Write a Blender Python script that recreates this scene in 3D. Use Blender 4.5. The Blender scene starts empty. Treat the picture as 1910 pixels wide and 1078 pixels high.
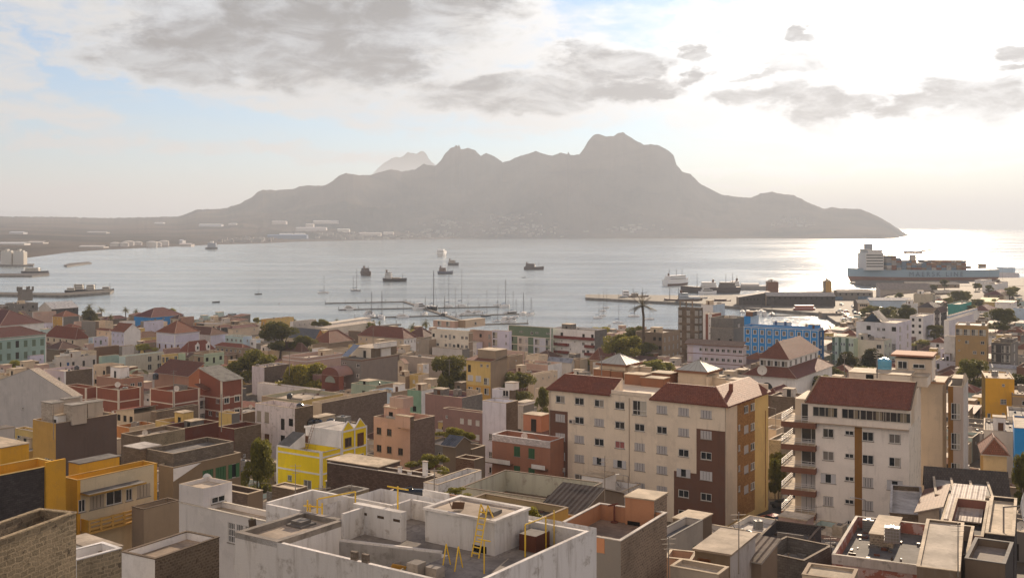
import bpy, math, random
from mathutils import Vector, noise
R = random.Random(7)
rad = math.radians
S = bpy.context.scene
COL = S.collection
# ---------------- camera: level, lens shift lowers the view (straight verticals) ----------------
F, CX, HY, CH = 2000.0, 955.0, 424.0, 60.0          # focal length and horizon in photo pixels, camera height
cam = bpy.data.cameras.new('camera'); cam_o = bpy.data.objects.new('camera', cam); COL.objects.link(cam_o)
cam.sensor_width = 36.0; cam.lens = 36.0 * F / 1910.0; cam.shift_y = -(539 - HY) / 1910.0
cam.clip_start = 1.0; cam.clip_end = 120000.0
cam_o.location = (0, 0, CH); cam_o.rotation_euler = (rad(90), 0, 0)
S.camera = cam_o
S.render.engine = 'CYCLES'
S.cycles.volume_bounces = 1; S.cycles.max_bounces = 6; S.cycles.diffuse_bounces = 3
S.cycles.sample_clamp_indirect = 6.0; S.cycles.sample_clamp_direct = 30.0
S.cycles.use_denoising = True
S.view_settings.view_transform = 'Standard'; S.view_settings.look = 'None'
S.view_settings.exposure = 1.2; S.view_settings.gamma = 1.0
SUN_EL, SUN_AZ = 17.0, 20.0                          # azimuth clockwise from the view direction (+Y)
sd = Vector((math.sin(rad(SUN_AZ)) * math.cos(rad(SUN_EL)), math.cos(rad(SUN_AZ)) * math.cos(rad(SUN_EL)), math.sin(rad(SUN_EL))))
sun = bpy.data.lights.new('sun', 'SUN'); sun.energy = 5.0; sun.angle = rad(0.5); sun.color = (1.0, 0.79, 0.57)
sun_o = bpy.data.objects.new('sun', sun); COL.objects.link(sun_o)
sun_o.rotation_euler = sd.to_track_quat('Z', 'Y').to_euler()

# ---------------- small node helper ----------------
class NT:
    def __init__(s, tree): s.t = tree; tree.nodes.clear()
    def n(s, typ, **kw):
        nd = s.t.nodes.new(typ)
        for k, v in kw.items():
            if k.startswith('i_'):
                key = k[2:]; key = int(key) if key.isdigit() else key.replace('_', ' ')
                s.set(nd, key, v)
            else: setattr(nd, k, v)
        return nd
    def set(s, nd, key, v):
        sock = nd.inputs[key]
        if isinstance(v, bpy.types.NodeSocket): s.t.links.new(v, sock)
        elif isinstance(v, (tuple, list)) and len(v) == 3 and sock.type == 'RGBA': sock.default_value = (*v, 1)
        else: sock.default_value = v
    def m(s, op, a, b=0.0, c=None, clamp=False):
        nd = s.t.nodes.new('ShaderNodeMath'); nd.operation = op; nd.use_clamp = clamp
        s.set(nd, 0, a); s.set(nd, 1, b)
        if c is not None: s.set(nd, 2, c)
        return nd.outputs[0]
    def ss(s, x, a, b, lo=0.0, hi=1.0):
        nd = s.t.nodes.new('ShaderNodeMapRange'); nd.interpolation_type = 'SMOOTHSTEP'
        s.set(nd, 0, x); s.set(nd, 1, a); s.set(nd, 2, b); s.set(nd, 3, lo); s.set(nd, 4, hi)
        return nd.outputs[0]
    def mix(s, fac, a, b, blend='MIX'):
        nd = s.t.nodes.new('ShaderNodeMix'); nd.data_type = 'RGBA'; nd.blend_type = blend
        s.set(nd, 0, fac); s.set(nd, 6, a); s.set(nd, 7, b)
        return nd.outputs[2]
    def noise(s, vec, scale, detail=4, rough=.55, dist=0.0):
        nd = s.n('ShaderNodeTexNoise'); s.set(nd, 'Scale', scale); s.set(nd, 'Detail', detail); s.set(nd, 'Roughness', rough); s.set(nd, 'Distortion', dist)
        if vec is not None: s.set(nd, 'Vector', vec)
        return nd.outputs[0]
    def comb(s, x, y, z):
        nd = s.n('ShaderNodeCombineXYZ'); s.set(nd, 0, x); s.set(nd, 1, y); s.set(nd, 2, z); return nd.outputs[0]
    def link(s, a, b): s.t.links.new(a, b)

# ---------------- world: Nishita sky with cloud layers placed by direction ----------------
W = bpy.data.worlds.new('World'); S.world = W; W.use_nodes = True
def build_world():
    t = NT(W.node_tree)
    sky = t.n('ShaderNodeTexSky', sky_type='NISHITA', sun_disc=False, sun_elevation=rad(SUN_EL), sun_rotation=rad(SUN_AZ),
              altitude=60.0, air_density=1.0, dust_density=0.25, ozone_density=4.0)
    d = t.n('ShaderNodeTexCoord').outputs['Generated']
    sp = t.n('ShaderNodeSeparateXYZ', i_0=d)
    x, y, z = sp.outputs
    h = t.m('SQRT', t.m('ADD', t.m('MULTIPLY', x, x), t.m('MULTIPLY', y, y)))
    az = t.m('ARCTAN2', x, y)                       # radians, clockwise from +Y
    el = t.m('DIVIDE', z, t.m('MAXIMUM', h, 0.02))
    # three dimensional lookup, flattened, so clouds are wider than tall
    v = t.comb(az, t.m('MULTIPLY', el, 2.2), 0.3)
    wn = t.n('ShaderNodeTexNoise', i_Vector=v, i_Scale=11.0, i_Detail=8.0, i_Roughness=.62)
    ws = t.n('ShaderNodeSeparateXYZ', i_0=wn.outputs['Color'])
    u1 = t.m('ADD', az, t.m('MULTIPLY', t.m('SUBTRACT', ws.outputs[0], .5), .17))
    v1 = t.m('ADD', el, t.m('MULTIPLY', t.m('SUBTRACT', ws.outputs[1], .5), .06))
    def blob(px, py, rx, ry):
        a0 = math.atan((px - CX) / F); e0 = (HY - py) / F * math.cos(a0)
        dx = t.m('DIVIDE', t.m('SUBTRACT', u1, a0), rx / F)
        dy = t.m('DIVIDE', t.m('SUBTRACT', v1, e0), ry / F)
        return t.m('SUBTRACT', 1.0, t.m('SQRT', t.m('ADD', t.m('MULTIPLY', dx, dx), t.m('MULTIPLY', dy, dy))))
    def dens(blobs, soft=.35, nz=.9, sc=26.0):
        g = None
        for b in blobs:
            q = blob(*b); g = q if g is None else t.m('MAXIMUM', g, q)
        f = t.noise(v, sc, 7, .62, .3)
        g2 = t.m('ADD', g, t.m('MULTIPLY', t.m('SUBTRACT', f, .5), nz))
        return g2
    grey = dens([(360, 85, 190, 70), (560, 50, 340, 105), (600, 105, 230, 80), (800, 20, 220, 75), (1110, 118, 140, 44), (1010, 178, 270, 44), (1190, 170, 120, 34),
                 (1435, 175, 75, 28), (1540, 192, 130, 32), (1715, 188, 72, 38), (1493, 68, 30, 18), (1455, 118, 70, 26), (1840, 190, 150, 42), (1900, 95, 60, 20), (1265, 95, 40, 16), (1060, 100, 50, 26), (1180, 125, 50, 26), (1290, 130, 40, 20), (1390, 130, 26, 12), (940, 145, 60, 20), (1900, 125, 60, 10), (1250, 180, 40, 12), (760, -120, 420, 80)], nz=1.05, sc=30.)
    pale = dens([(20, 130, 60, 120), (90, 20, 120, 36), (60, 205, 120, 26), (520, 175, 200, 34), (800, 200, 150, 55), (860, 110, 90, 60), (680, 215, 170, 30),
                 (150, 262, 120, 12), (520, 285, 260, 14), (1000, 90, 190, 120), (1000, 230, 260, 34), (1600, 60, 420, 130), (1400, 150, 330, 100), (60, 360, 160, 20), (1560, 470, 100, 1), (300, -150, 500, 120)], nz=1.0)
    streak = dens([(1640, 312, 300, 7), (1850, 302, 200, 6), (1400, 322, 160, 6), (1400, 345, 120, 4)], nz=.55, sc=40.)
    wis = t.noise(t.comb(az, t.m('MULTIPLY', el, 6.0), 1.7), 7.0, 8, .62, .5)
    wisp = t.ss(wis, .52, .74, 0, .5)
    skyc = t.n('ShaderNodeVectorMath', operation='SCALE'); t.set(skyc, 0, sky.outputs[0]); skyc.inputs['Scale'].default_value = SKY_K
    base = t.mix(1.0, skyc.outputs[0], (.93, 1.0, 1.08), 'MULTIPLY')
    # sunward gain of thin cloud: clouds glow where the sun is behind them
    dp = t.n('ShaderNodeVectorMath', operation='DOT_PRODUCT'); t.set(dp, 0, d); dp.inputs[1].default_value = sd
    c = dp.outputs['Value']
    glow = t.m('POWER', t.m('MAXIMUM', c, 0.0), 24.0)
    glow2 = t.m('POWER', t.m('MAXIMUM', c, 0.0), 5.0)
    def lit(r, g, b, k0, k1, k2):
        s_ = t.m('ADD', k0, t.m('ADD', t.m('MULTIPLY', glow, k1), t.m('MULTIPLY', glow2, k2)))
        nd = t.n('ShaderNodeVectorMath', operation='SCALE'); nd.inputs[0].default_value = (r, g, b); t.set(nd, 'Scale', s_); return nd.outputs[0]
    thin = lit(.99, .975, .96, *THIN)
    thick = lit(.98, .96, .97, *THICK)
    r = t.mix(t.m('MULTIPLY', wisp, 1.0), base, thin)
    r = t.mix(t.m('MULTIPLY', t.ss(pale, -.15, .45), t.ss(t.noise(t.comb(az, t.m('MULTIPLY', el, 3.2), 7.7), 21.0, 8, .65, .6), .30, .62, .25, .95)), r, thin)
    r = t.mix(t.ss(streak, 0., .3, 0, .8), r, lit(1.0, .95, .9, *[k * 1.5 for k in THIN]))
    r = t.mix(t.ss(grey, -.30, .02, 0, .85), r, thin)
    puff = t.noise(t.comb(az, t.m('MULTIPLY', el, 2.6), 4.2), 17.0, 8, .62, .4)
    r = t.mix(t.m('MULTIPLY', t.ss(grey, -.05, .48, 0, .97), t.ss(puff, .30, .62, .30, 1.0)), r, thick)
    # unseen bright cloud added behind the viewer and overhead to fill shaded facades
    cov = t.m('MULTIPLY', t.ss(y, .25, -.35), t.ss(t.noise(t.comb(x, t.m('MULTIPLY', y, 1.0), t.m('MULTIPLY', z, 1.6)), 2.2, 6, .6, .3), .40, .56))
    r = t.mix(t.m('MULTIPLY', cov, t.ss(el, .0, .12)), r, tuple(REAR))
    # below the horizon: plain dull ground colour
    r = t.mix(t.ss(z, -.02, .0), (.12, .11, .10), r)
    bg = t.n('ShaderNodeBackground', i_Color=r, i_Strength=1.0)
    out = t.n('ShaderNodeOutputWorld', i_Surface=bg.outputs[0])
SKY_K = 0.053
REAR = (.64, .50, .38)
THIN = (.32, .42, .06)
THICK = (.088, .15, .03)
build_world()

# ---------------- pixel <-> place ----------------
def at_z(px, py, z=0.0):
    Y = F * (CH - z) / (py - HY); return Vector(((px - CX) * Y / F, Y, z))
def at_y(px, py, Y): return Vector(((px - CX) * Y / F, Y, CH - (py - HY) * Y / F))
def interp(tab, x):
    if x <= tab[0][0]: return tab[0][1]
    for (a, b), (c, d) in zip(tab, tab[1:]):
        if x <= c: return b + (d - b) * (x - a) / (c - a)
    return tab[-1][1]
GPROF = [(0, 42), (40, 34), (60, 30), (100, 23), (150, 16.5), (200, 13.5), (300, 8), (420, 4), (560, 2.6), (700, 2.2), (3000, 2.2)]
SHORE = [(-1200, 900), (-200, 780), (0, 745), (60, 735), (150, 715), (300, 690), (400, 672), (480, 662), (600, 640), (700, 632), (850, 600), (1000, 590), (1085, 582), (1140, 578), (1210, 585), (1290, 596),
         (1400, 596), (1440, 596), (1585, 590), (1600, 612), (1618, 700), (1635, 900), (1660, 1130), (2000, 1150), (3400, 1150)]
def ground(X, Y):
    px = CX + F * X / max(Y, 1)
    z = interp(GPROF, Y)
    d = math.hypot((X - 410) / 125.0, (Y - 860) / 150.0)
    z += 7 * max(0, 1 - d * d) ** 1.2 if d < 1 else 0
    s = interp(SHORE, px)
    if Y > s - 6: z = z + (-3 - z) * min(1, (Y - s + 6) / 12.0)
    return z

# ---------------- materials ----------------
MATS = {}
def new_mat(name):
    m = bpy.data.materials.new(name); m.use_nodes = True
    t = NT(m.node_tree); p = t.n('ShaderNodeBsdfPrincipled'); o = t.n('ShaderNodeOutputMaterial', i_Surface=p.outputs[0])
    p.inputs['Roughness'].default_value = .85; p.inputs['Specular IOR Level'].default_value = .10
    return m, t, p
C = dict(cream=(.58, .47, .35), ivory=(.60, .54, .45), white=(.66, .64, .62), lilac=(.52, .50, .60), pale=(.50, .46, .42), pink=(.50, .35, .29), rose=(.36, .22, .19), salmon=(.42, .24, .17),
         ochre=(.56, .33, .09), amber=(.68, .36, .04), lemon=(.78, .58, .02), yellow=(.58, .42, .16), tan=(.36, .27, .19), brown=(.20, .12, .08), mud=(.24, .18, .13), grey=(.26, .24, .22), dark=(.09, .08, .08),
         brick=(.33, .12, .08), redbrown=(.20, .07, .05), rust=(.26, .13, .08), teal=(.30, .42, .38), mint=(.34, .42, .34), aqua=(.42, .52, .50), blue=(.03, .27, .66), paleblue=(.42, .52, .62), slate=(.14, .15, .18),
         green=(.17, .24, .16), concrete=(.36, .33, .29), deck=(.50, .42, .33), sand=(.54, .44, .32), orange=(.50, .22, .08), plum=(.30, .13, .15), stone=(.30, .25, .17), tile=(.28, .10, .055), tiledark=(.15, .08, .06), metalroof=(.40, .40, .42), greenlt=(.42, .50, .36))
def col(c): return C[c] if isinstance(c, str) else c
def uvn(t, sx=1, sy=1):
    mp = t.n('ShaderNodeMapping'); t.link(t.n('ShaderNodeUVMap').outputs[0], mp.inputs[0]); mp.inputs['Scale'].default_value = (sx, sy, 1)
    oi = t.n('ShaderNodeObjectInfo'); 
    t.link(t.comb(t.m('MULTIPLY', oi.outputs['Random'], 80.0), t.m('MULTIPLY', oi.outputs['Random'], 37.0), 0.0), mp.inputs['Location'])
    return mp.outputs[0]
def mat(kind, c='grey', k2=0.0):
    key = (kind, c, k2)
    if key in MATS: return MATS[key]
    rgb = col(c)
    if kind in ('plaster', 'stain', 'block', 'stone', 'rubble', 'concrete', 'tile', 'corr', 'paint', 'peel'):
        lum = (rgb[0] + rgb[1] + rgb[2]) / 3; k_ = .66 + .34 * min(1, max(0, (lum - .18) / .34)); rgb = tuple(q * k_ for q in rgb)
    m, t, p = new_mat(kind + '_' + (c if isinstance(c, str) else '%.2f_%.2f_%.2f' % rgb))
    uv = t.n('ShaderNodeUVMap').outputs[0]
    if kind == 'plaster':
        big = t.noise(uvn(t), .35, 5, .6); streak = t.noise(uvn(t, 1.6, .16), 1.0, 6, .62); fine = t.noise(uvn(t), 6.0, 4, .6)
        c1 = t.mix(t.ss(big, .3, .75), rgb, tuple(min(1, q * 1.12) for q in rgb))
        dirt = tuple(q * .55 + .02 for q in rgb)
        c2 = t.mix(t.m('MULTIPLY', t.ss(streak, .50, .76), .42), c1, dirt)
        patch = t.noise(uvn(t, 1, .7), .22, 7, .72)
        c2 = t.mix(t.m('MULTIPLY', t.ss(patch, .52, .58), .42), c2, tuple(q * .75 + .03 for q in rgb))
        c3 = t.mix(t.ss(fine, .35, .7, 0, .12), c2, tuple(q * .6 for q in rgb))
        t.link(c3, p.inputs['Base Color'])
        b = t.n('ShaderNodeBump', i_Strength=.25, i_Distance=.03, i_Height=fine); t.link(b.outputs[0], p.inputs['Normal'])
    elif kind == 'stain':                                   # old whitewash with heavy dark runs
        streak = t.noise(uvn(t, 1.5, .16), 1.0, 8, .72, .4); blot = t.noise(uvn(t), .8, 7, .7); fine = t.noise(uvn(t), 7.0, 4, .6)
        c1 = t.mix(t.m('MULTIPLY', t.ss(streak, .46, .72), .55), rgb, (.22, .19, .16))
        c2 = t.mix(t.m('MULTIPLY', t.ss(blot, .54, .66), .6), c1, (.22, .19, .16))
        t.link(c2, p.inputs['Base Color'])
        b = t.n('ShaderNodeBump', i_Strength=.4, i_Distance=.04, i_Height=fine); t.link(b.outputs[0], p.inputs['Normal'])
    elif kind == 'peel':                                    # paint flaking off a red render
        n1 = t.noise(uvn(t, 1, 1.2), .55, 9, .66); n2 = t.noise(uvn(t), 3.0, 5, .6)
        f = t.ss(n1, .47, .50)
        t.link(t.mix(f, t.mix(t.ss(n2, .3, .7), rgb, tuple(q * .8 for q in rgb)), t.mix(n2, (.30, .11, .08), (.42, .18, .13))), p.inputs['Base Color'])
    elif kind in ('block', 'stone', 'rubble'):
        bw, bh, ms = {'block': (.42, .21, .016), 'stone': (.46, .23, .035), 'rubble': (.33, .2, .05)}[kind]
        wv = t.n('ShaderNodeVectorMath', operation='ADD'); nz = t.n('ShaderNodeTexNoise', i_Vector=uv, i_Scale=1.6 if kind != 'block' else .8, i_Detail=4.0)
        sc = t.n('ShaderNodeVectorMath', operation='SCALE'); t.link(nz.outputs['Color'], sc.inputs[0]); sc.inputs['Scale'].default_value = {'block': .03, 'stone': .30, 'rubble': .25}[kind]
        t.link(uv, wv.inputs[0]); t.link(sc.outputs[0], wv.inputs[1])
        br = t.n('ShaderNodeTexBrick', i_Vector=wv.outputs[0], i_Scale=1.0, i_Color1=tuple(q * .78 for q in rgb), i_Color2=tuple(min(1, q * 1.25) for q in rgb),
                 i_Mortar=tuple(min(1, q * (1.5 if kind != 'block' else .62)) for q in rgb))
        br.inputs['Mortar Size'].default_value = ms; br.inputs['Brick Width'].default_value = bw; br.inputs['Row Height'].default_value = bh; br.inputs['Bias'].default_value = 0.0
        big = t.noise(uvn(t, 1, .6), .5, 6, .65); fine = t.noise(uv, 9.0, 4, .65)
        c1 = t.mix(t.m('MULTIPLY', t.ss(big, .42, .75), .55), br.outputs[0], tuple(q * .5 for q in rgb))
        c1 = t.mix(t.m('MULTIPLY', t.ss(fine, .4, .75), .35), c1, tuple(min(1, q * 1.5) for q in rgb))
        if kind in ('rubble', 'stone'): c1 = t.mix(t.ss(t.noise(uvn(t), 2.5, 6, .7), .56, .66, 0, .8), c1, (.06, .045, .035))
        t.link(c1, p.inputs['Base Color'])
        hgt = t.m('ADD', t.m('MULTIPLY', br.outputs[1], -1.0), t.m('MULTIPLY', fine, .8))
        b = t.n('ShaderNodeBump', i_Strength=.7, i_Distance=.04 if kind != 'stone' else .1, i_Height=hgt); t.link(b.outputs[0], p.inputs['Normal'])
    elif kind == 'concrete':
        big = t.noise(uvn(t), .25, 6, .62); fine = t.noise(uvn(t), 3.0, 5, .65); cw = t.n('ShaderNodeVectorMath', operation='ADD'); t.link(uvn(t), cw.inputs[0]); t.link(t.n('ShaderNodeTexNoise', i_Vector=uv, i_Scale=1.2, i_Detail=5.0).outputs['Color'], cw.inputs[1]); crack = t.n('ShaderNodeTexVoronoi', feature='DISTANCE_TO_EDGE', i_Vector=cw.outputs[0], i_Scale=.33)
        blot = t.noise(uvn(t), .7, 8, .72); c1 = t.mix(t.ss(big, .34, .66), tuple(q * .58 for q in rgb), tuple(min(1, q * 1.15) for q in rgb))
        c1 = t.mix(t.ss(blot, .52, .64, 0, .6), c1, tuple(q * .45 for q in rgb))
        c1 = t.mix(t.m('MULTIPLY', t.ss(fine, .45, .7), .6), c1, tuple(q * .6 for q in rgb))
        if k2: c1 = t.mix(t.ss(crack.outputs['Distance'], .0, .016, .55, 0), c1, (.09, .08, .075))
        t.link(c1, p.inputs['Base Color'])
        b = t.n('ShaderNodeBump', i_Strength=.3, i_Distance=.03, i_Height=fine); t.link(b.outputs[0], p.inputs['Normal'])
    elif kind == 'tile':
        br = t.n('ShaderNodeTexBrick', i_Vector=uv, i_Scale=1.0, i_Color1=tuple(q * .82 for q in rgb), i_Color2=tuple(min(1, q * 1.22) for q in rgb), i_Mortar=tuple(q * .45 for q in rgb))
        br.inputs['Mortar Size'].default_value = .03; br.inputs['Mortar Smooth'].default_value = .6; br.inputs['Brick Width'].default_value = .30; br.inputs['Row Height'].default_value = .36
        big = t.noise(uvn(t), .4, 6, .65)
        c1 = t.mix(t.m('MULTIPLY', t.ss(big, .4, .7), .5), br.outputs[0], tuple(q * .6 + .02 for q in rgb))
        t.link(c1, p.inputs['Base Color'])
        sy = t.n('ShaderNodeSeparateXYZ', i_0=uv)
        saw = t.m('FRACT', t.m('DIVIDE', sy.outputs[1], .36)); rib = t.m('SINE', t.m('MULTIPLY', sy.outputs[0], 21.0))
        b = t.n('ShaderNodeBump', i_Strength=.8, i_Distance=.05, i_Height=t.m('ADD', t.m('MULTIPLY', saw, -.8), t.m('MULTIPLY', rib, .3))); t.link(b.outputs[0], p.inputs['Normal'])
        p.inputs['Roughness'].default_value = .7
    elif kind == 'corr':                                    # corrugated sheet
        sx = t.n('ShaderNodeSeparateXYZ', i_0=uv)
        w = t.m('SINE', t.m('MULTIPLY', sx.outputs[0], 12.0 if k2 == 0 else 5.0)); big = t.noise(uvn(t), .6, 6, .7)
        c1 = t.mix(t.ss(big, .42, .7), rgb, tuple(q * .45 for q in rgb))
        t.link(c1, p.inputs['Base Color']); p.inputs['Roughness'].default_value = .72
        b = t.n('ShaderNodeBump', i_Strength=.8, i_Distance=.06, i_Height=w); t.link(b.outputs[0], p.inputs['Normal'])
    elif kind == 'glass':
        p.inputs['Base Color'].default_value = (.020, .024, .028, 1); p.inputs['Roughness'].default_value = .12; p.inputs['Specular IOR Level'].default_value = .6
    elif kind == 'metal':
        n1 = t.noise(None, 3.0, 4, .6)
        t.link(t.mix(t.ss(n1, .4, .8, 0, .5), rgb, tuple(q * .6 for q in rgb)), p.inputs['Base Color']); p.inputs['Roughness'].default_value = .6; p.inputs['Metallic'].default_value = .1
    elif kind == 'paint':
        n1 = t.noise(uvn(t), 1.2, 5, .6)
        t.link(t.mix(t.ss(n1, .4, .8, 0, .5), rgb, tuple(q * .7 for q in rgb)), p.inputs['Base Color']); p.inputs['Roughness'].default_value = .55
    elif kind == 'gloss':
        p.inputs['Base Color'].default_value = (*rgb, 1); p.inputs['Roughness'].default_value = .22; p.inputs['Specular IOR Level'].default_value = .6
    elif kind == 'shutter':
        sy = t.n('ShaderNodeSeparateXYZ', i_0=uv); w = t.m('SINE', t.m('MULTIPLY', sy.outputs[1], 60.0))
        t.link(t.mix(t.ss(w, -.2, .6), tuple(q * .62 for q in rgb), rgb), p.inputs['Base Color'])
    elif kind == 'leaf':
        oi = t.n('ShaderNodeObjectInfo'); geo = t.n('ShaderNodeNewGeometry')
        n1 = t.noise(t.n('ShaderNodeTexCoord').outputs['Object'], .45, 3, .6); rnd = geo.outputs['Random Per Island']
        c1 = t.mix(t.ss(n1, .35, .65), tuple(q * .55 for q in rgb), tuple(q * 1.35 for q in rgb))
        c1 = t.mix(t.m('MULTIPLY', rnd, .4), c1, (rgb[0] * 2.2, rgb[1] * 1.7, rgb[2] * .8))
        hs = t.n('ShaderNodeHueSaturation', i_Color=c1); t.link(t.m('ADD', .7, t.m('MULTIPLY', oi.outputs['Random'], .6)), hs.inputs['Value'])
        t.link(hs.outputs[0], p.inputs['Base Color']); p.inputs['Roughness'].default_value = .6
        tr = t.n('ShaderNodeBsdfTranslucent', i_Color=hs.outputs[0]); mx = t.n('ShaderNodeMixShader', i_0=.35, i_1=p.outputs[0], i_2=tr.outputs[0])
        t.link(mx.outputs[0], [n for n in m.node_tree.nodes if n.type == 'OUTPUT_MATERIAL'][0].inputs[0])
    elif kind == 'earth':
        pos = t.n('ShaderNodeNewGeometry').outputs['Position']
        n1 = t.noise(pos, .02, 6, .6); n2 = t.noise(pos, .5, 6, .65)
        c1 = t.mix(t.ss(n1, .35, .65), rgb, tuple(q * .62 for q in rgb)); c1 = t.mix(t.ss(n2, .4, .7, 0, .6), c1, (.10, .085, .065))
        t.link(c1, p.inputs['Base Color']); b = t.n('ShaderNodeBump', i_Strength=.5, i_Distance=.2, i_Height=n2); t.link(b.outputs[0], p.inputs['Normal'])
    elif kind == 'asphalt':
        pos = t.n('ShaderNodeNewGeometry').outputs['Position']; n2 = t.noise(pos, .35, 6, .65); n3 = t.noise(pos, 5., 4, .6)
        c1 = t.mix(t.ss(n2, .35, .7), rgb, tuple(q * 1.6 for q in rgb)); c1 = t.mix(t.ss(n3, .4, .7, 0, .4), c1, tuple(q * .6 for q in rgb))
        t.link(c1, p.inputs['Base Color']); p.inputs['Roughness'].default_value = .7
    elif kind == 'farland':
        pos = t.n('ShaderNodeNewGeometry').outputs['Position']; nrm = t.n('ShaderNodeSeparateXYZ', i_0=t.n('ShaderNodeNewGeometry').outputs['Normal'])
        n1 = t.noise(pos, .0016, 8, .65, .4); n2 = t.noise(pos, .012, 6, .7)
        c1 = t.mix(t.ss(n1, .38, .66), (.105, .078, .058), (.026, .024, .018)); c1 = t.mix(t.ss(n2, .45, .7, 0, .35), c1, (.06, .046, .036))
        c1 = t.mix(t.ss(nrm.outputs[2], .5, .95, .5, 0), c1, (.08, .065, .055))
        pz = t.n('ShaderNodeSeparateXYZ', i_0=pos)
        c1 = t.mix(t.ss(pz.outputs[2], 1.0, 6.0), (.10, .08, .065), c1)
        t.link(c1, p.inputs['Base Color'])
        b = t.n('ShaderNodeBump', i_Strength=.35, i_Distance=14.0, i_Height=t.noise(pos, .01, 9, .65)); t.link(b.outputs[0], p.inputs['Normal']); p.inputs['Roughness'].default_value = 1.0; p.inputs['Specular IOR Level'].default_value = 0.0
    elif kind == 'water':
        pos = t.n('ShaderNodeNewGeometry').outputs['Position']
        mp = t.n('ShaderNodeMapping'); t.link(pos, mp.inputs[0]); mp.inputs['Rotation'].default_value = (0, 0, rad(25)); mp.inputs['Scale'].default_value = (1, 1.8, 1)
        w1 = t.noise(mp.outputs[0], .22, 6, .62, .3); w2 = t.noise(mp.outputs[0], .045, 4, .6); big = t.noise(mp.outputs[0], .004, 5, .6, .8); slick = t.noise(mp.outputs[0], .0022, 4, .6, 1.2)
        rip = t.noise(t.n('ShaderNodeMapping', i_Vector=pos, i_Scale=(.004, .022, 1)).outputs[0], 1.0, 8, .68, .5)
        c1 = t.mix(t.ss(big, .35, .65), (.29, .345, .355), (.38, .415, .41)); c1 = t.mix(t.ss(rip, .38, .62), c1, (.17, .215, .23))
        t.link(c1, p.inputs['Base Color'])
        p.inputs['Specular IOR Level'].default_value = .8; p.inputs['IOR'].default_value = 1.33
        t.link(t.ss(slick, .4, .6, .17, .10), p.inputs['Roughness'])
        hh = t.m('ADD', t.m('MULTIPLY', w1, .55), t.m('MULTIPLY', w2, 1.3))
        b = t.n('ShaderNodeBump', i_Strength=1.0, i_Distance=1.0, i_Height=hh); t.link(t.ss(big, .3, .7, .75, 1.1), b.inputs['Strength'])
        t.link(b.outputs[0], p.inputs['Normal'])
    elif kind == 'foam':
        p.inputs['Base Color'].default_value = (.6, .62, .62, 1)
    MATS[key] = m
    return m

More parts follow.
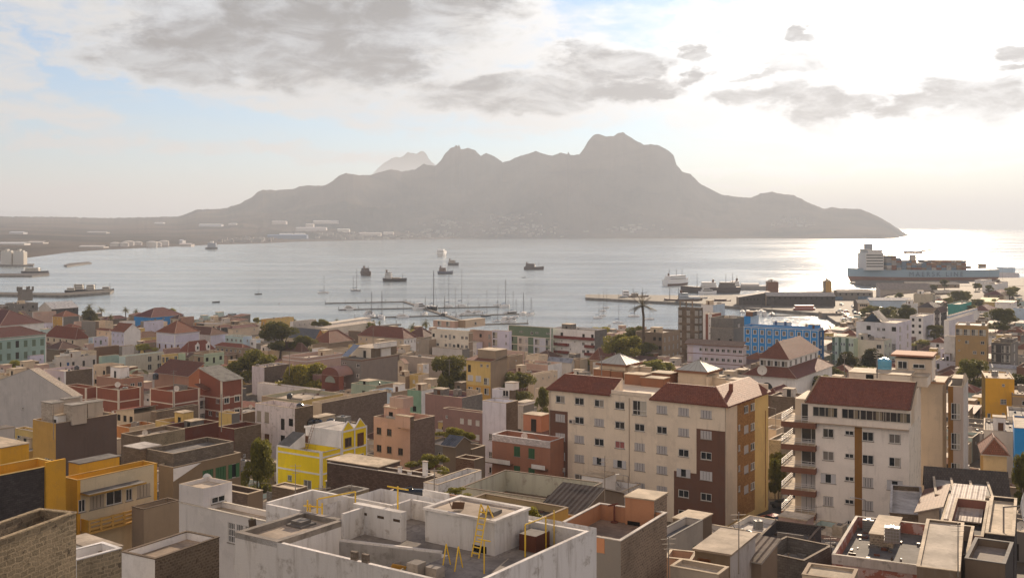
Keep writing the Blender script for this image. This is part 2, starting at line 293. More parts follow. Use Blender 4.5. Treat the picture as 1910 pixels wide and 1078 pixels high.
# ---------------- mesh builder ----------------
class MB:
    def __init__(s): s.v = []; s.f = []; s.mi = []; s.ml = []; s.smooth = False
    def mid(s, m):
        if m not in s.ml: s.ml.append(m)
        return s.ml.index(m)
    def poly(s, pts, m):
        i = len(s.v); s.v.extend([tuple(p) for p in pts]); s.f.append(tuple(range(i, i + len(pts)))); s.mi.append(s.mid(m))
    def box(s, x0, x1, y0, y1, z0, z1, m, top=None, bottom=True):
        if x1 < x0: x0, x1 = x1, x0
        if y1 < y0: y0, y1 = y1, y0
        top = top or m
        s.poly([(x0, y0, z0), (x1, y0, z0), (x1, y0, z1), (x0, y0, z1)], m); s.poly([(x1, y0, z0), (x1, y1, z0), (x1, y1, z1), (x1, y0, z1)], m)
        s.poly([(x1, y1, z0), (x0, y1, z0), (x0, y1, z1), (x1, y1, z1)], m); s.poly([(x0, y1, z0), (x0, y0, z0), (x0, y0, z1), (x0, y1, z1)], m)
        s.poly([(x0, y0, z1), (x1, y0, z1), (x1, y1, z1), (x0, y1, z1)], top)
        if bottom: s.poly([(x0, y1, z0), (x1, y1, z0), (x1, y0, z0), (x0, y0, z0)], m)
    def prism(s, pts, z0, z1, m, top=None):                # pts counter-clockwise
        n = len(pts)
        for i in range(n):
            a, b = pts[i], pts[(i + 1) % n]; s.poly([(a[0], a[1], z0), (b[0], b[1], z0), (b[0], b[1], z1), (a[0], a[1], z1)], m)
        s.poly([(p[0], p[1], z1) for p in pts], top or m); s.poly([(p[0], p[1], z0) for p in reversed(pts)], m)
    def tube(s, p0, p1, r0, r1, m, n=6, cap=True):
        p0, p1 = Vector(p0), Vector(p1); d = (p1 - p0)
        if d.length < 1e-6: return
        d.normalize(); a = d.orthogonal().normalized(); b = d.cross(a)
        r = [[p + a * math.cos(2 * math.pi * i / n) * q + b * math.sin(2 * math.pi * i / n) * q for i in range(n)] for p, q in ((p0, r0), (p1, r1))]
        for i in range(n): s.poly([r[0][i], r[0][(i + 1) % n], r[1][(i + 1) % n], r[1][i]], m)
        if cap: s.poly(list(reversed(r[0])), m); s.poly(r[1], m)
    def lathe(s, prof, m, n=14, c=(0, 0, 0)):
        for (r0, z0), (r1, z1) in zip(prof, prof[1:]):
            for i in range(n):
                a, b = 2 * math.pi * i / n, 2 * math.pi * (i + 1) / n
                q = [(r0, z0, a), (r0, z0, b), (r1, z1, b), (r1, z1, a)]
                if r0 < 1e-6: q = q[1:]
                elif r1 < 1e-6: q = q[:3]
                s.poly([(c[0] + r * math.cos(t), c[1] + r * math.sin(t), c[2] + z) for r, z, t in q], m)
    def mesh(s, name):
        me = bpy.data.meshes.new(name); me.from_pydata(s.v, [], s.f)
        for m in s.ml: me.materials.append(m)
        me.polygons.foreach_set('material_index', s.mi)
        if s.smooth: me.polygons.foreach_set('use_smooth', [True] * len(s.f))
        uv = me.uv_layers.new(name='UVMap'); data = []
        for f in s.f:
            p = [Vector(s.v[i]) for i in f]; n = Vector((0, 0, 0))
            for i in range(len(p)):
                a, b = p[i], p[(i + 1) % len(p)]
                n += Vector(((a.y - b.y) * (a.z + b.z), (a.z - b.z) * (a.x + b.x), (a.x - b.x) * (a.y + b.y)))
            if n.length < 1e-12: n = Vector((0, 0, 1))
            n.normalize()
            tt = Vector((-n.y, n.x, 0)) if abs(n.z) < .98 else Vector((1, 0, 0))
            tt.normalize(); bb = n.cross(tt)
            for q in p: data.extend((q.dot(tt), q.dot(bb)))
        uv.data.foreach_set('uv', data)
        me.update(); return me
    def build(s, name, parent=None, loc=(0, 0, 0), rz=0.0):
        return link(name, s.mesh(name), parent, loc, rz)
def link(name, me, parent=None, loc=(0, 0, 0), rz=0.0):
    o = bpy.data.objects.new(name, me); COL.objects.link(o); o.location = loc; o.rotation_euler = (0, 0, rz)
    if parent is not None: o.parent = parent
    return o
LABELS = {}
def tag(o, label=None, cat=None, group=None, kind=None):
    if label: o['label'] = label; LABELS.setdefault(label, []).append(o.name)
    if cat: o['category'] = cat
    if group: o['group'] = group
    if kind: o['kind'] = kind
    return o
def empty(name, loc, rz=0.0, label=None, cat=None, group=None):
    o = bpy.data.objects.new(name, None); COL.objects.link(o); o.location = loc; o.rotation_euler = (0, 0, rz); o.empty_display_size = .5
    return tag(o, label, cat, group)
KIDS = {}
def copy_tree(o, parent=None):
    c = o.copy(); COL.objects.link(c); c.parent = parent
    for ch in list(o.children): copy_tree(ch, c)
    return c
HAZE_D, HAZE_G = 0.000105, 0.2
# ---------------- ground, sea, far land, haze ----------------
def build_ground():
    b = MB(); m = mat('earth', (.13, .105, .08))
    us = [-.85 + i * .02 for i in range(86)]; ys = [-60, -20, 5, 20, 35, 50] + [60 + i * 10 for i in range(120)]
    g = [[((u * max(y, 60) + (0 if y > 60 else 0)), y) for u in us] for y in ys]
    idx = {}
    for j, row in enumerate(g):
        for i, (x, y) in enumerate(row):
            idx[j, i] = len(b.v); b.v.append((x, y, ground(x, y) if y > 5 else 42.0))
    for j in range(len(ys) - 1):
        for i in range(len(us) - 1):
            b.f.append((idx[j, i], idx[j, i + 1], idx[j + 1, i + 1], idx[j + 1, i])); b.mi.append(0)
    b.ml.append(m); b.smooth = True
    tag(b.build('ground'), 'brown earth ground of the town sloping down to the bay', kind='structure')
build_ground()
b = MB(); b.poly([(-40000, 300, 0), (40000, 300, 0), (40000, 60000, 0), (-40000, 60000, 0)], mat('water'))
tag(b.build('sea'), 'silvery rippled water of the bay', kind='structure')

FARSHORE = [(-1500, 560), (-300, 500), (0, 490), (60, 482), (130, 472), (200, 467), (280, 463), (340, 460), (400, 457), (480, 455), (560, 451), (700, 448), (850, 446), (1300, 445), (1640, 446), (1670, 445), (1688, 441), (1694, 440)]
RIDGE = [(-1500, 404), (0, 404), (120, 405), (200, 407), (330, 404), (342, 401), (352, 397), (367, 391), (410, 390), (425, 387), (445, 381), (470, 368), (482, 357), (492, 354), (515, 355), (545, 353), (560, 348), (575, 346), (605, 347), (622, 337), (632, 328), (645, 323), (670, 327), (690, 327), (705, 322), (730, 316), (750, 320), (775, 316), (790, 306), (800, 308), (812, 310), (822, 300), (830, 287), (840, 277), (848, 274), (851, 269), (853, 275), (856, 270), (860, 279), (872, 276), (885, 280), (897, 291), (907, 286), (922, 292), (938, 303), (955, 298), (970, 291), (985, 287), (1000, 282), (1012, 287), (1030, 291), (1045, 285), (1058, 288), (1060, 283), (1063, 290), (1080, 289), (1090, 276), (1098, 262), (1106, 253), (1115, 250), (1130, 255), (1145, 254), (1155, 248), (1163, 247), (1172, 254), (1185, 262), (1200, 270), (1225, 270), (1245, 280), (1257, 290), (1262, 308), (1272, 320), (1288, 325), (1305, 342), (1325, 353), (1345, 363), (1370, 367), (1402, 369), (1418, 361), (1440, 358), (1465, 363), (1480, 364), (1510, 379), (1538, 390), (1552, 386), (1565, 389), (1605, 390), (1640, 405), (1665, 420), (1680, 430), (1690, 436), (1694, 439)]
def fbm(x, y, z=0.0, o=5):
    return noise.fractal(Vector((x, y, z)), .9, 2.1, o)
def far_mesh(name, ridge, shore, Yr, lab, px0, px1, step, rows, zamp=1.0, seed=0.0, ex=1.5):
    b = MB(); b.ml.append(mat('farland')); b.smooth = True
    cols = []; x = px0
    while x <= px1: cols.append(x); x += step
    N = rows; idx = {}
    for i, px in enumerate(cols):
        ys = F * CH / (max(interp(shore, px), HY + 4) - HY)
        yr = Yr * (1 + .05 * fbm(px * .004, seed, 2.0, 3)); yr = max(yr, ys + 60)
        hr = max(CH - (interp(ridge, px) + 1.1 * fbm(px * .11, seed, 7.0, 4) - HY) * yr / F, 1.0)
        hs_ = max(CH - (sum(interp(ridge, px + q) for q in range(-120, 121, 15)) / 17 - HY) * yr / F, 1.0)
        hs_ = min(hs_, hr * 1.05)
        for j in range(N + 4):
            tt = j / (N - 1)
            if j < N: Y = ys + (yr - ys) * tt
            else: Y = yr + (j - N + 1) * 450
            X = (px - CX) * (Y / F)
            if j < N:
                w_ = min(1, max(0, (hr - 90) / 220)); w_ = w_ * w_ * (3 - 2 * w_); e = 1 + (ex - 1) * w_
                prof = .25 * tt + .75 * tt ** (e + .8)
                gul = abs(fbm(X * .0011, Y * .0011, seed + 5, 6))
                k_ = tt ** 2.2; z = (hs_ * (1 - k_) + hr * k_) * (prof - zamp * .85 * gul * (tt * (1 - tt)) * 1.6 * w_)
                z = max(z, .6 + 3 * tt) if j else -1.5
                if j == 1: z = min(z, 4)
            else: z = max(hr * (1 - .3 * (j - N + 1)), -2)
            idx[i, j] = len(b.v); b.v.append((X, Y, z))
    for i in range(len(cols) - 1):
        for j in range(N + 3):
            b.f.append((idx[i, j], idx[i + 1, j], idx[i + 1, j + 1], idx[i, j + 1])); b.mi.append(0)
    return tag(b.build(name), lab, kind='structure')
far_mesh('mountain', RIDGE, FARSHORE, 7300, 'long hazy mountain ridge with rocky peaks across the bay', -300, 1694, 2.0, 44)
far_mesh('hills', [(-1500, 396), (-200, 385), (0, 392), (20, 394), (45, 392), (70, 398), (105, 399), (122, 404), (150, 410), (200, 424)], [(-1500, 428), (300, 428)], 10500, 'low distant hills at the left end of the bay', -1500, 200, 5, 10, 0)
far_mesh('peak', [(640, 424), (690, 330), (704, 315), (715, 305), (730, 296), (738, 293), (748, 294), (755, 289), (760, 284), (768, 286), (776, 287), (783, 283), (789, 282), (795, 287), (800, 297), (806, 303), (814, 309), (830, 322), (900, 424)], [(0, 430), (1500, 430)], 11500, 'pale far peak behind the mountain ridge', 640, 900, 3, 12, .3, 3.0)
# haze: even, thin air over everything
b = MB(); b.box(-39000, 39000, -400, 59000, -6, 900, None)
hz = bpy.data.materials.new('haze_air'); hz.use_nodes = True; t = NT(hz.node_tree)
pv = t.n('ShaderNodeVolumePrincipled'); pv.inputs['Color'].default_value = (.49, .545, .63, 1); pv.inputs['Density'].default_value = HAZE_D; pv.inputs['Anisotropy'].default_value = HAZE_G
t.n('ShaderNodeOutputMaterial', i_Volume=pv.outputs[0])
b.ml = [hz]; b.mi = [0] * len(b.f)
me = b.mesh('haze')
tag(link('haze', me), 'thin pale haze in the air over the bay', kind='stuff')
# port slabs
def slab(name, pix, z, m, label, kind='structure', z0=-3):
    pts = [at_z(px, py, z) for px, py in pix]
    a = sum(p.x * q.y - q.x * p.y for p, q in zip(pts, pts[1:] + pts[:1]))
    if a < 0: pts.reverse()
    b = MB(); b.prism([(p.x, p.y) for p in pts], z0, z, mat('concrete', 'grey'), m)
    return tag(b.build(name), label, kind=kind)
slab('quay', [(1092, 555), (1290, 565), (1440, 577), (1535, 584), (1560, 600), (1605, 606), (1660, 590), (1665, 540), (1560, 541), (1420, 549), (1290, 551), (1092, 549)], 2.0, mat('concrete', (.20, .18, .155)), 'long concrete quay running out into the bay')
slab('container_quay', [(1588, 527), (1660, 533), (2200, 533), (2200, 515), (1590, 521)], 2.4, mat('concrete', (.2, .18, .155)), 'port quay behind the container ship')
slab('pier', [(-60, 548), (70, 550), (120, 551), (205, 545), (212, 541), (205, 540), (120, 546), (70, 546), (-60, 544)], 2.0, mat('concrete', (.16, .14, .12)), 'dark pier with moored vessels at the left')
slab('jetty', [(-60, 514), (60, 514), (92, 511), (92, 508), (60, 510), (-60, 510)], 2.0, mat('concrete', (.13, .11, .10)), 'dark jetty at the far left of the bay')
slab('silo_quay', [(-60, 496), (62, 495), (64, 492), (-60, 492)], 2.0, mat('concrete', (.13, .11, .10)), 'quay under the white silos')
slab('breakwater', [(119, 494), (125, 496), (160, 491), (171, 490), (165, 488), (130, 491)], 2.0, mat('rubble', (.14, .12, .11)), 'short rubble breakwater in the bay')
# ---------------- windows ----------------
WM = {}
def win_meshes(st, w, h):
    """(leaf mesh, frame mesh) of a window in its own axes: x along the wall, z up, outer wall plane at y = 0, looking to -y"""
    k = (st, round(w, 1), round(h, 1))
    if k in WM: return WM[k]
    w, h = k[1], k[2]; a = MB(); f = MB(); G = mat('glass'); wh = mat('paint', (.62, .60, .57)); d = .10
    def border(m, t=.07, y0=.03, y1=.12, mull=1):
        f.box(0, w, y0, y1, 0, t, m); f.box(0, w, y0, y1, h - t, h, m); f.box(0, t, y0, y1, t, h - t, m); f.box(w - t, w, y0, y1, t, h - t, m)
        for i in range(1, mull + 1): f.box(w * i / (mull + 1) - t * .4, w * i / (mull + 1) + t * .4, y0, y1, t, h - t, m)
    def sill(m=None): f.box(-.08, w + .08, -.07, .02, -.08, 0, m or mat('concrete', 'concrete'))
    pane = lambda m, x0=0.0, x1=w, z0=0.0, z1=h, y=d: a.poly([(x0, y, z0), (x1, y, z0), (x1, y, z1), (x0, y, z1)], m)
    cur = mat('paint', (.34, .31, .27)); pale = mat('paint', (.24, .22, .20))
    if st == 'g': pane(G); border(wh); sill()
    elif st == 'h': pane(G, 0, w / 2); pane(cur, w / 2, w); border(wh); sill()
    elif st == 'c': pane(pale); border(wh); sill()
    elif st == 'G': pane(G, 0, w * .5); pane(mat('paint', (.45, .42, .36)), w * .5, w); border(wh, .06, mull=2); f.box(0, w, -.02, .03, h * .30, h * .34, wh); sill()
    elif st == 'p': pane(mat('paint', (.42, .16, .15))); border(wh); sill()
    elif st in 'slRtu':
        c = {'s': (.50, .48, .48), 'l': (.60, .60, .62), 'R': (.07, .16, .08), 't': (.42, .36, .28), 'u': (.16, .22, .16)}[st]
        m = mat('shutter', c); nn = 4 if w > 1.1 else 2
        pane(G, y=.12)
        for i in range(nn): a.box(w * i / nn + .03, w * (i + 1) / nn - .03, .03, .07, .03, h - .03, m)
        border(mat('paint', c), .05, .02, .1, 0); sill()
    elif st in 'oO':
        m = mat('shutter', (.56, .56, .58) if st == 'o' else (.07, .17, .08)); pane(G, w * .3, w * .7); border(wh, .05, .05, .12, 0)
        a.box(0, w * .32, -.05, -.01, 0, h, m); a.box(w * .68, w, -.05, -.01, 0, h, m); sill()
    elif st in 'dDbx':
        c = {'d': (.05, .045, .04), 'D': (.17, .08, .04), 'b': (.04, .12, .32), 'x': (.02, .018, .016)}[st]
        pane(mat('paint', c)); 
        if st != 'x': border(mat('paint', tuple(q * 1.6 for q in c)), .07, .03, .1, 1 if w > 1.1 else 0)
    elif st == 'k':
        pane(G); border(wh, .06, mull=3)
        for i in (1, 2): f.box(0, w, .04, .11, h * i / 3 - .03, h * i / 3 + .03, wh)
        sill()
    elif st == 'w': pane(mat('paint', (.58, .55, .5))); border(wh)
    elif st == 'q': pane(G); border(mat('paint', (.22, .12, .07))); sill()
    elif st == 'e':                                         # window in a broad pale surround
        pane(G); border(wh); t = .14; m = mat('plaster', 'ivory')
        for bx in ((-t, w + t, h, h + t), (-t, w + t, -t, 0), (-t, 0, 0, h), (w, w + t, 0, h)): f.box(bx[0], bx[1], -.05, .02, bx[2], bx[3], m)
    elif st == 'v': 
        for i in range(int(h / .22)): a.box(0, w, .03, .1, i * .22, i * .22 + .12, mat('paint', (.5, .48, .45)))
        pane(mat('paint', (.05, .05, .05)), y=.14)
    WM[k] = (a.mesh('window'), f.mesh('window_frame') if f.f else None)
    return WM[k]
SIZES = {'g': (1.3, 1.15), 'h': (1.3, 1.15), 'c': (1.3, 1.15), 'G': (1.9, 1.9), 'p': (1.3, 1.1), 's': (1.4, 1.15), 'l': (1.6, 1.2), 'R': (1.4, 1.3), 't': (1.4, 1.3), 'u': (1.0, 1.8), 'o': (1.6, 1.2), 'O': (1.5, 1.3),
         'd': (1.0, 2.1), 'D': (1.1, 2.1), 'b': (1.0, 2.1), 'x': (1.2, 1.4), 'k': (1.8, 1.2), 'w': (1.0, 1.2), 'q': (1.1, 1.2), 'e': (1.1, 1.4), 'v': (1.2, 2.0), 'n': (1.6, .6), 'm': (.6, .6), '1': (.7, 1.1)}
ALIAS = {'n': 'g', 'm': 'g', '1': 'g', 'r': 'R'}

BLD = []
def solveY(yc, H, xc):
    lo, hi = 30.0, 3000.0
    f = lambda Y: CH - (yc - HY) * Y / F - (ground((xc - CX) * Y / F, Y) + H)
    for _ in range(50):
        mid = (lo + hi) / 2
        if f(mid) > 0: lo = mid
        else: hi = mid
    return lo
class Bd: pass
def frame_px(xl, xc, xr, Y, ang, amin=2.0, bmin=2.0, amax=70, bmax=70):
    th = rad(ang); Xc = (xc - CX) * Y / F; ul, ur = (xl - CX) / F, (xr - CX) / F
    a = (Xc - ul * Y) / (math.cos(th) + ul * math.sin(th)); den = math.sin(th) - ur * math.cos(th)
    b = (ur * Y - Xc) / den if den > .03 else bmax
    if ur > .47 or den < .17: bmax = min(bmax, 13)
    return Xc, min(max(a, amin), amax), min(max(b, bmin), bmax)
def bld(label, xl, xc, xr, yc, H=None, A='cream', B=None, wa=(), wb=(), roof='flat', ang=35, Y=None, name='house', cat='house', kA='plaster', kB='plaster', par=.8, deck='deck', dk='concrete', cap='sand',
        fl=3.0, top=.55, ca=None, cb=None, band=None, corner=None, rh=None, tile='tile', regA=(), regB=(), ov=.4, a=None, b=None, group=None, sub=False, wsz=None, ridge='x', clutter=0, zb=None, first=None, base=None, kdeck=0, hid=.62):
    B = B or A
    if Y is None: Y = solveY(yc, H, xc)
    Xc, aa, bb = frame_px(xl, xc, xr, Y, ang)
    a = a or aa; b = b or bb
    zt = CH - (yc - HY) * Y / F
    th = rad(ang); ca_, sa_ = math.cos(th), math.sin(th)
    W2 = lambda lx, ly: (Xc + lx * ca_ + ly * sa_, Y - lx * sa_ + ly * ca_)
    if zb is None: zb = min(ground(*W2(lx, ly)) for lx in (0, -a) for ly in (0, b)) - .3
    Ht = zt - zb
    o = empty(name, (Xc, Y, zb), -th, label, cat, group)
    bd = Bd(); bd.A = A; bd.o, bd.a, bd.b, bd.zb, bd.zt, bd.H, bd.ang, bd.X, bd.Y, bd.label, bd.W2 = o, a, b, zb, zt, Ht, ang, Xc, Y, label, W2
    bd.zd = zt - (par if roof == 'flat' else 0); bd.px = (xl, xc, xr); bd.yc = yc; bd.hid = hid
    def loc(px, py, z):
        p = at_z(px, py, z); dx, dy = p.x - Xc, p.y - Y
        return (dx * ca_ - dy * sa_, dx * sa_ + dy * ca_, z - zb)
    bd.loc = loc
    def upx(px, face):                                      # distance along a face at which it crosses picture column px
        u = (px - CX) / F
        if face == 'A': return a - (Xc - u * Y) / (ca_ + u * sa_)
        return (u * Y - Xc) / (sa_ - u * ca_)
    bd.upx = upx
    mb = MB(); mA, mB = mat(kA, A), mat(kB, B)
    mW = mB if B != A else mA
    wins = []
    for face, rows, Wd, m, cpx, regs in (('A', wa, a, mA, ca, regA), ('B', wb, b, mB, cb, regB)):
        rows = [rows] if isinstance(rows, str) else list(rows)
        ops = []
        for r, row in enumerate(rows):
            n = len(row)
            for i, ch in enumerate(row):
                if ch in '. ': continue
                w, h = (wsz or {}).get(ch, SIZES.get(ch, (1.2, 1.2))); 
                if cpx: 
                    if i >= len(cpx): continue
                    u = upx(cpx[i], face)
                else: u = Wd * (i + .5) / n; w = min(w, Wd / n * .86)
                zf = Ht - (par if roof == 'flat' else 0.0) - fl * (r + 1) - (top - .55)     # floor level of this storey
                if first is not None: zf = Ht - first - fl * r
                z0 = zf + (.05 if ch in 'dDbu' else 1.75 if ch == 'm' else 1.5 if ch == 'n' else .35 if ch in 'Gv' else .95)
                if z0 < .2 or z0 + h > Ht - .12: continue
                u0 = u - w / 2
                if u0 < .1 or u0 + w > Wd - .1: continue
                if any(u0 < q[1] + .05 and u0 + w > q[0] - .05 and z0 < q[3] + .05 and z0 + h > q[2] - .05 for q in ops): continue
                ops.append((u0, u0 + w, z0, z0 + h)); wins.append((face, ch, u0, z0, w, h))
        P = (lambda u, v, dpt=0: (-a + u, dpt, v)) if face == 'A' else (lambda u, v, dpt=0: (-dpt, u, v))
        regs = [(max(0, upx(q[0], face)) if q[0] is not None else 0, min(Wd, upx(q[1], face)) if q[1] is not None else Wd, q[2], q[3], q[4]) for q in regs]
        us = sorted(set([0, Wd] + [round(q, 4) for op in ops for q in op[:2]] + [q for rg in regs for q in rg[:2]]))
        vs = sorted(set([0, Ht] + [round(q, 4) for op in ops for q in op[2:4]] + [min(Ht, max(0, q)) for rg in regs for q in rg[2:4]]))
        for u0, u1 in zip(us, us[1:]):
            if u1 - u0 < 1e-4: continue
            run = None
            for v0, v1 in zip(vs, vs[1:]):
                if v1 - v0 < 1e-4: continue
                uc, vc = (u0 + u1) / 2, (v0 + v1) / 2
                if any(op[0] < uc < op[1] and op[2] < vc < op[3] for op in ops): continue
                mm = m
                for rg in regs:
                    if rg[0] <= uc <= rg[1] and rg[2] <= vc <= rg[3]: mm = rg[4]
                mb.poly([P(u0, v0), P(u1, v0), P(u1, v1), P(u0, v1)], mm)
        for u0, u1, v0, v1 in ops:
            D = .2
            mb.poly([P(u0, v0), P(u0, v0, D), P(u0, v1, D), P(u0, v1)], m); mb.poly([P(u1, v0, D), P(u1, v0), P(u1, v1), P(u1, v1, D)], m)
            mb.poly([P(u0, v0, D), P(u0, v0), P(u1, v0), P(u1, v0, D)], m); mb.poly([P(u0, v1), P(u0, v1, D), P(u1, v1, D), P(u1, v1)], m)
            mb.poly([P(u0, v0, D), P(u1, v0, D), P(u1, v1, D), P(u0, v1, D)], mat('paint', (.02, .018, .016)))
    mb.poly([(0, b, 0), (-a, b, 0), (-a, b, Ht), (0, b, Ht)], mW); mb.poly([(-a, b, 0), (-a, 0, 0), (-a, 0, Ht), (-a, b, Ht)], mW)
    if roof == 'flat':
        t = .18; zd = Ht - par; cm = mat('concrete', cap) if cap else mW; t2 = t + .03; zc = Ht + .06; ov2 = .035
        x0, x1, y0, y1 = -a + t, -t, t, b - t
        mb.poly([(x0, y0, zd), (x1, y0, zd), (x1, y0, Ht), (x0, y0, Ht)][::-1], mA); mb.poly([(x1, y0, zd), (x1, y1, zd), (x1, y1, Ht), (x1, y0, Ht)][::-1], mA)
        mb.poly([(x1, y1, zd), (x0, y1, zd), (x0, y1, Ht), (x1, y1, Ht)][::-1], mA); mb.poly([(x0, y1, zd), (x0, y0, zd), (x0, y0, Ht), (x0, y1, Ht)][::-1], mA)
        cp = MB()
        for bx in ((-a - ov2, ov2, -ov2, t2), (-a - ov2, ov2, b - t2, b + ov2), (-a - ov2, -a + t2, t2, b - t2), (-t2, ov2, t2, b - t2)): cp.box(bx[0], bx[1], bx[2], bx[3], Ht, zc, cm)
        cp.build('parapet_cap', o)
        dm = MB(); dm.poly([(x0, y0, zd), (x1, y0, zd), (x1, y1, zd), (x0, y1, zd)], mat(dk, deck, kdeck)); dm.build('roof', o)
    elif roof != 'open':
        mb.poly([(-a, 0, Ht), (0, 0, Ht), (0, b, Ht), (-a, b, Ht)], mW)
    if roof == 'hip':
        rm = MB(); m = mat(dk if dk != 'concrete' else 'tile', tile); x0, x1, y0, y1 = -a - ov, ov, -ov, b + ov; L, Wd = x1 - x0, y1 - y0; s = min(L, Wd) / 2
        rh_ = rh or s * .55; z0, z1 = Ht + .02, Ht + .02 + rh_
        if L >= Wd: r0, r1 = (x0 + s, (y0 + y1) / 2, z1), (x1 - s, (y0 + y1) / 2, z1)
        else: r0, r1 = ((x0 + x1) / 2, y0 + s, z1), ((x0 + x1) / 2, y1 - s, z1)
        c = [(x0, y0, z0), (x1, y0, z0), (x1, y1, z0), (x0, y1, z0)]
        if L >= Wd: fs = [[c[0], c[1], r1, r0], [c[1], c[2], r1], [c[2], c[3], r0, r1], [c[3], c[0], r0]]
        else: fs = [[c[0], c[1], r0], [c[1], c[2], r1, r0], [c[2], c[3], r1], [c[3], c[0], r0, r1]]
        for q in fs: rm.poly(q, m)
        rm.poly(c[::-1], mat('plaster', 'white')); ro = rm.build('roof', o)
        rg = MB(); cm = mat('concrete', (.42, .30, .24)); rr = .10
        for p, q in ((r0, r1), (c[0], r0), (c[1], r1 if L >= Wd else r0), (c[2], r1), (c[3], r0 if L >= Wd else r1)): rg.tube(p, q, rr, rr, cm, 5)
        rg.build('ridge', ro)
        ev = MB(); em = mat('paint', (.5, .46, .4))
        for bx in ((x0 + .02, x1 - .02, y0 + .02, y0 + .1), (x1 - .1, x1 - .02, y0 + .1, y1)): ev.box(bx[0], bx[1], bx[2], bx[3], Ht - .14, Ht + .015, em)
        ev.build('eaves', ro)
    elif roof in ('gable', 'mono'):
        rm = MB(); m = mat(dk if dk != 'concrete' else 'tile', tile); tk = .12
        if roof == 'gable' and ridge == 'x': prof = [(-ov, 0), (b / 2, rh or b * .28), (b + ov, 0)]
        elif roof == 'gable': prof = [(-a - ov, 0), (-a / 2, rh or a * .28), (ov, 0)]
        elif ridge == 'x': prof = [(-ov, 0), (b + ov, rh or 1.2)]
        elif ridge == 'X': prof = [(-ov, rh or 1.2), (b + ov, 0)]
        elif ridge == 'y': prof = [(-a - ov, 0), (ov, rh or 1.2)]
        else: prof = [(-a - ov, rh or 1.2), (ov, 0)]
        E0, E1 = (-a - ov * .5, ov * .5) if ridge in 'xX' else (-ov * .5, b + ov * .5)
        Q = (lambda s_, e, z: (e, s_, z)) if ridge in 'xX' else (lambda s_, e, z: (s_, e, z))
        zz = Ht + .03
        for (s0, h0), (s1, h1) in zip(prof, prof[1:]):
            for dz, mm in ((tk, m), (0, mat('paint', (.3, .25, .2)))):
                rm.poly([Q(s0, E0, zz + h0 + dz), Q(s1, E0, zz + h1 + dz), Q(s1, E1, zz + h1 + dz), Q(s0, E1, zz + h0 + dz)], mm)
            for e in (E0, E1): rm.poly([Q(s0, e, zz + h0), Q(s1, e, zz + h1), Q(s1, e, zz + h1 + tk), Q(s0, e, zz + h0 + tk)], mat('paint', (.45, .40, .34)))
        for s_, h_ in (prof[0], prof[-1]): rm.poly([Q(s_, E0, zz + h_), Q(s_, E1, zz + h_), Q(s_, E1, zz + h_ + tk), Q(s_, E0, zz + h_ + tk)], mat('paint', (.45, .40, .34)))
        rm.build('roof', o)
        # gable ends close the wall up to the roof
        inner = [(0 if ridge in 'xX' else -a, None), ((b if ridge in 'xX' else 0), None)]
        def ht(s_): return interp([(p[0], p[1]) for p in prof], s_)
        ss = [inner[0][0]] + [p[0] for p in prof[1:-1]] + [inner[1][0]]
        for e in ((-a, 0) if ridge in 'xX' else (0, b)):
            mm = mB if ridge in 'xX' else mA
            mb.poly([Q(ss[0], e, Ht)] + [Q(s_, e, Ht + ht(s_)) for s_ in ss] + [Q(ss[-1], e, Ht)], mm)
    mb.build('wall', o)
    for face, ch, u0, z0, w, h in wins:
        st = ALIAS.get(ch, ch)
        if st == 'g' and ch == 'g': st = R.choice('ggghc') if sub else R.choice('gggh')
        wm, fm = win_meshes(st, w, h)
        lc, rz = ((-a + u0, 0, z0), 0) if face == 'A' else ((0, u0, z0), rad(90))
        wo = link('door' if ch in 'dDb' else 'window', wm, o, lc, rz)
        if fm: link('door_frame' if ch in 'dDb' else 'window_frame', fm, wo)
    tr = MB()
    if band is not None:
        bm = mat('plaster', band[0] if isinstance(band, tuple) else band)
        lv = [Ht - par - fl * k for k in (range(0, 9) if not isinstance(band, tuple) else band[1])]
        for z in lv:
            if z < 1: continue
            tr.box(-a - .06, .06, -.06, 0.0, z - .12, z + .12, bm); tr.box(0, .06, 0, b, z - .12, z + .12, bm)
    if corner is not None:
        cm = mat('plaster', corner); tr.box(-.28, .07, -.07, 0, 0, Ht + .07, cm); tr.box(0, .07, 0, .28, 0, Ht + .07, cm); tr.box(-a, -a + .28, -.07, 0, 0, Ht + .07, cm); tr.box(0, .07, b - .28, b, 0, Ht + .07, cm)
    if tr.f: tr.build('trim', o)
    if roof == 'flat' and (clutter or (a * b > 45 and deck != 'plum' and hid > .35)): roof_clutter(bd, clutter or 2)
    BLD.append(bd)
    return bd
SHORTN = lambda s: ' '.join(s.split()[:10])
